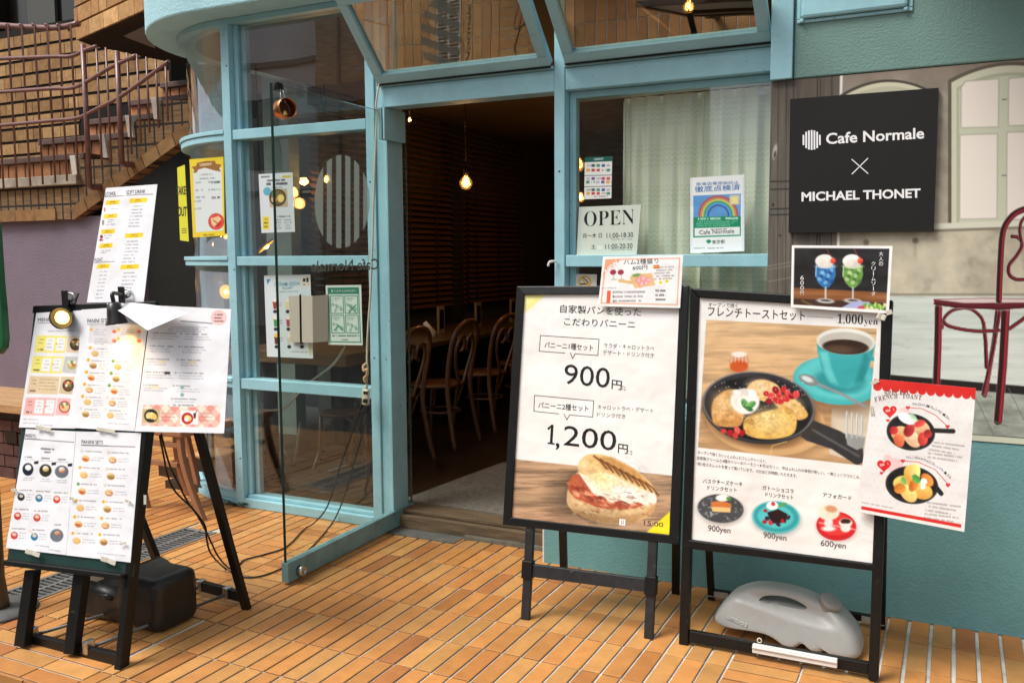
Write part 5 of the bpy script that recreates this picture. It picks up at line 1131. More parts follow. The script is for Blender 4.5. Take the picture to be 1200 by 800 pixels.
# left-hand panes: flyers taped inside the glass
LY = 4.094
def flyer(q, fn, base, name, label, cat, y=LY, step=0.5, txt=None, m=None, N=(0, -1, 0), O=None):
    s = Sheet(O if O is not None else (0, y, 0), N); s.paper(q, base, th=0.001); s.picture(q, fn, step, base)
    if txt: txt(s)
    return s.build(name, m or M_paper, None, label, cat)
def artbowl(p):
    p.greek(306, 207.6, 316, 207, 1.8, (60, 60, 70), 0.9, 1); p.poly([(331, 206), (341, 205.4), (341, 208.2), (331, 208.6)], (200, 180, 70), 0.7)
    p.greek(313, 211.8, 334, 211, 2.2, (40, 40, 44), 0.9, 2); p.greek(312, 216, 337, 215, 3.0, (40, 40, 44), 0.9, 3); p.greek(318, 220, 331, 219.6, 1.4, (90, 90, 90), 0.7, 4)
    p.poly([(314.6, 222.4), (336.4, 221), (337.4, 242.4), (316.2, 243)], (186, 168, 136), 0.8); p.ell(313.2, 224.4, 4.6, 5, (96, 164, 190), 0, 0.9)
    p.ell(325.4, 231.6, 9.8, 10, (44, 40, 36), 0, 1); p.ell(325.4, 231.4, 8.4, 8.6, (120, 96, 56), 0, 1); p.ell(329, 232.4, 4, 4.6, (236, 206, 120), 0, 1); p.ell(322, 227.4, 3.6, 3, (90, 120, 60), 0, 1); p.ell(321, 234, 3.4, 3, (206, 170, 120), 0, 1)
    p.poly([(307.6, 254), (315.2, 253.6), (315.6, 269), (308.4, 269.2)], (226, 206, 60), 0.7)
    for i in range(3): p.greek(309, 257+i*4.4, 314, 256.8+i*4.4, 2.2, (70, 60, 40), 0.8, i)
    p.greek(325, 254, 340, 253.6, 1.8, (60, 60, 64), 0.8, 7)
    for r in range(4):
        for c in range(2): p.greek(321+c*12, 258+r*3.2, 330+c*12, 257.7+r*3.2, 1.5, (100, 100, 104), 0.65, r*2+c)
flyer([(303, 204.2), (342.8, 202), (345.8, 271.6), (306.4, 273)], artbowl, (206, 214, 216), 'flyer', 'white flyer with a round bowl photo, on the pane beside the striped circle', 'flyer')
def artfloat(p):
    p.poly([(312.4, 327.4), (317, 327), (313.6, 333.4)], (70, 130, 180), 0.7)
    for r in range(3):
        for c in range(3):
            if c == 2 and r < 2: continue
            x = 322+c*14.8+r*0.9; y = 357+r*20.6; col = [(150, 60, 44), (222, 206, 150), (0, 0, 0), (70, 140, 70), (160, 70, 80), (0, 0, 0), (90, 50, 34), (206, 200, 180), (110, 70, 50)][r*3+c]
            p.poly([(x-2.4, y-4), (x+2.4, y-4), (x+1.8, y+5), (x-1.4, y+5)], col, 0.9); p.ell(x, y-5, 2.4, 2, (236, 224, 200), 0, 0.8); p.ell(x+0.4, y+8, 2.3, 2, (40, 40, 44), 0, 0.9)
            if r == 2 and c == 0: p.ell(x, y-5.4, 2.3, 2.2, (230, 190, 50), 0, 0.8)
            p.greek(x+4, y-2, x+8, y-2.2, 1.4, (90, 90, 96), 0.6, r+c); p.greek(x+4, y+1, x+8, y+0.8, 1.4, (90, 90, 96), 0.6, r+c+5)
    p.greek(327, 342, 350, 341.4, 1.5, (110, 120, 130), 0.6, 1); p.greek(341, 412, 362, 412.6, 1.5, (110, 120, 130), 0.6, 2); p.line([(362.6, 405), (363.8, 416)], 1.5, (220, 200, 70), 0.8)
    p.poly([(353, 322.6), (362.4, 322.4), (363.2, 335.6), (353.4, 335.8)], (226, 218, 204), 0.8); p.poly([(355, 326.4), (358, 326.2), (358, 330), (355, 330)], (30, 28, 28), 0.8); p.poly([(359, 325.6), (361.6, 325.4), (361.4, 330.6), (359.2, 330.6)], (30, 28, 28), 0.8); p.greek(355, 333.4, 361.6, 333.2, 1.8, (110, 80, 74), 0.8, 4)
def txtfloat(s):
    s.text('CREAM SODA', (321.4, 335.2), (351.8, 334), 4.2, (110, 168, 196), bold=0.01); s.text('FLOAT', (331, 339.2), (343.6, 338.6), 3.6, (110, 168, 196), bold=0.01)
flyer([(309.4, 322.9), (363.7, 321.6), (367, 420), (313, 417.7)], artfloat, (208, 220, 222), 'flyer', 'pale blue cream soda float flyer with rows of glasses, on the pane', 'flyer', txt=txtfloat)
def artgreen(p):
    G = (40, 122, 92)
    p.poly([(384, 337), (420.6, 336.6), (423.4, 401.6), (386.8, 401)], G, 0.7); p.poly([(385.2, 344.6), (420, 344.4), (422.2, 400.4), (387.6, 399.8)], (206, 218, 208), 0.8)
    for c in range(2):
        for r in range(2):
            x = 387.2+c*16.8+r*0.9; y = 346.8+r*22.8; k = [(x, y), (x+14.8, y-0.1), (x+15.6, y+20.4), (x+0.8, y+20.4), (x, y)]
            p.line(k, 0.9, G); p.greek(x+1.6, y+3, x+12, y+2.8, 1.4, (60, 110, 90), 0.7, r+c); p.greek(x+1.6, y+5.4, x+9, y+5.2, 1.2, (60, 110, 90), 0.6, r+c+4)
            for i in range(6): p.ell(x+3+(i*5 % 11), y+10+(i*3 % 8), 1.6, 2.2, (120, 160, 140), i*40, 0.9, 0.7)
    p.line([(408.8, 357.6), (417, 366)], 1.2, G); p.line([(417, 357), (409, 366.4)], 1.2, G); p.line([(391.4, 387), (397, 381.6), (401.6, 387)], 1.2, G)
    p.greek(389, 393.4, 421, 393.2, 1.9, (50, 90, 76), 0.85, 3); p.greek(400, 398, 408, 398, 1.6, (40, 60, 52), 0.8, 8)
flyer([(381.6, 334.3), (423.2, 333.8), (425, 404.4), (384.4, 403.7)], artgreen, (214, 222, 214), 'notice', 'green and white four panel notice low on the pane near the plug', 'notice', txt=lambda s: s.text('来てきからのおねがい', (388, 342.6), (418, 342.2), 3.4, (226, 236, 228)))
# on the curved glass
def bayplane(a):
    p = (BC[0]-(BR+0.004)*math.sin(R(a)), BC[1]-(BR+0.004)*math.cos(R(a)), 1.9); return p, (-math.sin(R(a)), -math.cos(R(a)), 0)
O_, N_ = bayplane(9)
def artaward(p):
    p.poly([(221, 186), (263, 182.6), (265, 277), (225, 280)], (222, 196, 44), 1); p.poly([(226, 199), (240, 195), (252, 194.6), (259.6, 197), (261.6, 270), (229.6, 272.4)], (206, 214, 212), 0.8)
    p.poly([(224.6, 195.6), (230, 194.6), (231, 191), (240, 189), (252, 188.6), (253, 192), (259.6, 193), (257, 197.6), (259, 201.4), (252, 200), (240, 196.6), (232, 199), (231, 202), (226.6, 203), (227.6, 199)], (142, 96, 46), 0.8); p.greek(234, 193.4, 248, 192.2, 3, (226, 214, 180), 0.9, 2)
    for i, (x0, x1, y) in enumerate(((233, 250, 205), (234, 252, 209.6), (229, 236, 214.4), (244, 252, 213.6), (229, 238, 223.4), (243, 258, 222.6), (228, 240, 231.6), (228, 236, 236.4), (228, 236, 245))): p.greek(x0, y, x1, y-0.8, 1.8 if i < 3 else 2.2, (90, 96, 100), 0.6, i)
    p.greek(248, 214, 258, 213.2, 2.6, (50, 54, 60), 0.9, 11); p.greek(248, 232, 258, 231.2, 2.6, (50, 54, 60), 0.9, 12)
    p.ell(253.4, 259.6, 9.2, 9.6, (190, 36, 32), 0, 0.9); p.ring(253.4, 259.6, 7.2, 7.6, 0.8, (226, 120, 100)); p.poly([(247, 256), (256, 253), (259.6, 257), (251, 266), (248, 263)], (222, 190, 140), 0.9); p.line([(250, 258), (255, 262)], 1, (130, 60, 40)); p.greek(237, 275.8, 251, 275, 2, (110, 84, 30), 0.8, 6)
flyer([(222, 187), (261.8, 183.6), (263.4, 276.2), (226.2, 278.4)], artaward, (222, 200, 60), 'flyer', 'yellow bordered flyer with brown ribbon and red seal on the curved glass', 'flyer', N=N_, O=O_)
O_, N_ = bayplane(36)
s = Sheet(O_, N_); s.paper([(207.6, 196.6), (216.4, 193.2), (221.2, 283), (211, 281.6)], (206, 206, 44), th=0.001)
s.text('TAKE', (206.6, 228.6), (218, 228), 10, (30, 30, 24), bold=0.02); s.text('OUT', (208.6, 253.6), (219, 253.4), 11.4, (30, 30, 24), bold=0.02)
for i in range(3): s.seg([(213.4, 268+i*2.4), (218.6, 267.6+i*2.4)], 0.8, (90, 90, 40))
s.build('flyer', M_paper, None, 'narrow lime yellow take out flyer at the rim of the curved glass', 'flyer')

# ================================================================== easel and its menus
es = thing('menu_easel', 'black A-frame menu easel with green chalkboard, standing at the terrace corner', 'easel', us(B3, 0.2, 0))
def bar3(q, d0, d1, nm, m=M_black, bev=0.003):
    g = MB(); a = [pp(B3, *p) for p in q]; g.hexa([p+B3[3]*d0 for p in a], [p+B3[3]*d1 for p in a]); return g.build(nm, m, es, bevel=bev)
M_green = mat('green_chalkboard', (0.010, 0.040, 0.034), 0.45, 0.25, 8)
bar3([(40, 360.5), (183, 355), (154, 676), (8, 656)], -0.016, 0.0, 'chalkboard', M_green, 0.004)
bar3([(40, 358.5), (183.6, 353), (182.8, 362), (39, 367)], -0.02, 0.006, 'top_bar')
bar3([(182.4, 362.4), (188, 362), (141.5, 788), (134, 788)], -0.040, 0.006, 'side_post', M_black)
bar3([(28, 668), (39, 668), (27, 757.5), (15, 757)], -0.040, -0.002, 'leg'); bar3([(85, 672), (97.5, 672), (85, 767), (73, 766)], -0.040, -0.002, 'leg')
bar3([(13.2, 654.6), (150.6, 671.5), (150, 677.5), (13, 661)], -0.012, 0.038, 'chalk_tray')
g = MB(); a0, a1 = at(22, 748, Y=None, Z=0.055), at(146, 778, Z=0.050); g.bar(at(24, 747, Y=2.225), at(148, 775, Y=2.235), 0.03, 0.055); g.build('stretcher', M_black, es, bevel=0.004)
RF = at(289, 713, Z=0.0); RFl = at(200, 688, Z=0.0)
top = pp(B3, 186, 372, -0.05); topl = pp(B3, 150, 372, -0.05)
hr = at(206, 500, Y=2.62)
g = MB(); d = (top-RF)/np.linalg.norm(top-RF); g.bar(RF, RF+d*1.25, 0.038, 0.026, up=(0, -1, 0)); g.build('rear_leg', M_black, es, bevel=0.003)
RF2 = RFl+(-0.02, 0, 0); tl = pp(B3, 60, 372, -0.05); g = MB(); d = (tl-RF2)/np.linalg.norm(tl-RF2); g.bar(RF2, RF2+d*1.25, 0.038, 0.026, up=(0, -1, 0)); g.build('rear_leg', M_black, es, bevel=0.003)
g = MB(); g.bar(RF2+(0, 0, 0.05), RF+(0, 0, 0.05), 0.026, 0.045); g.build('rear_stretcher', M_black, es, bevel=0.003)
for p0, p1 in ((at(38, 744, Y=2.225), RF2*0.55+RF*0.45), (at(104, 759, Y=2.232), RF2*0.22+RF*0.78)):
    p1 = np.array(p1)+(0, 0, 0.045); g = MB(); g.tube([p0, p1], 0.007, 8); g.build('spreader', mat('grey_steel_tube', (0.16, 0.16, 0.155), 0.4, 0.2, metal=0.6), es)
    for q in (p0, p1): g = MB(); g.box(q[0]-0.013, q[0]+0.013, q[1]-0.021, q[1]+0.021, q[2]-0.020, q[2]+0.033); g.build('clip', M_chrome, es, bevel=0.006)
def photo(p, x, y, r, plate, food, sq=False):
    if sq: p.poly([(x-r*1.3, y-r), (x+r*1.3, y-r), (x+r*1.2, y+r), (x-r*1.4, y+r)], plate, 0.8); return
    p.ell(x, y, r, r*0.98, plate, 0, 0.8); p.ell(x+r*0.1, y, r*0.62, r*0.5, food, 20, 0.9, hi=tuple(np.minimum(np.array(food)*1.3+20, 255)))
def bread(p, x, y, k=0, r=4.4):
    p.ell(x, y, r, r*0.82, ((206, 140, 70), (190, 110, 56), (214, 160, 96), (176, 96, 50))[k % 4], 15, 0.9, hi=(240, 206, 150)); p.ell(x-r*0.1, y+r*0.2, r*0.66, r*0.25, ((240, 226, 190), (190, 60, 40), (110, 140, 60), (236, 200, 110))[(k*3+1) % 4], 15, 0.9, 0.8)
GK = (120, 116, 120)
def lines(p, x, y, w, n, dy, h=1.2, seed=0, col=GK, sx=-0.14, sy=0.03):
    for i in range(n):
        ww = w*(1-0.25*((i*7+seed) % 4)/4); p.greek(x+sx*dy*i, y+dy*i, x+ww+sx*dy*i, y+dy*i+ww*sy, h, col, 0.62, seed*5+i)
def menuA(p):
    p.tone(0.985+0.03*p.noise(30, 30, 2, 1)); p.greek(56, 388, 92, 387.4, 1.4, GK, 0.6, 1)
    for i, (y, c, h) in enumerate(((403, (240, 226, 120), 19), (427, (238, 226, 120), 19), (451, (224, 198, 160), 20), (476, (240, 178, 174), 20))):
        xl = 43.4-i*4.2; xr = 79-i*4.2; p.poly([(xl, y-h/2-0.6), (xr, y-h/2+0.2), (xr-3, y+h/2+1), (xl-3.4, y+h/2)], c, 0.8)
        if i != 2:
            for b in (0, 1): x0 = xl+10.8+b*12.6; p.poly([(x0+0.4, y-h/2+2), (x0+10.4, y-h/2+2.4), (x0+8, y+h/2-1.4), (x0-2, y+h/2-2)], (240, 238, 236), 0.7); lines(p, x0+1.6, y-h/4+0.4, 6.4, 3, 4, 1.1, i+b)
            p.ell(xl+23, y, 1, 1, (236, 160, 60) if i < 2 else (226, 110, 120), 0, 0.8)
        else: lines(p, xl+12, y-h/3, 22, 4, 3.8, 1.1, 4, (120, 96, 70))
        lines(p, xl+2.4, y-h/3+1, 6, 2, 4, 1.2, i, (90, 76, 50)); p.greek(xl, y+h/3, xl+7, y+h/3+0.2, 2, (60, 50, 44), 0.9, i)
        px_ = 88.6-i*4.3; p.poly([(xr+1.4, y-h/2), (xr+17, y-h/2+0.6), (xr+14, y+h/2+1), (xr-1.8, y+h/2)], ((226, 200, 170), (200, 198, 192), (214, 190, 150), (236, 186, 184))[i], 0.8)
        p.ell(px_, y+0.6, 6.6, 7, ((50, 44, 42), (206, 210, 208), (46, 42, 40), (186, 40, 44))[i], 0, 0.9); p.ell(px_, y+0.6, 5.4, 5.6, ((90, 60, 40), (190, 170, 110), (120, 80, 50), (226, 196, 140))[i], 0, 0.9)
        for j in range(5): p.ell(px_-3+(j*5 % 7), y-2.6+(j*3 % 6), 1.9, 1.5, ((240, 206, 130), (236, 232, 220), (206, 90, 60), (110, 150, 70))[(i+j) % 4], j*30, 0.9)
    lines(p, 27, 491, 22, 2, 4.4, 1.1, 3); p.greek(47, 497.6, 62, 498.4, 1.2, GK, 0.5, 3)
def menuB(p):
    p.tone(0.985+0.03*p.noise(30, 30, 2, 4)); p.poly([(105.6, 380.4), (166, 383), (163, 404.6), (103.6, 401.6)], (216, 212, 214), 0.9)
    for c in (0, 1):
        for r in range(8):
            if r < 2:
                x = 107+c*32; y = 386+r*11; lines(p, x+3.4, y, 15, 3, 2.8, 1.0, r+c); p.ell(x, y, 1.8, 1.8, (236, 180, 60) if (r, c) != (1, 0) else (214, 210, 206), 0, 0.8); p.ell(x+27-c*3, y+2, 2.6, 2.2, (214, 86, 50), 20, 0.9, hi=(240, 170, 120)); continue
            if r == 2 and c == 1: continue
            x = 111.4+c*29-(r-2)*2.2; y = 414+(r-2)*14.2+c*1.4
            if r > 2 or c == 0: bread(p, x, y, r+c*3)
            p.ell(x-5.6, y-6.6, 2, 2, ((236, 176, 50), (120, 160, 70), (220, 216, 210))[0 if c == 0 and r < 7 else (1 if r < 6 else 2)], 0, 0.8); lines(p, x-2, y-5.6, 18, 1, 3, 1.2, r*2+c, (96, 90, 92)); lines(p, x+6.6, y-1.6, 13, 3, 2.7, 0.9, r+c)
    p.greek(126, 495.6, 152, 497, 1.1, GK, 0.5, 1)
def menuC(p):
    p.tone(0.98+0.035*p.noise(40, 30, 2, 7)); p.line([(212, 376), (249, 379)], 1.0, (96, 92, 96))
    for i in range(3): p.greek(198-i, 383+i*2.5, 244-i*4, 383.6+i*2.5, 1.2, GK, 0.65, i)
    p.ell(256.6, 372.4, 9.4, 9, (240, 196, 190), 0, 0.9)
    for i in range(3): p.greek(251, 368.6+i*3.8, 262-i % 2*2, 368.8+i*3.8, 1.7, (90, 60, 64), 0.9, i)
    for c in (0, 1):
        for r in range(6):
            if c == 0 and r > 4: continue
            x = 177+c*38-r*2.2; y = 390+r*15.2+c*1; lines(p, x, y, 30 if r != 4 else 18, 1, 3, 1.6, r+c, (80, 76, 80)); lines(p, x+1, y+3.4, 32-(r % 3)*4, 2, 2.9, 1.0, r*3+c)
            if c == 1: p.ell(x-2.6, y, 1.3, 1.3, (190, 180, 176), 0, 0.8)
    p.poly([(186, 422.2), (196, 422), (195.6, 426), (185.6, 426)], (236, 220, 190), 0.8); p.poly([(222, 423), (231, 422.8), (230.6, 427), (221.6, 427)], (236, 220, 190), 0.8); p.poly([(177, 451.6), (187, 451.4), (186.6, 455.4), (176.6, 455.4)], (236, 220, 190), 0.8); p.poly([(193, 435.4), (199.6, 435.4), (199.4, 438.4), (192.8, 438.4)], (60, 50, 54), 0.7)
    for y in (453.6, 462.4): p.ell(213.6, y, 2.2, 2.2, (130, 178, 170), 0, 0.8)
    Q = [(168, 474), (259, 475), (257, 500.6), (165.6, 498.6)]; z = Paint(p.x, p.y, (0, 0, 0)); z.poly(Q, (1, 1, 1)); al = z.c[..., 0]
    u = (p.x+p.y*0.9); v = (p.x-p.y*0.9); k = ((u/10.5) % 2 < 1).astype(float)*0.5+((v/10.5) % 2 < 1).astype(float)*0.5
    p.put(al, (236, 226, 206)); p.put(al*k*0.85, (230, 140, 128))
    p.poly([(199, 472.4), (231, 472.8), (231, 476.6), (199, 476.2)], (240, 238, 236), 0.7); p.greek(203, 474.6, 227, 474.8, 1.8, (110, 90, 90), 0.8, 4)
    p.poly([(167.4, 479), (187.6, 479), (186.6, 495.4), (166.4, 495)], (206, 180, 130), 0.8); photo(p, 177, 487, 8, (44, 44, 46), (226, 190, 110)); p.ell(174, 486.6, 3, 4, (240, 214, 140), 20, 0.9); p.ell(181, 488, 3, 4, (236, 196, 110), -10, 0.9)
    p.poly([(211.6, 481), (232.6, 481), (232, 497), (211, 496.6)], (240, 238, 236), 0.8); photo(p, 219.6, 490, 7, (190, 46, 44), (226, 176, 110)); p.ell(218.6, 491.6, 2.4, 2.2, (250, 248, 244), 0, 0.8); p.poly([(226.6, 484), (230, 484), (229.4, 490), (227.2, 490)], (90, 40, 36), 0.8); p.line([(229, 484), (231.6, 480.6)], 0.8, (90, 60, 50))
    for x in (189, 234): lines(p, x, 484, 17, 3, 4.2, 1.1, int(x), (150, 96, 90))
def menuD(p):
    p.tone(0.985+0.03*p.noise(30, 30, 2, 9)); p.line([(27.4, 513.6), (86.6, 518)], 0.9, (110, 106, 110)); p.greek(48, 525.4, 64, 526.4, 1.9, (60, 56, 60), 0.95, 1); p.greek(51.6, 529.4, 59.6, 529.9, 1.7, (60, 56, 60), 0.95, 2)
    for i, (x, y, c, f) in enumerate(((32.8, 549.6, (34, 38, 52), (238, 236, 230)), (53.4, 551, (54, 50, 42), (190, 160, 70)), (72.4, 552.4, (104, 108, 116), (196, 110, 60)))):
        p.greek(x-4.6, y-14.4, x+5, y-14, 1.8, (80, 76, 80), 0.9, i); p.greek(x-6, y-11.6, x+8, y-11, 1, GK, 0.6, i); p.ell(x, y, 6.4+i*0.8, 7.4, c, 0, 0.9); p.ell(x+0.3, y-2, 3.6, 3.4, f, 10, 0.9, hi=(250, 246, 240)); p.poly([(x+7.4, y-9.2), (x+12.6, y-9.8), (x+12, y-6.4), (x+7, y-6)], (30, 28, 32), 0.7); lines(p, x-6, y+10, 14, 2, 2.4, 1, i)
    for i, (x, y, c) in enumerate(((24.8, 582, (44, 38, 38)), (45.8, 583.4, (50, 110, 150)), (66.6, 585, (206, 60, 48)), (20.8, 604.4, (200, 50, 48)), (43.4, 606.4, (206, 70, 56)), (16.8, 627, (206, 60, 60)), (40.4, 628.6, (44, 110, 150)))):
        p.greek(x-3.6, y-8.2, x+13, y-7.6, 1.5, (110, 96, 84), 0.75, i); p.ell(x, y, 4.2, 4.4, c, 0, 0.9); p.ell(x, y-1.2, 2.6, 2, (236, 214, 190), 10, 0.9, 0.9); lines(p, x+5.8, y-3, 9, 3, 3, 1, i)
    p.line([(34, 621), (42, 627)], 1.4, (226, 200, 170), 0.9); p.ell(66.6, 627, 7.8, 7.6, (110, 116, 124), 0, 0.9); p.ell(67.4, 624.4, 3.4, 2.6, (190, 100, 56), 0, 0.9, hi=(230, 190, 150)); p.ell(67.6, 614.4, 5.6, 2.2, (236, 234, 232), 0, 0.8); p.greek(64, 614.6, 71.4, 614.6, 1.4, (70, 66, 70), 0.8, 2)
    p.greek(42, 638.4, 58, 640.4, 1.2, GK, 0.7, 3); p.greek(56, 643.4, 74, 646, 1.4, GK, 0.6, 5)
def menuE(p):
    p.tone(0.985+0.03*p.noise(30, 30, 2, 12)); p.line([(95.6, 521.4), (158, 523.4)], 0.9, (110, 106, 110))
    for c in (0, 1):
        for r in range(6):
            x = 100.4+c*31.6-r*2.1; y = 537+r*19.2+c*1.6; bread(p, x, y, r*2+c*5, 4.8); p.ell(x-4.4, y-8.6, 1.9, 1.9, (236, 176, 50) if r not in (0, 2) or c else ((214, 210, 204) if r == 0 else (110, 160, 70)), 0, 0.8)
            if c and r < 3: p.ell(x-4.4, y-8.6, 1.9, 1.9, (214, 210, 204), 0, 0.8)
            p.greek(x-1.6, y-8.6, x+19, y-7.6, 1.4, (110, 104, 108), 0.75, r+c); lines(p, x+6.6, y-1, 15, 2, 3, 1.0, r+c*3)
    p.greek(114, 647.6, 148, 651, 1.2, GK, 0.55, 4)
def menuT(p):
    p.tone(0.985+0.03*p.noise(30, 30, 2, 15)); YL = (246, 208, 44)
    p.line([(121, 231), (145, 229.4)], 0.7, (90, 86, 90)); p.line([(148, 229), (179, 227.6)], 0.7, (90, 86, 90)); p.line([(111, 307.8), (134, 306.4)], 0.7, (90, 86, 90))
    for x0, x1, y, sl_ in ((124, 140, 237.4, 0), (121.4, 137.4, 253.4, 0), (118.6, 134.6, 271.4, 0), (116.4, 132, 288, 0), (113.8, 128.6, 312, 0), (152, 172.4, 235, 0), (146.6, 167.6, 276, 0), (141.4, 162.6, 312.6, 0)):
        p.poly([(x0+0.4, y-2.2), (x1+0.2, y-3.2), (x1-0.4, y+2), (x0-0.4, y+3.2)], YL, 0.7); m = (x0+x1)/2; p.greek(m-3, y-0.6, m+4, y-1, 1.3, (120, 90, 30), 0.8, int(x0)); p.greek(m-5, y+1.4, m+5, y+1, 0.9, (150, 110, 40), 0.7, int(y))
    for i, (x, y) in enumerate(((128, 245), (126, 258), (125, 260.6), (124.6, 263.4), (122.4, 276.4), (122.2, 279.4), (118.6, 294), (117.4, 296.4))): p.greek(x, y, x+11-(i % 3)*2, y-0.6, 1.2, GK, 0.75, i)
    p.line([(122.6, 244), (123, 247.6)], 1.4, (214, 90, 50)); p.poly([(119.6, 258), (122.4, 258), (122, 263.6), (119.4, 263.6)], (130, 140, 120), 0.8); p.ell(119, 277.4, 1.8, 2, (150, 30, 40)); p.line([(117, 281.4), (120.4, 281.4)], 1.6, (190, 60, 70)); p.line([(117.6, 282), (118.4, 280)], 1, (60, 30, 50))
    for i in range(7): p.greek(155-i*0.9, 242+i*3.9, 167-i*0.9+(i*5 % 4), 241.6+i*3.9, 1.3, GK, 0.8, i)
    for i in range(7): p.greek(148.6-i*0.9, 283+i*4, 162-i*0.9+(i*5 % 4), 282.6+i*4, 1.3, GK, 0.8, i+9)
    for i in range(8): p.greek(117.4-i*0.8, 318.4+i*4.4, 126-i*0.8+(i*3 % 3), 318+i*4.4, 1.3, GK, 0.8, i+20)
    for i in range(5): p.greek(145-i*1.0, 320+i*4.4, 158-i*0.9+(i*3 % 4), 319.6+i*4.4, 1.3, GK, 0.8, i+30)
def menusheet(d, q, fn, label, txt=None, name='menu_sheet'):
    s = off(B3, d); s.paper(q, (236, 234, 236), th=0.001); s.picture(q, fn, 0.55, (236, 234, 236))
    if txt: txt(s)
    return s.build(name, M_lam, None, label, 'menu sheet')
HD = (60, 56, 62)
def hd(t, bl, br, h): return lambda s: (s.text(t, bl, br, h, HD, bold=0.0), s.seg([(bl[0], bl[1]+1.6), (br[0]+6, br[1]+1.7)], 0.5, HD))
menusheet(0.006, [(30.4, 502.4), (89, 505.2), (77.4, 650), (7, 641.6)], menuD, 'sweets menu sheet with dark plates, low on the easel', hd('SWEETS', (27.6, 512), (42, 513), 4.2))
menusheet(0.007, [(89.4, 505.2), (165.4, 507), (153, 658.6), (77.6, 650.2)], menuE, 'panini sets menu sheet with two columns of breads, low on the easel', hd('PANINI SETS', (95.8, 519.4), (121, 520.2), 4.2))
menusheet(0.009, [(42.6, 366.6), (98, 363.4), (89, 502), (22.2, 500.6)], menuA, 'menu sheet with yellow and pink set boxes under the lit lamp', hd('MENU', (44.6, 377), (60, 376.6), 4.4))
menusheet(0.012, [(95.6, 362.8), (176, 357.6), (157.6, 505), (86.4, 501.2)], menuB, 'panini menu sheet under the downward lamp, beside the yellow set boxes', hd('PANINI SETS', (102.6, 378.4), (127, 378.2), 5))
menusheet(0.015, [(177.6, 357.6), (271, 362.2), (262.6, 507.6), (158, 505.2)], menuC, 'wide menu sheet with pink check strip overhanging the easel side')
menusheet(0.0, [(124.2, 220.4), (184.4, 216), (168.4, 353.6), (101.8, 354.4)], menuT, 'tall drinks menu with yellow bars, standing on top of the easel', lambda s: (s.text('ALCOHOL', (121.4, 230), (136, 228.8), 4.4, HD), s.text('SOFT DRINK', (148.2, 227.8), (170.6, 226.4), 4.4, HD), s.text('FLOAT', (111, 306.8), (120.4, 306), 4.2, HD)))
# tape scraps on the easel sheets
g = MB()
def tape(px, py, w, h, ang, d=0.018, B=B3):
    c = pp(B, px, py, d); t = math.radians(ang); a = B[1]*math.cos(t)+B[2]*math.sin(t); b = -B[1]*math.sin(t)+B[2]*math.cos(t)
    k = MB(); n = 5; P = [[c+a*w*(i/n-0.5)+b*h*(j-0.5)+B[3]*0.003*math.sin(i*1.9) for j in (0, 1)] for i in range(n+1)]; P2 = [[q-B[3]*0.0006 for q in r] for r in P]
    k.grid(P); k.grid(P2); return k
M_tape = mat('cream_masking_tape', (0.62, 0.57, 0.46), 0.6, 0.2, 30)
for x, y, w, h, a in ((42.5, 647, 0.075, 0.017, -7), (131, 656, 0.072, 0.017, -9), (21, 573.5, 0.03, 0.012, 4), (88, 583.6, 0.022, 0.011, 0), (174, 585, 0.012, 0.035, 8), (154, 587, 0.03, 0.009, -10), (148, 636, 0.03, 0.008, 16), (55, 502, 0.08, 0.014, -6), (128, 504, 0.09, 0.013, -3)):
    tag(tape(x, y, w, h, a).build('tape_scrap', M_tape), 'torn scrap of cream tape on the easel menus', 'tape', 'tape scraps on the easel menus')
for x, y, w, h, a in ((1026, 447, 0.03, 0.012, 30), (1043, 366, 0.02, 0.016, 20), (1023, 480, 0.012, 0.03, 10), (1034, 371, 0.03, 0.02, -20)):
    tag(tape(x, y, w, h, a, 0.033, B2).build('tape_scrap', M_tape), 'crumpled scrap of clear tape on the French toast stand edge', 'tape', 'tape scraps on the French toast stand')
# ================================================================== glass door, swung open outwards
DA = np.array(at(335, 685, Z=0)); DB = np.array([-2.742, 4.10, 0.0])
dd = DB-DA; dd[2] = 0; DLn = np.linalg.norm(dd); dd /= DLn; dn = np.array([dd[1], -dd[0], 0])      # dn towards +X
door = thing('glass_door', 'frameless glass door standing open, with striped circle logo and turquoise bottom rail', 'door', DA+dd*DLn)
def dpt(u, z, n=0.0): return DA+dd*u+dn*n+np.array([0, 0, z])
g = MB()
def dbox(mb, u0, u1, z0, z1, n0, n1, mi=0): mb.hexa([dpt(u0, z0, n0), dpt(u1, z0, n0), dpt(u1, z1, n0), dpt(u0, z1, n0)], [dpt(u0, z0, n1), dpt(u1, z0, n1), dpt(u1, z1, n1), dpt(u0, z1, n1)], mi=mi)
dbox(g, 0.004, DLn+0.16, 0.105, 2.258, -0.005, 0.005); g.build('glass_panel', M_door_glass, door)
g = MB(); dbox(g, 0.0, 0.0036, 0.105, 2.258, -0.006, 0.006); g.build('glass_edge', M_glass_edge, door)
g = MB(); dbox(g, 0.004, DLn+0.16, 2.2585, 2.2605, -0.005, 0.005); g.build('glass_top_edge', mat('pale_glass_edge', (0.16, 0.22, 0.2), 0.2, 0.1), door)
g = MB(); dbox(g, DLn+0.1602, DLn+0.164, 0.105, 2.258, -0.005, 0.005); g.build('glass_edge', mat('grey_glass_edge', (0.10, 0.12, 0.11), 0.2, 0.1), door)
g = MB(); dbox(g, -0.004, DLn+0.165, 0.012, 0.1045, -0.020, 0.020); br_ = g.build('bottom_rail', mat('scuffed_turquoise_paint', (0.17, 0.315, 0.33), 0.5, 0.35, 9, bump=0.2, bscale=80, bdist=0.001), door, bevel=0.003)
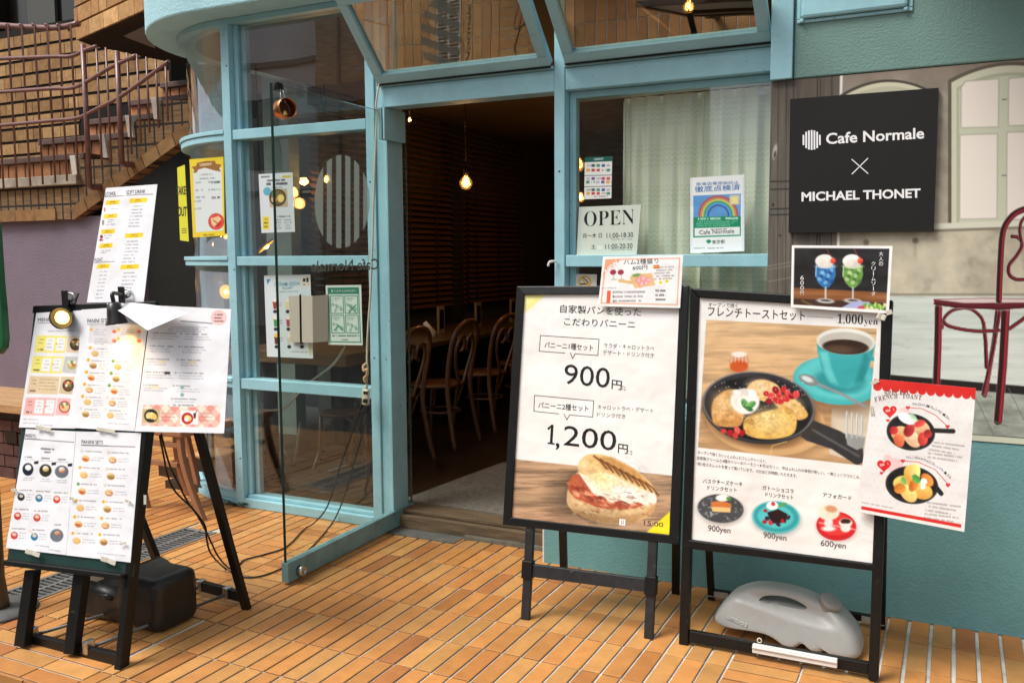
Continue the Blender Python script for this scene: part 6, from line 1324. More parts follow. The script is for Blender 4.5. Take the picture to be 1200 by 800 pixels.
g = MB(); c = dpt(0.075, 0.048, 0.020); g.lathe(c, [(0.026, 0), (0.026, 0.024), (0.022, 0.028), (0.012, 0.029), (0.011, 0.024)], 20, dn); g.build('lock_knob', M_chrome, br_)
for u in (0.02, 0.03): pass
LS = Sheet(dpt(0, 0, 0.0062), dn)
FR = (150, 163, 155)
cx, cy, rx, ry = 401.2, 236.2, 32.4, 54.6
for x0, x1 in ((369, 378.6), (383, 389), (394, 400), (404.6, 410.6), (415, 421), (425.6, 433.4)):
    P = []; n = 12
    for k in range(n+1):
        x = x0+(x1-x0)*k/n; P.append((x, cy-(x-cx)*-0.05-ry*math.sqrt(max(0, 1-((x-cx)/rx)**2))))
    for k in range(n, -1, -1):
        x = x0+(x1-x0)*k/n; P.append((x, cy-(x-cx)*0.08+ry*math.sqrt(max(0, 1-((x-cx)/rx)**2))))
    LS.poly(P, FR, 0)
M_film = attr_mat('frosted_film', 0.7, 0.2)
_n = M_film.node_tree.nodes; _l = M_film.node_tree.links; _o = [q for q in _n if q.type == 'OUTPUT_MATERIAL'][0]; _s = _o.inputs[0].links[0].from_socket
_t = _n.new('ShaderNodeBsdfTransparent'); _u = _n.new('ShaderNodeBsdfTranslucent'); _u.inputs[0].default_value = (0.42, 0.47, 0.44, 1); _m1 = _n.new('ShaderNodeMixShader'); _m2 = _n.new('ShaderNodeMixShader'); _m1.inputs[0].default_value = 0.5; _m2.inputs[0].default_value = 0.28
_l.new(_s, _m1.inputs[1]); _l.new(_u.outputs[0], _m1.inputs[2]); _l.new(_m1.outputs[0], _m2.inputs[1]); _l.new(_t.outputs[0], _m2.inputs[2]); _l.new(_m2.outputs[0], _o.inputs[0])
LS.build('striped_circle', M_film, door)
LS = Sheet(dpt(0, 0, 0.0062), dn); LS.text('Cafe Normale', (443.6, 315.8), (364.2, 318.6), 13, (122, 134, 128), up=(0, -1), bold=0.012); LS.build('lettering', M_paper, door)
g = MB(); q = dpt(0.62, 1.93, 0.0062)
LS = Sheet(dpt(0, 0, 0.0062), dn); LS.poly([(354.6, 223.6), (363.6, 223), (363.6, 226), (354.6, 226.4)], (150, 160, 156), 0); LS.build('sticker', M_paper, door)
# copper chime clipped to the door's top edge
ch = thing('door_chime', 'round copper door chime with small brass bell hanging from a black clip', 'door chime', dpt(0.052, 2.10))
u0 = 0.052; g = MB(); g.hexa([dpt(u0-0.02, 2.232, -0.016), dpt(u0+0.02, 2.232, -0.016), dpt(u0+0.02, 2.232, 0.016), dpt(u0-0.02, 2.232, 0.016)], [dpt(u0-0.02, 2.268, -0.007), dpt(u0+0.02, 2.268, -0.007), dpt(u0+0.02, 2.268, 0.007), dpt(u0-0.02, 2.268, 0.007)]); g.build('clip', M_black, ch, bevel=0.002)
for k in (-0.011, 0.011):
    g = MB(); g.tube([dpt(u0+k*0.7, 2.236, 0.016), dpt(u0+k*1.3, 2.20, 0.022), dpt(u0+k*1.2, 2.180, 0.024)], 0.0022, 6); g.build('clip_wire', M_chrome, ch)
c = dpt(u0, 2.152, 0.030); ax = np.array([0.93, -0.34, 0.05]); ax /= np.linalg.norm(ax)
M_copper = mat('polished_copper', (0.62, 0.26, 0.12), 0.25, 0.25, 14, metal=1.0)
g = MB(); g.lathe(c-ax*0.028, [(0.044, 0), (0.045, 0.002), (0.045, 0.056), (0.043, 0.058), (0.041, 0.056), (0.040, 0.004)], 32, ax, caps=False); g.build('copper_ring', M_copper, ch)
g = MB(); g.lathe(c-ax*0.026, [(0.040, 0), (0.0, 0.001)], 32, ax, caps=False); g.build('ring_back', mat('dull_copper', (0.10, 0.045, 0.025), 0.5, 0.3, metal=0.6), ch)
g = MB(); g.lathe(c-ax*0.002-np.array([0, 0, 0.020]), [(0.002, 0.016), (0.008, 0.014), (0.013, 0.004), (0.016, -0.008), (0.017, -0.010)], 16, (0, 0, 1)); g.build('bell', mat('brass', (0.70, 0.48, 0.16), 0.25, 0.2, metal=1.0), ch)

# ================================================================== cords at the doorway
def cord(name, pts, r, m, label, cat, k=6, base=None):
    g = MB(); g.tube(spline(pts, k), r, 7); return g, g.build(name, m, None) if label is None else None
ec = thing('extension_cord', 'cream extension cord hanging down the door post with a plug socket', 'cord', at(431, 462, Y=3.985))
g = MB(); g.tube(spline([at(444.6, 97, Y=3.98), at(442, 112, Y=3.975), at(440.6, 124, Y=3.975), at(441.6, 132, Y=3.98), at(440.6, 160, Y=3.985), at(439, 200, Y=3.985), at(437, 265, Y=3.985), at(436, 296, Y=3.985), at(434.4, 340, Y=3.99), at(431.2, 385, Y=3.985), at(430, 420, Y=3.985), at(430.8, 432, Y=3.985), at(429.6, 446, Y=3.985), at(429, 454, Y=3.985)], 6), 0.0055, 8); g.build('flex', M_cream, ec)
M_knot = mat('tan_cable_tie', (0.55, 0.36, 0.20), 0.6, 0.2)
g = MB(); g.tube(spline([at(429.6, 426, Y=3.98), at(426, 429, Y=3.975), at(426.6, 434, Y=3.97), at(430, 433, Y=3.965), at(430.4, 439, Y=3.97), at(427, 443, Y=3.975), at(428.6, 448, Y=3.98)], 5), 0.0085, 8); g.build('knot', M_knot, ec)
g = MB(); a0 = at(428.8, 455.5, Y=3.985); a1 = at(428.6, 474.5, Y=3.985); g.bar(a0, a1, 0.042, 0.026, up=(0, 1, 0)); g.build('socket_block', M_cream, ec, bevel=0.010, seg=3)
g = MB(); g.bar(at(428.8, 451.5, Y=3.985), at(428.8, 456, Y=3.985), 0.018, 0.018, up=(0, 1, 0)); g.build('strain_relief', M_cream, ec, bevel=0.004)
g = MB(); q = at(428.4, 460.4, Y=3.969); g.box(q[0]-0.014, q[0]-0.002, 3.968, 3.972, q[2]-0.006, q[2]+0.008); g.build('socket_slot', M_black, ec); g = MB(); g.box(q[0]+0.002, q[0]+0.012, 3.968, 3.972, q[2]-0.006, q[2]+0.008); g.build('socket_slot', M_black, ec)
pc = thing('power_cable', 'pair of black cables running from the plug socket across the tiles to the easel', 'cable', at(330, 655, Z=0))
g = MB(); q = at(428, 470, Y=3.962); g.bar(q+(-0.012, 0, 0.004), q+(0.010, 0, 0.0), 0.024, 0.022); g.build('plug', M_cable, pc, bevel=0.005)
g = MB(); q = at(430.5, 478, Y=3.985); g.bar(q+(0, 0, 0.016), q+(0, 0, -0.022), 0.028, 0.02, up=(0, 1, 0)); g.build('plug', M_cable, pc, bevel=0.005)
g = MB(); g.tube(spline([at(424, 472, Y=3.955), at(418, 492, Y=3.94), at(408, 520, Y=3.93), at(398, 548, Y=3.93), at(386.5, 586, Y=3.93), at(378, 602, Y=3.90), at(366, 614, Z=0.02), at(356, 620, Z=0.007), at(336, 640, Z=0.007), at(311, 649, Z=0.007), at(288, 655, Z=0.007), at(281, 660, Z=0.007), at(270, 666, Z=0.02), at(256, 652, Y=2.98), at(246, 632, Y=2.95), at(234, 608, Y=2.9), at(219, 586, Y=2.85), at(207, 562, Y=2.8), at(199, 545, Y=2.75), at(193, 525, Y=2.7), at(189, 508, Y=2.66)], 6), 0.0042, 7); g.build('flex', M_cable, pc)
g = MB(); g.tube(spline([at(430.4, 482, Y=3.985), at(424, 510, Y=3.95), at(414, 545, Y=3.93), at(404, 580, Y=3.93), at(392, 608, Z=0.02), at(375, 630, Z=0.007), at(357, 648, Z=0.007), at(333, 664, Z=0.007), at(308, 674, Z=0.007), at(289, 676, Z=0.007), at(276, 672, Z=0.007), at(262, 664, Z=0.015), at(247, 648, Y=2.92), at(242, 630, Y=2.9), at(240, 615, Y=2.88), at(226, 596, Y=2.84), at(205, 575, Y=2.8), at(196, 555, Y=2.76), at(192, 535, Y=2.7), at(187, 510, Y=2.66)], 6), 0.0042, 7); g.build('flex', M_cable, pc)
ic = thing('hanging_flex', 'thin grey flex hanging from the door closer just inside the doorway', 'cord', at(470, 160, Y=4.3))
g = MB(); g.tube(spline([at(471, 128, Y=4.22), at(473, 145, Y=4.24), at(471, 160, Y=4.26), at(468, 172, Y=4.28), at(461, 196, Y=4.3), at(456, 222, Y=4.3), at(455, 260, Y=4.3), at(459, 330, Y=4.3), at(463, 395, Y=4.3)], 6), 0.0045, 7); g.build('flex', mat('grey_flex', (0.25, 0.22, 0.17), 0.5, 0.2), ic)
g = MB(); hk = [at(664, 305.6, Y=3.99)]
hkp = [at(652, 306.2, Y=3.99), at(646, 306.4, Y=3.97), at(643.4, 308, Y=3.965), at(642.4, 312, Y=3.965)]
g = MB(); g.tube(spline(hkp, 5), 0.006, 8); tag(g.build('wall_hook', M_white), 'small white hook on the turquoise mullion beside the doorway', 'hook')

# ================================================================== weights
def rounded_path(pts, k=6): return spline([(a, b, 0) for a, b in pts], k, closed=True)
gw = thing('water_weight', 'grey moulded water weight with carry handle and screw cap on the tiles', 'water weight', (-0.53, 3.50, 0))
M_gw = mat('grey_moulded_plastic', (0.42, 0.42, 0.395), 0.42, 0.12, 6, bump=0.15, bscale=120, bdist=0.001, wear=(0.25, 0.245, 0.22))
# side profile in (x, z): low nose on the cap-less end, tall middle, curved tail, wavy underside
X0 = -0.815
prof = [(0.000, 0.060), (0.012, 0.092), (0.040, 0.135), (0.080, 0.175), (0.130, 0.203), (0.190, 0.216), (0.270, 0.217), (0.340, 0.208), (0.400, 0.190), (0.460, 0.160), (0.505, 0.125), (0.535, 0.085), (0.550, 0.045), (0.552, 0.018), (0.535, 0.004),
        (0.500, 0.003), (0.470, 0.005), (0.452, 0.016), (0.432, 0.020), (0.412, 0.006), (0.385, 0.010), (0.368, 0.024), (0.345, 0.028), (0.325, 0.012), (0.300, 0.006), (0.270, 0.010), (0.250, 0.022), (0.205, 0.040), (0.14, 0.044), (0.07, 0.042), (0.02, 0.044)]
yc = 3.515
def gw_ring(w, off_): 
    c = np.array([0.28, 0.10]); out = []
    for q in rounded_path(prof, 4):
        p = np.array([q[0], q[1]]); v = c-p; d = np.linalg.norm(v); out.append(p+v/d*min(off_, d*0.5))
    return out
def gw_half(x, z):
    zr = 0.158-0.165*(x-0.07); k = min(1, max(0, (z-zr)/0.035)); k = k*k*(3-2*k); k *= min(1, max(0, (x-0.035)/0.05))*min(1, max(0, (0.47-x)/0.05))
    return 0.100*(1-0.16*min(1, max(0, (z-0.02)/0.14)))-0.030*k
g = MB(); base_ = [np.array(q[:2]) for q in rounded_path(prof, 5)]; cc = np.array([0.28, 0.10]); P = []
FR_ = [(0.0, 1.0), (0.30, 0.998), (0.55, 0.99), (0.78, 0.965), (0.92, 0.92), (0.985, 0.86), (1.0, 0.78), (1.0, 0.66), (1.0, 0.52), (1.0, 0.38), (1.0, 0.24), (1.0, 0.10), (1.0, 0.01)]
for sgn in (-1, 1):
    rows = []
    for yf, sc_ in FR_:
        rows.append([(X0+q[0], yc+sgn*yf*gw_half(q[0], q[1]), q[1]) for q in (cc+(p-cc)*sc_ for p in base_)])
    P += rows[::-1] if sgn < 0 else rows[1:]
P = np.array(P); g.grid(np.concatenate([P, P[:, :1]], 1))
bo = g.build('body', M_gw, gw)
# hand hole cut through the upper body
hh = MB(); hp = [(0.175, 0.168), (0.20, 0.186), (0.25, 0.194), (0.30, 0.190), (0.345, 0.172), (0.352, 0.160), (0.33, 0.154), (0.25, 0.158), (0.19, 0.160)]
hq = rounded_path(hp, 4); hh.prism([(X0+q[0], yc-0.3, q[1]) for q in hq], (0, 0.6, 0)); ho = hh.build('hole_cutter', M_gw)
bm_ = bo.modifiers.new('hand_hole', 'BOOLEAN'); bm_.operation = 'DIFFERENCE'; bm_.solver = 'EXACT'; bm_.object = ho
bpy.context.view_layer.update()
dg = bpy.context.evaluated_depsgraph_get(); nm_ = bpy.data.meshes.new_from_object(bo.evaluated_get(dg)); bo.modifiers.clear(); bo.data = nm_; bpy.data.objects.remove(ho)
for p_ in bo.data.polygons: p_.use_smooth = True
try:
    bpy.context.view_layer.objects.active = bo; bo.data.set_sharp_from_angle(angle=R(42))
except Exception: pass
g = MB(); cp = np.array([X0+0.428, yc-0.02, 0.176]); axc = np.array([0.45, -0.25, 0.85]); axc /= np.linalg.norm(axc); g.lathe(cp-axc*0.012, [(0.040, 0), (0.040, 0.020), (0.042, 0.021), (0.042, 0.034), (0.037, 0.038), (0.0, 0.038)], 28, axc, caps=False); g.build('cap', mat('warm_grey_plastic', (0.33, 0.315, 0.29), 0.45, 0.1), gw)
v, f = glyphs('ambos', 0.02); w_, h_ = 0.085, 0.020; g = MB()
a0 = np.array([X0+0.055, yc-0.0920, 0.084]); ex = np.array([1, -0.03, -0.24]); ex /= np.linalg.norm(ex); ez = np.array([0.2, 0.10, 1]); ez /= np.linalg.norm(ez)
tv = [a0+ex*q[0]*w_+ez*q[1]*h_ for q in v]; n = len(tv)
edges = {}
for fc in f:
    for i in range(len(fc)): e = tuple(sorted((fc[i], fc[(i+1) % len(fc)]))); edges[e] = edges.get(e, 0)+1
g.add(tv+[q+np.array([0, -0.004, 0]) for q in tv], [tuple(i+n for i in fc) for fc in f]+[(a, b, b+n, a+n) for (a, b), c_ in edges.items() if c_ == 1]); g.build('moulded_lettering', mat('worn_moulded_letters', (0.52, 0.52, 0.49), 0.5, 0.1), gw)

# black tank under the easel
bt = thing('water_weight', 'black plastic water tank lying under the menu easel', 'water weight', (-3.03, 2.56, 0))
M_bt = mat('black_moulded_plastic', (0.014, 0.014, 0.013), 0.38, 0.3, 10, bump=0.15, bscale=100, bdist=0.001)
def rsec(w, h, r, n=5):
    out = []
    for cx_, cz_, a0_ in ((w/2-r, h-r, 0), (-w/2+r, h-r, 90), (-w/2+r, r, 180), (w/2-r, r, 270)):
        for k in range(n+1): a = R(a0_+90*k/n); out.append((cx_+r*math.cos(a), cz_+r*math.sin(a)))
    return out
tx0, tx1, ty, th_ = -3.285, -2.795, 2.575, 0.225
def tank_pt(t, yz): 
    x = tx0+(tx1-tx0)*t; return (x, ty+yz[0]-0.05*(0.5-t)*0.4, yz[1])
g = MB(); P = []
for t, w, h, zb in ((0, 0.10, 0.10, 0.05), (0.01, 0.17, 0.165, 0.022), (0.04, 0.20, 0.195, 0.010), (0.10, 0.21, 0.205, 0.006), (0.18, 0.21, 0.205, 0.004), (0.22, 0.20, 0.17, 0.004), (0.27, 0.195, 0.145, 0.004), (0.40, 0.195, 0.138, 0.004), (0.50, 0.195, 0.145, 0.004), (0.545, 0.205, 0.175, 0.010), (0.58, 0.215, 0.215, 0.022), (0.62, 0.215, 0.218, 0.030), (0.67, 0.215, 0.218, 0.024), (0.73, 0.22, 0.222, 0.004), (0.92, 0.22, 0.222, 0.002), (0.965, 0.215, 0.215, 0.006), (0.99, 0.195, 0.195, 0.014), (1.0, 0.16, 0.16, 0.03)):
    P.append([tank_pt(t, (a, b*(h/h)+zb)) for a, b in rsec(w, h, min(0.036, w*0.3))])
P = np.array(P); g.grid(np.concatenate([P, P[:, :1]], 1)); g.add([tuple(q) for q in P[0]], [tuple(range(len(P[0])))], smooth=False); g.add([tuple(q) for q in P[-1]], [tuple(range(len(P[-1])))], smooth=False); g.build('body', M_bt, bt)
g = MB(); g.tube(spline([tank_pt(0.17, (-0.02, 0.195)), tank_pt(0.22, (-0.02, 0.212)), tank_pt(0.36, (-0.02, 0.218)), tank_pt(0.52, (-0.02, 0.215)), tank_pt(0.58, (-0.02, 0.205))], 6), 0.017, 10); g.build('handle', M_bt, bt)
g = MB(); g.tube([tank_pt(0.30, (-0.088, 0.112)), tank_pt(0.47, (-0.088, 0.112))], 0.014, 8); g.build('grip_ridge', M_bt, bt)
g = MB(); q = at(112, 675, Z=0.232); g.box(q[0]-0.05, q[0]+0.03, q[1]-0.02, q[1]+0.015, 0.222, 0.236); tag(g.build('paper_label', M_cream), 'small pale label lying on the black water tank', 'label')

# ================================================================== lamps clipped on the easel
M_lampblack = mat('black_lamp_enamel', (0.014, 0.013, 0.012), 0.3, 0.2, 12, spec=0.6)
M_bulb = emit_mat('warm_lamp_face', (1.0, 0.62, 0.16), 5.0)
def cliplamp(name, label, c, ax, r, L, watts, clip_at):
    t = thing(name, label, 'clip lamp', c); ax = np.array(ax, float); ax /= np.linalg.norm(ax)
    g = MB(); g.lathe(c, [(r*0.35, -L), (r*0.62, -L*0.92), (r*0.74, -L*0.55), (r*0.82, -L*0.3), (r, -0.004), (r*1.02, 0.0), (r*0.92, -0.006), (r*0.70, -L*0.3)], 24, ax, caps=True); g.build('lamp_shade', M_lampblack, t)
    g = MB(); g.lathe(c, [(r*0.62, -0.016), (r*0.55, -0.006), (r*0.3, -0.001), (0.0, 0.0)], 20, ax, caps=False); g.build('bulb', M_bulb, t)
    e = c-ax*L; g = MB(); g.tube(spline([e, e-ax*0.02+np.array([0, 0, 0.012]), (e+clip_at)/2+np.array([0, 0, 0.02]), clip_at], 6), 0.008, 8); g.build('arm', M_lampblack, t)
    for s_ in (-1, 1):
        g = MB(); k = clip_at+B3[3]*0.014*s_; g.bar(k-B3[2]*0.03, k+B3[2]*0.034+B3[3]*0.016*s_, 0.030, 0.008, up=B3[3]); g.build('clip_jaw', M_lampblack, t, bevel=0.003)
    g = MB(); g.tube([clip_at+B3[1]*0.024*math.cos(a)+B3[2]*(0.012+0.016*math.sin(a)) for a in np.linspace(0, 2*math.pi, 15)[:-1]], 0.004, 6, closed=True); g.build('spring', M_chrome, t)
    l = bpy.data.lights.new('lamp_light', 'SPOT'); l.energy = watts; l.color = (1.0, 0.58, 0.2); l.spot_size = R(110); l.spot_blend = 0.6; l.shadow_soft_size = 0.02
    o = bpy.data.objects.new('lamp_light', l); COL.objects.link(o); o.parent = t; o.location = tuple(ax*0.012); o.rotation_euler = Vector(tuple(-ax)).to_track_quat('Z', 'Y').to_euler()
    return t
ppo = lambda x, y, d_: off(B3, d_).P(x, y)
c1 = ppo(71, 373, 0.07); cliplamp('clip_lamp', 'lit black clip lamp turned outwards above the yellow set menu', c1, B3[3]*0.85-B3[2]*0.35+B3[1]*0.45, 0.043, 0.075, 1.2, pp(B3, 84, 352, 0.012))
c2 = ppo(137, 380, 0.07); cliplamp('clip_lamp', 'black clip lamp pointing down under the loose white paper', c2, -B3[2]*0.95-B3[3]*0.22+B3[1]*0.12, 0.040, 0.085, 1.6, pp(B3, 150, 348, 0.012))
# loose white paper shading the second lamp
g = MB(); N_ = 14; A, B_, C_, D_ = ppo(124.6, 355.6, 0.045), ppo(150, 354, 0.012), ppo(221, 366.4, 0.05), ppo(173, 387, 0.16)
P = []
for i in range(N_+1):
    r_ = []
    for j in range(N_+1):
        u, v = i/N_, j/N_; q = (A*(1-u)+B_*u)*(1-v)+(D_*(1-u)+C_*u)*v; r_.append(q+B3[3]*0.012*math.sin(math.pi*v)*(1-0.4*u)+B3[2]*0.006*math.sin(math.pi*v))
    P.append(r_)
g.grid(P); g.grid([[q-np.array([0, 0, 0.0008]) for q in r_] for r_ in P])
tag(g.build('loose_paper', mat('plain_white_paper', (0.66, 0.66, 0.68), 0.6, 0.03)), 'plain white paper sheet bent over the downward easel lamp', 'paper')

# ================================================================== far left: bench, chair, pedestal, sign edge
bn = thing('bench', 'low bench of pale oak planks on a dark brick base against mauve wall', 'bench', (-6.4, 4.2, 0))
bz = at(20, 480, Y=3.82)[2]; bx = at(27, 480, Y=3.82)[0]
for k in range(4):
    g = MB(); g.box(bx-2.2, bx-0.01*k, 3.82+k*0.135, 3.82+k*0.135+0.13, bz-0.03, bz+0.03); g.build('plank', M_oak, bn, bevel=0.005)
g = MB(); z = 0.0; bxr = bx-0.04
g.box(bx-2.1, bxr-0.01, 3.93, 4.36, 0, bz-0.032, col=(0.05, 0.045, 0.045))
r_ = 0
while z < bz-0.1:
    x = bx-2.1-(0.1 if r_ % 2 else 0)
    while x < bxr-0.02: g.box(max(x, bx-2.1), min(x+0.195, bxr), 3.915, 3.9295, z, z+0.072, col=tuple(np.array((0.115, 0.058, 0.052))*(0.7+0.5*random.random()))); x += 0.205
    z += 0.082; r_ += 1
g.build('brick_base', M_brick, bn)
g = MB(); q = at(14, 512, Y=3.913); g.box(q[0]-0.06, q[0]+0.06, 3.905, 3.914, q[2]-0.04, q[2]+0.04); g.build('vent_hole', M_black, bn)
# wooden outdoor chair behind the easel
wc = thing('wooden_chair', 'brown wooden chair with flared leg between the easel and the bay', 'chair', at(242, 610, Z=0))
M_teak = mat('reddish_teak', (0.33, 0.145, 0.07), 0.45, 0.3, 5, stretch=(1, 1, 0.25))
cy_ = at(242, 610, Z=0)[1]
def cpz(px, py, dy=0.0): return at(px, py, Y=cy_+dy)
def taper(mb, pts, w0, w1, d):
    P = [np.array(p) for p in spline(pts, 6)]; n = len(P); R4 = []
    for i, p in enumerate(P):
        w = w0+(w1-w0)*i/(n-1); R4.append([p+(-w/2, -d/2, 0), p+(w/2, -d/2, 0), p+(w/2, d/2, 0), p+(-w/2, d/2, 0), p+(-w/2, -d/2, 0)])
    mb.grid(R4, smooth=False); mb.add(R4[0][:4], [(0, 1, 2, 3)]); mb.add(R4[-1][:4], [(0, 1, 2, 3)])
g = MB(); taper(g, [cpz(211, 508), cpz(214, 535), cpz(222, 565), cpz(231, 590), cpz(238.5, 609.8)], 0.032, 0.036, 0.034); g.build('leg', M_teak, wc, bevel=0.004)
g = MB(); taper(g, [cpz(207, 508, 0.05), cpz(208, 530, 0.10), cpz(213, 556, 0.13), cpz(222, 580, 0.15)], 0.032, 0.03, 0.034); g.build('leg', M_teak, wc, bevel=0.004)
for dy, dx in ((0.0, -0.42), (0.42, -0.42)):
    p0 = cpz(211, 508)+(dx, dy, 0); p1 = cpz(238, 609.8)+(dx-0.08, dy+0.05, 0); g = MB(); taper(g, [p0, (p0+p1)/2, p1], 0.032, 0.034, 0.034); g.build('leg', M_teak, wc, bevel=0.004)
sz = cpz(210, 512)[2]; sx = cpz(214, 512)[0]
g = MB(); g.box(sx-0.46, sx+0.02, cy_-0.03, cy_+0.45, sz, sz+0.045); g.build('seat', M_teak, wc, bevel=0.012)
for py in (522, 545): g = MB(); q = cpz(210, py); g.box(q[0]-0.40, q[0]-0.005, cy_-0.012, cy_+0.012, q[2]-0.015, q[2]+0.015); g.build('stretcher', M_teak, wc, bevel=0.004)
# pedestal at the picture's left edge
pd = thing('sign_pedestal', 'brown pole on a round grey base plate at the drain, holding a green board', 'sign', (-3.72, 2.42, 0))
pb = at(-3, 716, Z=0.0)
g = MB(); g.lathe(pb, [(0.155, 0), (0.16, 0.006), (0.155, 0.014), (0.06, 0.02)], 32); g.build('base_plate', mat('grey_cast_iron', (0.10, 0.10, 0.095), 0.6, 0.4, 14), pd)
g = MB(); ptop = at(-24, 245, Y=pb[1]); g.tube([pb+(ptop-pb)*t+np.array([0, 0, 0.018 if t == 0 else 0]) for t in (0, 0.03, 0.09, 0.4, 1.0)], [0.050, 0.046, 0.034, 0.028, 0.026], 18); g.build('pole', mat('bronze_brown_metal', (0.12, 0.08, 0.045), 0.45, 0.4, 12, metal=0.4), pd)
g = MB(); gq = [(3.5, 290), (4.2, 385), (3.0, 394), (-2, 402)]
yg = pb[1]-0.06; P = [at(x, y, Y=yg) for x, y in ((-64, 252), (-14, 252), (-6, 262), (-1.5, 330), (1.5, 362), (3.9, 397), (2.6, 408), (-3, 415), (-50, 415), (-58, 408), (-70, 262))]
g.prism(P, (0, 0.03, 0)); g.build('board', mat('signal_green_paint', (0.006, 0.10, 0.030), 0.35, 0.1), pd, bevel=0.004)

# weeds at the foot of the bay mullion
def weed(px, py, n, r, label):
    b = at(px, py, Z=0.0); g = MB()
    for i in range(n):
        a = random.random()*6.28; l = r*(0.5+0.7*random.random()); q = b+np.array([math.cos(a)*l*1.2, math.sin(a)*l*0.6-0.01, 0.006+0.028*random.random()]); w = 0.009*(0.6+0.7*random.random()); d = np.array([math.cos(a), math.sin(a), 0.5*random.random()]); d /= np.linalg.norm(d); s_ = np.array([-d[1], d[0], 0.2]); k = random.random()
        g.add([b+(0, 0, 0.002), q-s_*w, q+d*w*1.8, q+s_*w], [(0, 1, 2, 3)], col=tuple(np.array((0.07, 0.12, 0.025))*(0.6+0.8*k)))
    tag(g.build('weed', attr_mat('weed_leaf', 0.6, 0.3), None, b), label, 'weed')
weed(270, 589.5, 34, 0.045, 'taller small green weed against the mullion foot on the bay side'); weed(279, 591.5, 42, 0.050, 'spreading small green weed in the tile joint at the glazed front side'); weed(287, 593.5, 26, 0.035, 'smallest green weed tuft by the sill corner')

# ================================================================== inside the cafe
# curtain on its rod
cu = thing('lace_curtain', 'pale green lace curtain hanging in folds behind the shop window', 'curtain', (-1.05, 4.17, 1.0))
cx0 = at(731, 120, Y=4.17)[0]
g = MB(); P = []
nx, nz = 190, 34; zt = 2.245; zb = 0.82
for i in range(nx+1):
    u = i/nx; row = []
    for j in range(nz+1):
        v = j/nz; x = cx0+(-0.70-cx0)*u+0.006*math.sin(u*40+v*3)*v
        fold = 0.016*math.sin(u*58+0.8*math.sin(u*9))+0.010*math.sin(u*27+1.3+v*0.9)+0.006*math.sin(u*110)*(1-v)
        row.append((x, 4.175+fold*(0.55+0.45*min(1, v*3)), zt+(zb-zt)*v))
    P.append(row)
g.grid(P)
def lace_mat():
    m = bpy.data.materials.new('lace_fabric'); m.use_nodes = True; n = m.node_tree.nodes; L = m.node_tree.links; p = n['Principled BSDF']; p.inputs['Roughness'].default_value = 0.9
    tc = n.new('ShaderNodeTexCoord'); sp = n.new('ShaderNodeSeparateXYZ'); L.new(tc.outputs['Object'], sp.inputs[0])
    def M(op, a, b=None):
        q = n.new('ShaderNodeMath'); q.operation = op
        for i, v in enumerate((a, b)):
            if v is None: continue
            if isinstance(v, (int, float)): q.inputs[i].default_value = v
            else: L.new(v, q.inputs[i])
        return q.outputs[0]
    zig = M('PINGPONG', M('MULTIPLY', sp.outputs['X'], 40.0), 0.5); zz = M('ADD', M('MULTIPLY', sp.outputs['Z'], 42.0), zig)
    band_ = M('PINGPONG', zz, 0.5); line = M('LESS_THAN', M('ABSOLUTE', M('SUBTRACT', band_, 0.12)), 0.05)
    row_ = M('LESS_THAN', M('PINGPONG', M('MULTIPLY', sp.outputs['Z'], 5.2), 0.5), 0.30)
    pat = M('MULTIPLY', line, row_)
    mx = n.new('ShaderNodeMix'); mx.data_type = 'RGBA'; mx.inputs['A'].default_value = (0.90, 0.90, 0.74, 1); mx.inputs['B'].default_value = (0.70, 0.73, 0.56, 1); L.new(pat, mx.inputs['Factor'])
    L.new(mx.outputs['Result'], p.inputs['Base Color']); return m
M_lace = lace_mat(); g.build('fabric', M_lace, cu)
g = MB(); q0 = at(669, 113, Y=4.14); g.tube([(q0[0], 4.145, zt+0.004), (-0.70, 4.145, zt+0.012)], 0.009, 8); g.build('rod', M_cream, cu)
for x in (at(730.6, 120, Y=4.13)[0], at(822, 200, Y=4.13)[0]): g = MB(); g.box(x-0.004, x+0.004, 4.142, 4.152, zb+0.3, zt-0.02); g.build('hem', mat('pale_hem', (0.66, 0.70, 0.58), 0.9), cu)
g = MB(); q = at(893, 108, Y=4.135); g.box(q[0]-0.02, q[0]+0.02, 4.13, 4.136, q[2]-0.012, q[2]+0.012); g.build('tag', M_white, cu); g = MB(); q = at(810, 118, Y=4.135); g.box(q[0]-0.008, q[0]+0.008, 4.13, 4.136, q[2]-0.022, q[2]+0.022); g.build('tag', M_white, cu)
# venetian blinds on the window wall
def blind(y0, y1, label):
    x = -4.62; t = thing('venetian_blind', label, 'blind', (x, (y0+y1)/2, 0.95), 'dark slatted blinds along the window wall')
    g = MB(); z = 1.02
    while z < 2.9:
        g.hexa([(x-0.022, y0+0.01, z+0.019), (x+0.022, y0+0.01, z-0.015), (x+0.022, y1-0.01, z-0.015), (x-0.022, y1-0.01, z+0.019)], [(x-0.0215, y0+0.01, z+0.022), (x+0.0225, y0+0.01, z-0.012), (x+0.0225, y1-0.01, z-0.012), (x-0.0215, y1-0.01, z+0.022)]); z += 0.055
    g.build('slats', mat('walnut_slat', (0.15, 0.068, 0.026), 0.35, 0.3, 4, stretch=(1, 0.4, 6)), t)
    for f_ in (0.12, 0.5, 0.88):
        g = MB(); yy = y0+(y1-y0)*f_; g.box(x+0.024, x+0.026, yy-0.012, yy+0.012, 1.0, 2.92); g.build('tape', mat('black_tape', (0.02, 0.012, 0.008), 0.9), t)
    g = MB(); g.box(x-0.03, x+0.03, y0, y1, 2.92, 3.0); g.build('headrail', M_darkwood, t)
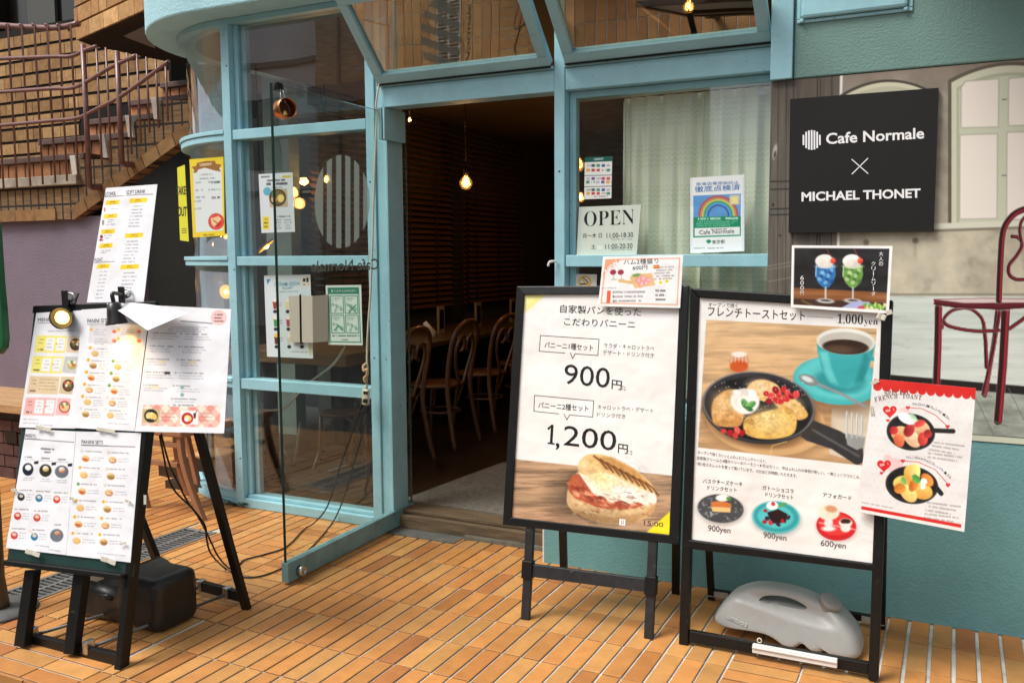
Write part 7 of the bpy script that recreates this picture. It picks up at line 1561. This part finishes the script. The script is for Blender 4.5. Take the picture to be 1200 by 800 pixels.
for y0, y1, lb in ((5.75, 7.0, 'dark wood slatted blind nearest the shop front'), (7.04, 8.3, 'dark wood slatted blind behind the glowing pendant bulb'), (8.34, 9.7, 'dark wood slatted blind farthest into the cafe')): blind(y0, y1, lb)
# counter table along the blinds
tb = thing('counter_table', 'long dark wood table along the slatted blinds', 'table', (-4.1, 6.8, 0.08))
g = MB(); g.box(-4.56, -3.72, 5.05, 9.6, 0.78, 0.82); g.build('top', mat('warm_dark_table', (0.085, 0.05, 0.026), 0.4, 0.3, 5, stretch=(8, 1, 8)), tb, bevel=0.004)
for y in (5.5, 7.2, 9.0): g = MB(); g.box(-4.2, -4.12, y-0.04, y+0.04, 0.08, 0.778); g.build('leg', M_black, tb)
for i, (px, py, lb) in enumerate(((520, 378, 'small menu stand on the counter table nearest the doorway'), (563, 370, 'small menu stand on the counter table below the pendant bulb'), (603, 352, 'small menu stand on the counter table farthest from the door'))):
    q = at(px, py, X=-4.1); t = thing('menu_stand', lb, 'menu stand', (q[0], q[1], 0.82), 'menu stands on the counter table')
    g = MB(); g.box(q[0]-0.01, q[0]+0.01, q[1]-0.10, q[1]+0.0, 0.821, 1.06); g.build('card', mat('dim_cream_card', (0.26, 0.21, 0.13), 0.6), t)
    g = MB(); g.box(q[0]+0.0102, q[0]+0.012, q[1]-0.085, q[1]-0.015, 0.86, 1.03); g.build('print', M_black, t)
q = at(505, 388, X=-3.95); t = thing('napkin_holder', 'white folded napkin and cup at the near end of the counter table', 'napkin', (q[0], q[1], 0.82))
g = MB(); g.tube([(q[0], q[1], 0.821), (q[0]+0.02, q[1], 0.86), (q[0]-0.03, q[1]-0.05, 0.95)], [0.035, 0.028, 0.02], 8); g.build('napkin', mat('napkin_white', (0.6, 0.55, 0.46), 0.7), t)
# bentwood chairs
def chair(loc, rot, label, src=None):
    if src is not None:
        c = copy_tree(src); c.location = loc; c.rotation_euler = (0, 0, rot); c['label'] = label; return c
    t = thing('bentwood_chair', label, 'chair', (0, 0, 0), 'bentwood chairs in a row at the counter table')
    g = MB(); g.lathe((0, 0, 0.445), [(0.0, 0), (0.19, 0.0), (0.205, 0.008), (0.205, 0.022), (0.195, 0.028), (0.0, 0.024)], 28, caps=False); g.build('seat', M_bentwood, t)
    for s_ in (-1, 1):
        g = MB(); g.tube(spline([(0.155*s_, 0.13, 0.45), (0.165*s_, 0.15, 0.25), (0.19*s_, 0.175, 0.0)], 6), [0.017]*6+[0.015]*6+[0.012], 9); g.build('leg', M_bentwood, t)
    g = MB(); g.tube(spline([(-0.20, -0.26, 0.0), (-0.185, -0.215, 0.22), (-0.175, -0.185, 0.45), (-0.19, -0.215, 0.70), (-0.175, -0.25, 0.85), (-0.10, -0.275, 0.925), (0, -0.285, 0.945), (0.10, -0.275, 0.925), (0.175, -0.25, 0.85), (0.19, -0.215, 0.70), (0.175, -0.185, 0.45), (0.185, -0.215, 0.22), (0.20, -0.26, 0.0)], 6), 0.0185, 9); g.build('backrest', M_bentwood, t)
    for s_ in (-1, 1):
        g = MB(); g.tube(spline([(0.03*s_, -0.20, 0.47), (0.10*s_, -0.215, 0.62), (0.13*s_, -0.235, 0.74), (0.09*s_, -0.255, 0.83), (0.03*s_, -0.255, 0.82), (0.02*s_, -0.24, 0.75), (0.06*s_, -0.235, 0.72)], 6), 0.0125, 7); g.build('scroll', M_bentwood, t)
        g = MB(); g.tube(spline([(0.165*s_, 0.14, 0.22), (0.14*s_, 0.10, 0.36), (0.06*s_, 0.09, 0.435), (0.0, 0.09, 0.44)], 6), 0.011, 7); g.build('brace', M_bentwood, t)
    g = MB(); g.tube([(0.15*math.cos(a), 0.15*math.sin(a)-0.02, 0.26) for a in np.linspace(0, 2*math.pi, 25)[:-1]], 0.010, 7, closed=True); g.build('stretcher_ring', M_bentwood, t)
    t.location = loc; t.rotation_euler = (0, 0, rot); return t
ch0 = chair((-3.48, 5.10, 0.08), R(88), 'bentwood chair nearest the shop front, partly behind the open glass door')
for k, lb in enumerate(('bentwood chair second from the shop front, seen whole in the doorway', 'bentwood chair third from the shop front, beside the panini stand', 'bentwood chair farthest from the shop front in the row'), 1): chair((-3.50, 5.10+0.72*k, 0.08), R(88+(3, -4, 2)[k-1]), lb, ch0)
# floor mat
g = MB(); mp_ = [at(473, 584, Z=0.105), at(590, 541, Z=0.105), at(660, 549, Z=0.105), at(660, 606, Z=0.105)]
mp_[2] = mp_[1]+np.array([1.0, -0.1, 0]); mp_[3] = mp_[0]+np.array([1.06, -0.06, 0])
g.prism(mp_, (0, 0, -0.007)); fm = tag(g.build('door_mat', mat('grey_brown_mat', (0.20, 0.175, 0.14), 0.95, 0.4, 40, bump=1.0, bscale=45, bdist=0.006)), 'grey brown floor mat just inside the timber threshold', 'mat')
# pendant bulbs
M_glow = emit_mat('warm_filament_glow', (1.0, 0.45, 0.10), 9.0)
M_globe = glass_mat('amber_bulb_glass', (1.0, 0.85, 0.6), 0.05)
_n = M_globe.node_tree.nodes; _l = M_globe.node_tree.links; _e = _n.new('ShaderNodeEmission'); _e.inputs[0].default_value = (1.0, 0.42, 0.08, 1); _e.inputs[1].default_value = 0.22
_a = _n.new('ShaderNodeAddShader'); _o = [q for q in _n if q.type == 'OUTPUT_MATERIAL'][0]; _s = _o.inputs[0].links[0].from_socket
_l.new(_s, _a.inputs[0]); _l.new(_e.outputs[0], _a.inputs[1]); _l.new(_a.outputs[0], _o.inputs[0])
M_filament = emit_mat('filament', (1.0, 0.62, 0.26), 22.0)
def bulb(px, py, Y, r, label, zc=3.0, w=6.0, shade=False):
    c = np.array(at(px, py, Y=Y)); t = thing('pendant_bulb', label, 'pendant lamp', c, 'warm pendant bulbs in the cafe')
    g = MB(); g.lathe(c, [(0.0, -r), (r*0.6, -r*0.82), (r*0.95, -r*0.3), (r, 0), (r*0.95, r*0.35), (r*0.62, r*0.85), (r*0.36, r*1.15)], 20, caps=False); g.build('glass_bulb', M_globe, t)
    g = MB(); g.lathe(c, [(0.0, -r*0.35), (r*0.20, -r*0.2), (r*0.26, 0.2*r), (r*0.12, r*0.8)], 12, caps=False); g.build('filament', M_filament, t)
    g = MB(); g.lathe(c, [(r*0.38, r*1.15), (r*0.42, r*1.9), (r*0.30, r*2.2)], 14); g.build('socket', M_black, t)
    if zc: g = MB(); g.tube([c+(0, 0, r*2.2), (c[0], c[1], zc)], 0.004, 6); g.build('flex', M_black, t)
    l = bpy.data.lights.new('bulb_light', 'POINT'); l.energy = w*1.4; l.color = (1.0, 0.52, 0.18); l.shadow_soft_size = r
    o = bpy.data.objects.new('bulb_light', l); COL.objects.link(o); o.parent = t; o.location = (0, 0, 0)
    return t
bulb(546, 215, 6.5, 0.052, 'round glowing pendant bulb hanging in the open doorway', 2.84, 5)
bulb(677, 194, 6.2, 0.05, 'glowing long pendant bulb behind the payment notice', 2.84, 5)
bulb(680.5, 232, 8.5, 0.045, 'small far pendant bulb just above the OPEN sign', 2.84, 3)
bulb(898, 219, 5.6, 0.04, 'pendant bulb glimpsed at the curtain edge by the poster', 2.84, 1)
bulb(807, 9, 5.2, 0.034, 'pendant bulb showing through the tilted sash glass', 2.84, 5)
bulb(480, 141, 6.6, 0.018, 'tiny pendant bulb near the door closer box', 2.84, 2)
bulb(383, 211, 5.80, 0.030, 'small orange pendant bulb between the stripes of the circle logo', 2.84, 5)
# added glowing discs standing in for lamp reflections in the bay glass
def disc(px, py, Y, r, ax, label, st=3.0):
    c = np.array(at(px, py, Y=Y)); t = thing('reflection_disc', label, 'reflection', c, 'added amber discs for lamp reflections in the bay'); ax = np.array(ax, float); ax /= np.linalg.norm(ax)
    g = MB(); g.lathe(c-ax*0.012, [(0.0, 0.0), (r*0.9, 0.0), (r, 0.008), (r, 0.014), (r*0.92, 0.013)], 28, ax, caps=False); g.build('reflector_rim', mat('amber_rim', (0.5, 0.2, 0.03), 0.3), t)
    g = MB(); g.lathe(c, [(r*0.92, 0.0), (r*0.4, -0.004), (0.0, -0.004)], 28, ax, caps=False); g.build('glow', emit_mat('amber_glow', (1.0, 0.50, 0.06), 1.6), t)
    g = MB(); g.lathe(c, [(r*0.3, 0.0), (r*0.2, 0.012), (0.0, 0.016)], 16, ax, caps=False); g.build('bulb', emit_mat('amber_core', (1.0, 0.66, 0.2), 8), t)
    g = MB(); g.tube([c-ax*0.012, c-ax*0.05+(0, 0, 0.05), (c[0]-ax[0]*0.05, c[1]-ax[1]*0.05, 2.838)], 0.005, 6); g.build('stem', M_black, t)
disc(265, 342, 4.95, 0.055, (0.3, -0.95, -0.1), 'round amber lamp-reflection disc behind the curved glass above the menu corner')
disc(312, 289, 5.0, 0.075, (0.55, 0.35, -0.75), 'tilted amber lamp-reflection disc seen edge-on under the bowl flyer'); disc(264.6, 277, 4.95, 0.022, (0.3, -0.95, -0.1), 'small amber lamp-reflection disc at the corner of the yellow bordered flyer')
# window counter, stool, equipment seen through the glazed front
wt = thing('window_table', 'thick pale wood table top behind the low pane', 'table', (-3.7, 4.6, 0))
a0 = at(297, 410, Y=4.42); g = MB(); g.box(-4.25, -3.30, 4.42, 4.95, a0[2]-0.075, a0[2]); g.build('top', mat('warm_wood_table', (0.26, 0.14, 0.06), 0.45, 0.35, 5, stretch=(1, 9, 9)), wt, bevel=0.006)
g = MB(); q = at(317, 480, Y=4.65); g.lathe((q[0], 4.65, 0.05), [(0.05, 0), (0.05, a0[2]-0.13)], 16); g.build('column', M_black, wt)
g = MB(); g.box(q[0]-0.34, q[0]+0.2, 4.40, 4.9, 0.051, 0.085); g.build('base_plate', M_black, wt, bevel=0.006)
sto = thing('round_stool', 'round pale wood stool seat inside the curved glass', 'stool', at(250, 545, Y=4.6))
c = np.array(at(252, 529, Y=4.5)); g = MB(); g.lathe((c[0], c[1], c[2]-0.03), [(0.0, 0), (0.12, 0.0), (0.13, 0.01), (0.13, 0.026), (0.12, 0.032), (0.0, 0.032)], 28, caps=False); g.build('seat', M_oak, sto)
g = MB(); g.lathe((c[0], c[1], 0.05), [(0.09, 0), (0.09, 0.015), (0.022, 0.03), (0.022, c[2]-0.085)], 18); g.build('pedestal', M_black, sto)
# folding holder box on the pane (behind the door glass)
lh = thing('leaflet_holder', 'cream folded card holder between the cream soda flyer and green notice', 'leaflet holder', at(360, 401, Y=4.06))
q = lambda x, y, Y: np.array(at(x, y, Y=Y))
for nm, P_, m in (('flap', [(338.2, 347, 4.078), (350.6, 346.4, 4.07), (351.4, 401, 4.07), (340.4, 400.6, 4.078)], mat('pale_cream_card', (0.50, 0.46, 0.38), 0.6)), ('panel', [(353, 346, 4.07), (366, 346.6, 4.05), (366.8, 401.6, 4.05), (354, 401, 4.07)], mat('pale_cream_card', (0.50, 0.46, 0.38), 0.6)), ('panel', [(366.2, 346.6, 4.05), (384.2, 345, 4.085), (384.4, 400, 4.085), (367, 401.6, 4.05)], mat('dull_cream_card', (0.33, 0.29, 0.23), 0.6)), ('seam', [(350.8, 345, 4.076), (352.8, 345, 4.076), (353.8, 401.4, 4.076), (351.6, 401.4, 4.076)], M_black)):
    g = MB(); g.prism([q(*k) for k in P_], (0, 0.003, 0)); g.build(nm, m, lh)
g = MB(); g.tube(spline([at(404, 405, Y=4.14), at(399, 415, Y=4.16), at(390, 427, Y=4.18), at(378, 437, Y=4.2), at(364, 447, Y=4.22)], 5), 0.008, 7); tag(g.build('inner_cable', M_cream), 'pale cable curving down inside the pane below the green notice', 'cable')
so_ = thing('wall_outlet', 'cream power outlet on a bracket low behind the pane', 'outlet', at(301.5, 490, Y=4.22))
g = MB(); q_ = at(301.5, 479, Y=4.22); g.box(q_[0]-0.028, q_[0]+0.02, 4.21, 4.24, q_[2]-0.05, q_[2]+0.045); g.build('plate', M_cream, so_, bevel=0.004)
for dz in (-0.025, 0.02): g = MB(); g.box(q_[0]-0.018, q_[0]+0.01, 4.204, 4.2095, q_[2]+dz-0.01, q_[2]+dz+0.012); g.build('socket', mat('shadow_cream', (0.3, 0.26, 0.18), 0.5), so_)
g = MB(); g.tube(spline([(q_[0], 4.20, q_[2]-0.005), at(330, 479, Y=4.25), at(345, 466, Y=4.25), at(352, 458, Y=4.25)], 6), 0.006, 7); g.build('lead', M_cream, so_)
tr_ = thing('folding_trestle', 'pale grey folding metal trestle behind the low pane', 'trestle', (-3.6, 4.9, 0.05))
for a, b in (((330, 520), (349, 562)), ((352, 495), (343, 560)), ((378, 520), (362, 562)), ((345, 566), (405, 545)), ((330, 572), (356, 566))):
    g = MB(); g.tube([at(*a, Y=4.75), at(*b, Y=4.75)], 0.009, 7); g.build('strut', mat('dim_grey_steel', (0.30, 0.29, 0.26), 0.5), tr_)
bc = thing('bentwood_chair', 'bentwood chair inside, behind the lowest pane by the doorway', 'chair', at(400, 580, Y=4.7))
c = at(400, 482, Y=4.75); g = MB(); g.lathe((c[0], c[1], c[2]-0.02), [(0, 0), (0.13, 0), (0.14, 0.01), (0.13, 0.022), (0, 0.022)], 24, caps=False); g.build('seat', M_bentwood, bc)
for P_ in ([(376, 486), (375, 530), (373, 566)], [(428, 486), (430, 530), (432, 572)]): g = MB(); g.tube([at(*k, Y=4.68) for k in P_], 0.014, 8); g.build('leg', M_bentwood, bc)
g = MB(); g.tube(spline([at(*k, Y=4.67) for k in ((378, 530), (381, 502), (392, 490), (404, 489), (416, 498), (424, 515), (428, 540))], 5), 0.009, 7); g.build('brace', M_bentwood, bc)
# dim back wall of the bay room with pale column
pl_ = thing('plaster_column', 'pale grey green plaster column inside the bay', 'column', (-4.4, 5.7, 0))
g = MB(); g.box(-4.95, -4.70, 5.62, 5.74, 0.05, 3.0); g.build('shaft', mat('sage_plaster', (0.20, 0.24, 0.22), 0.8, 0.2), pl_)
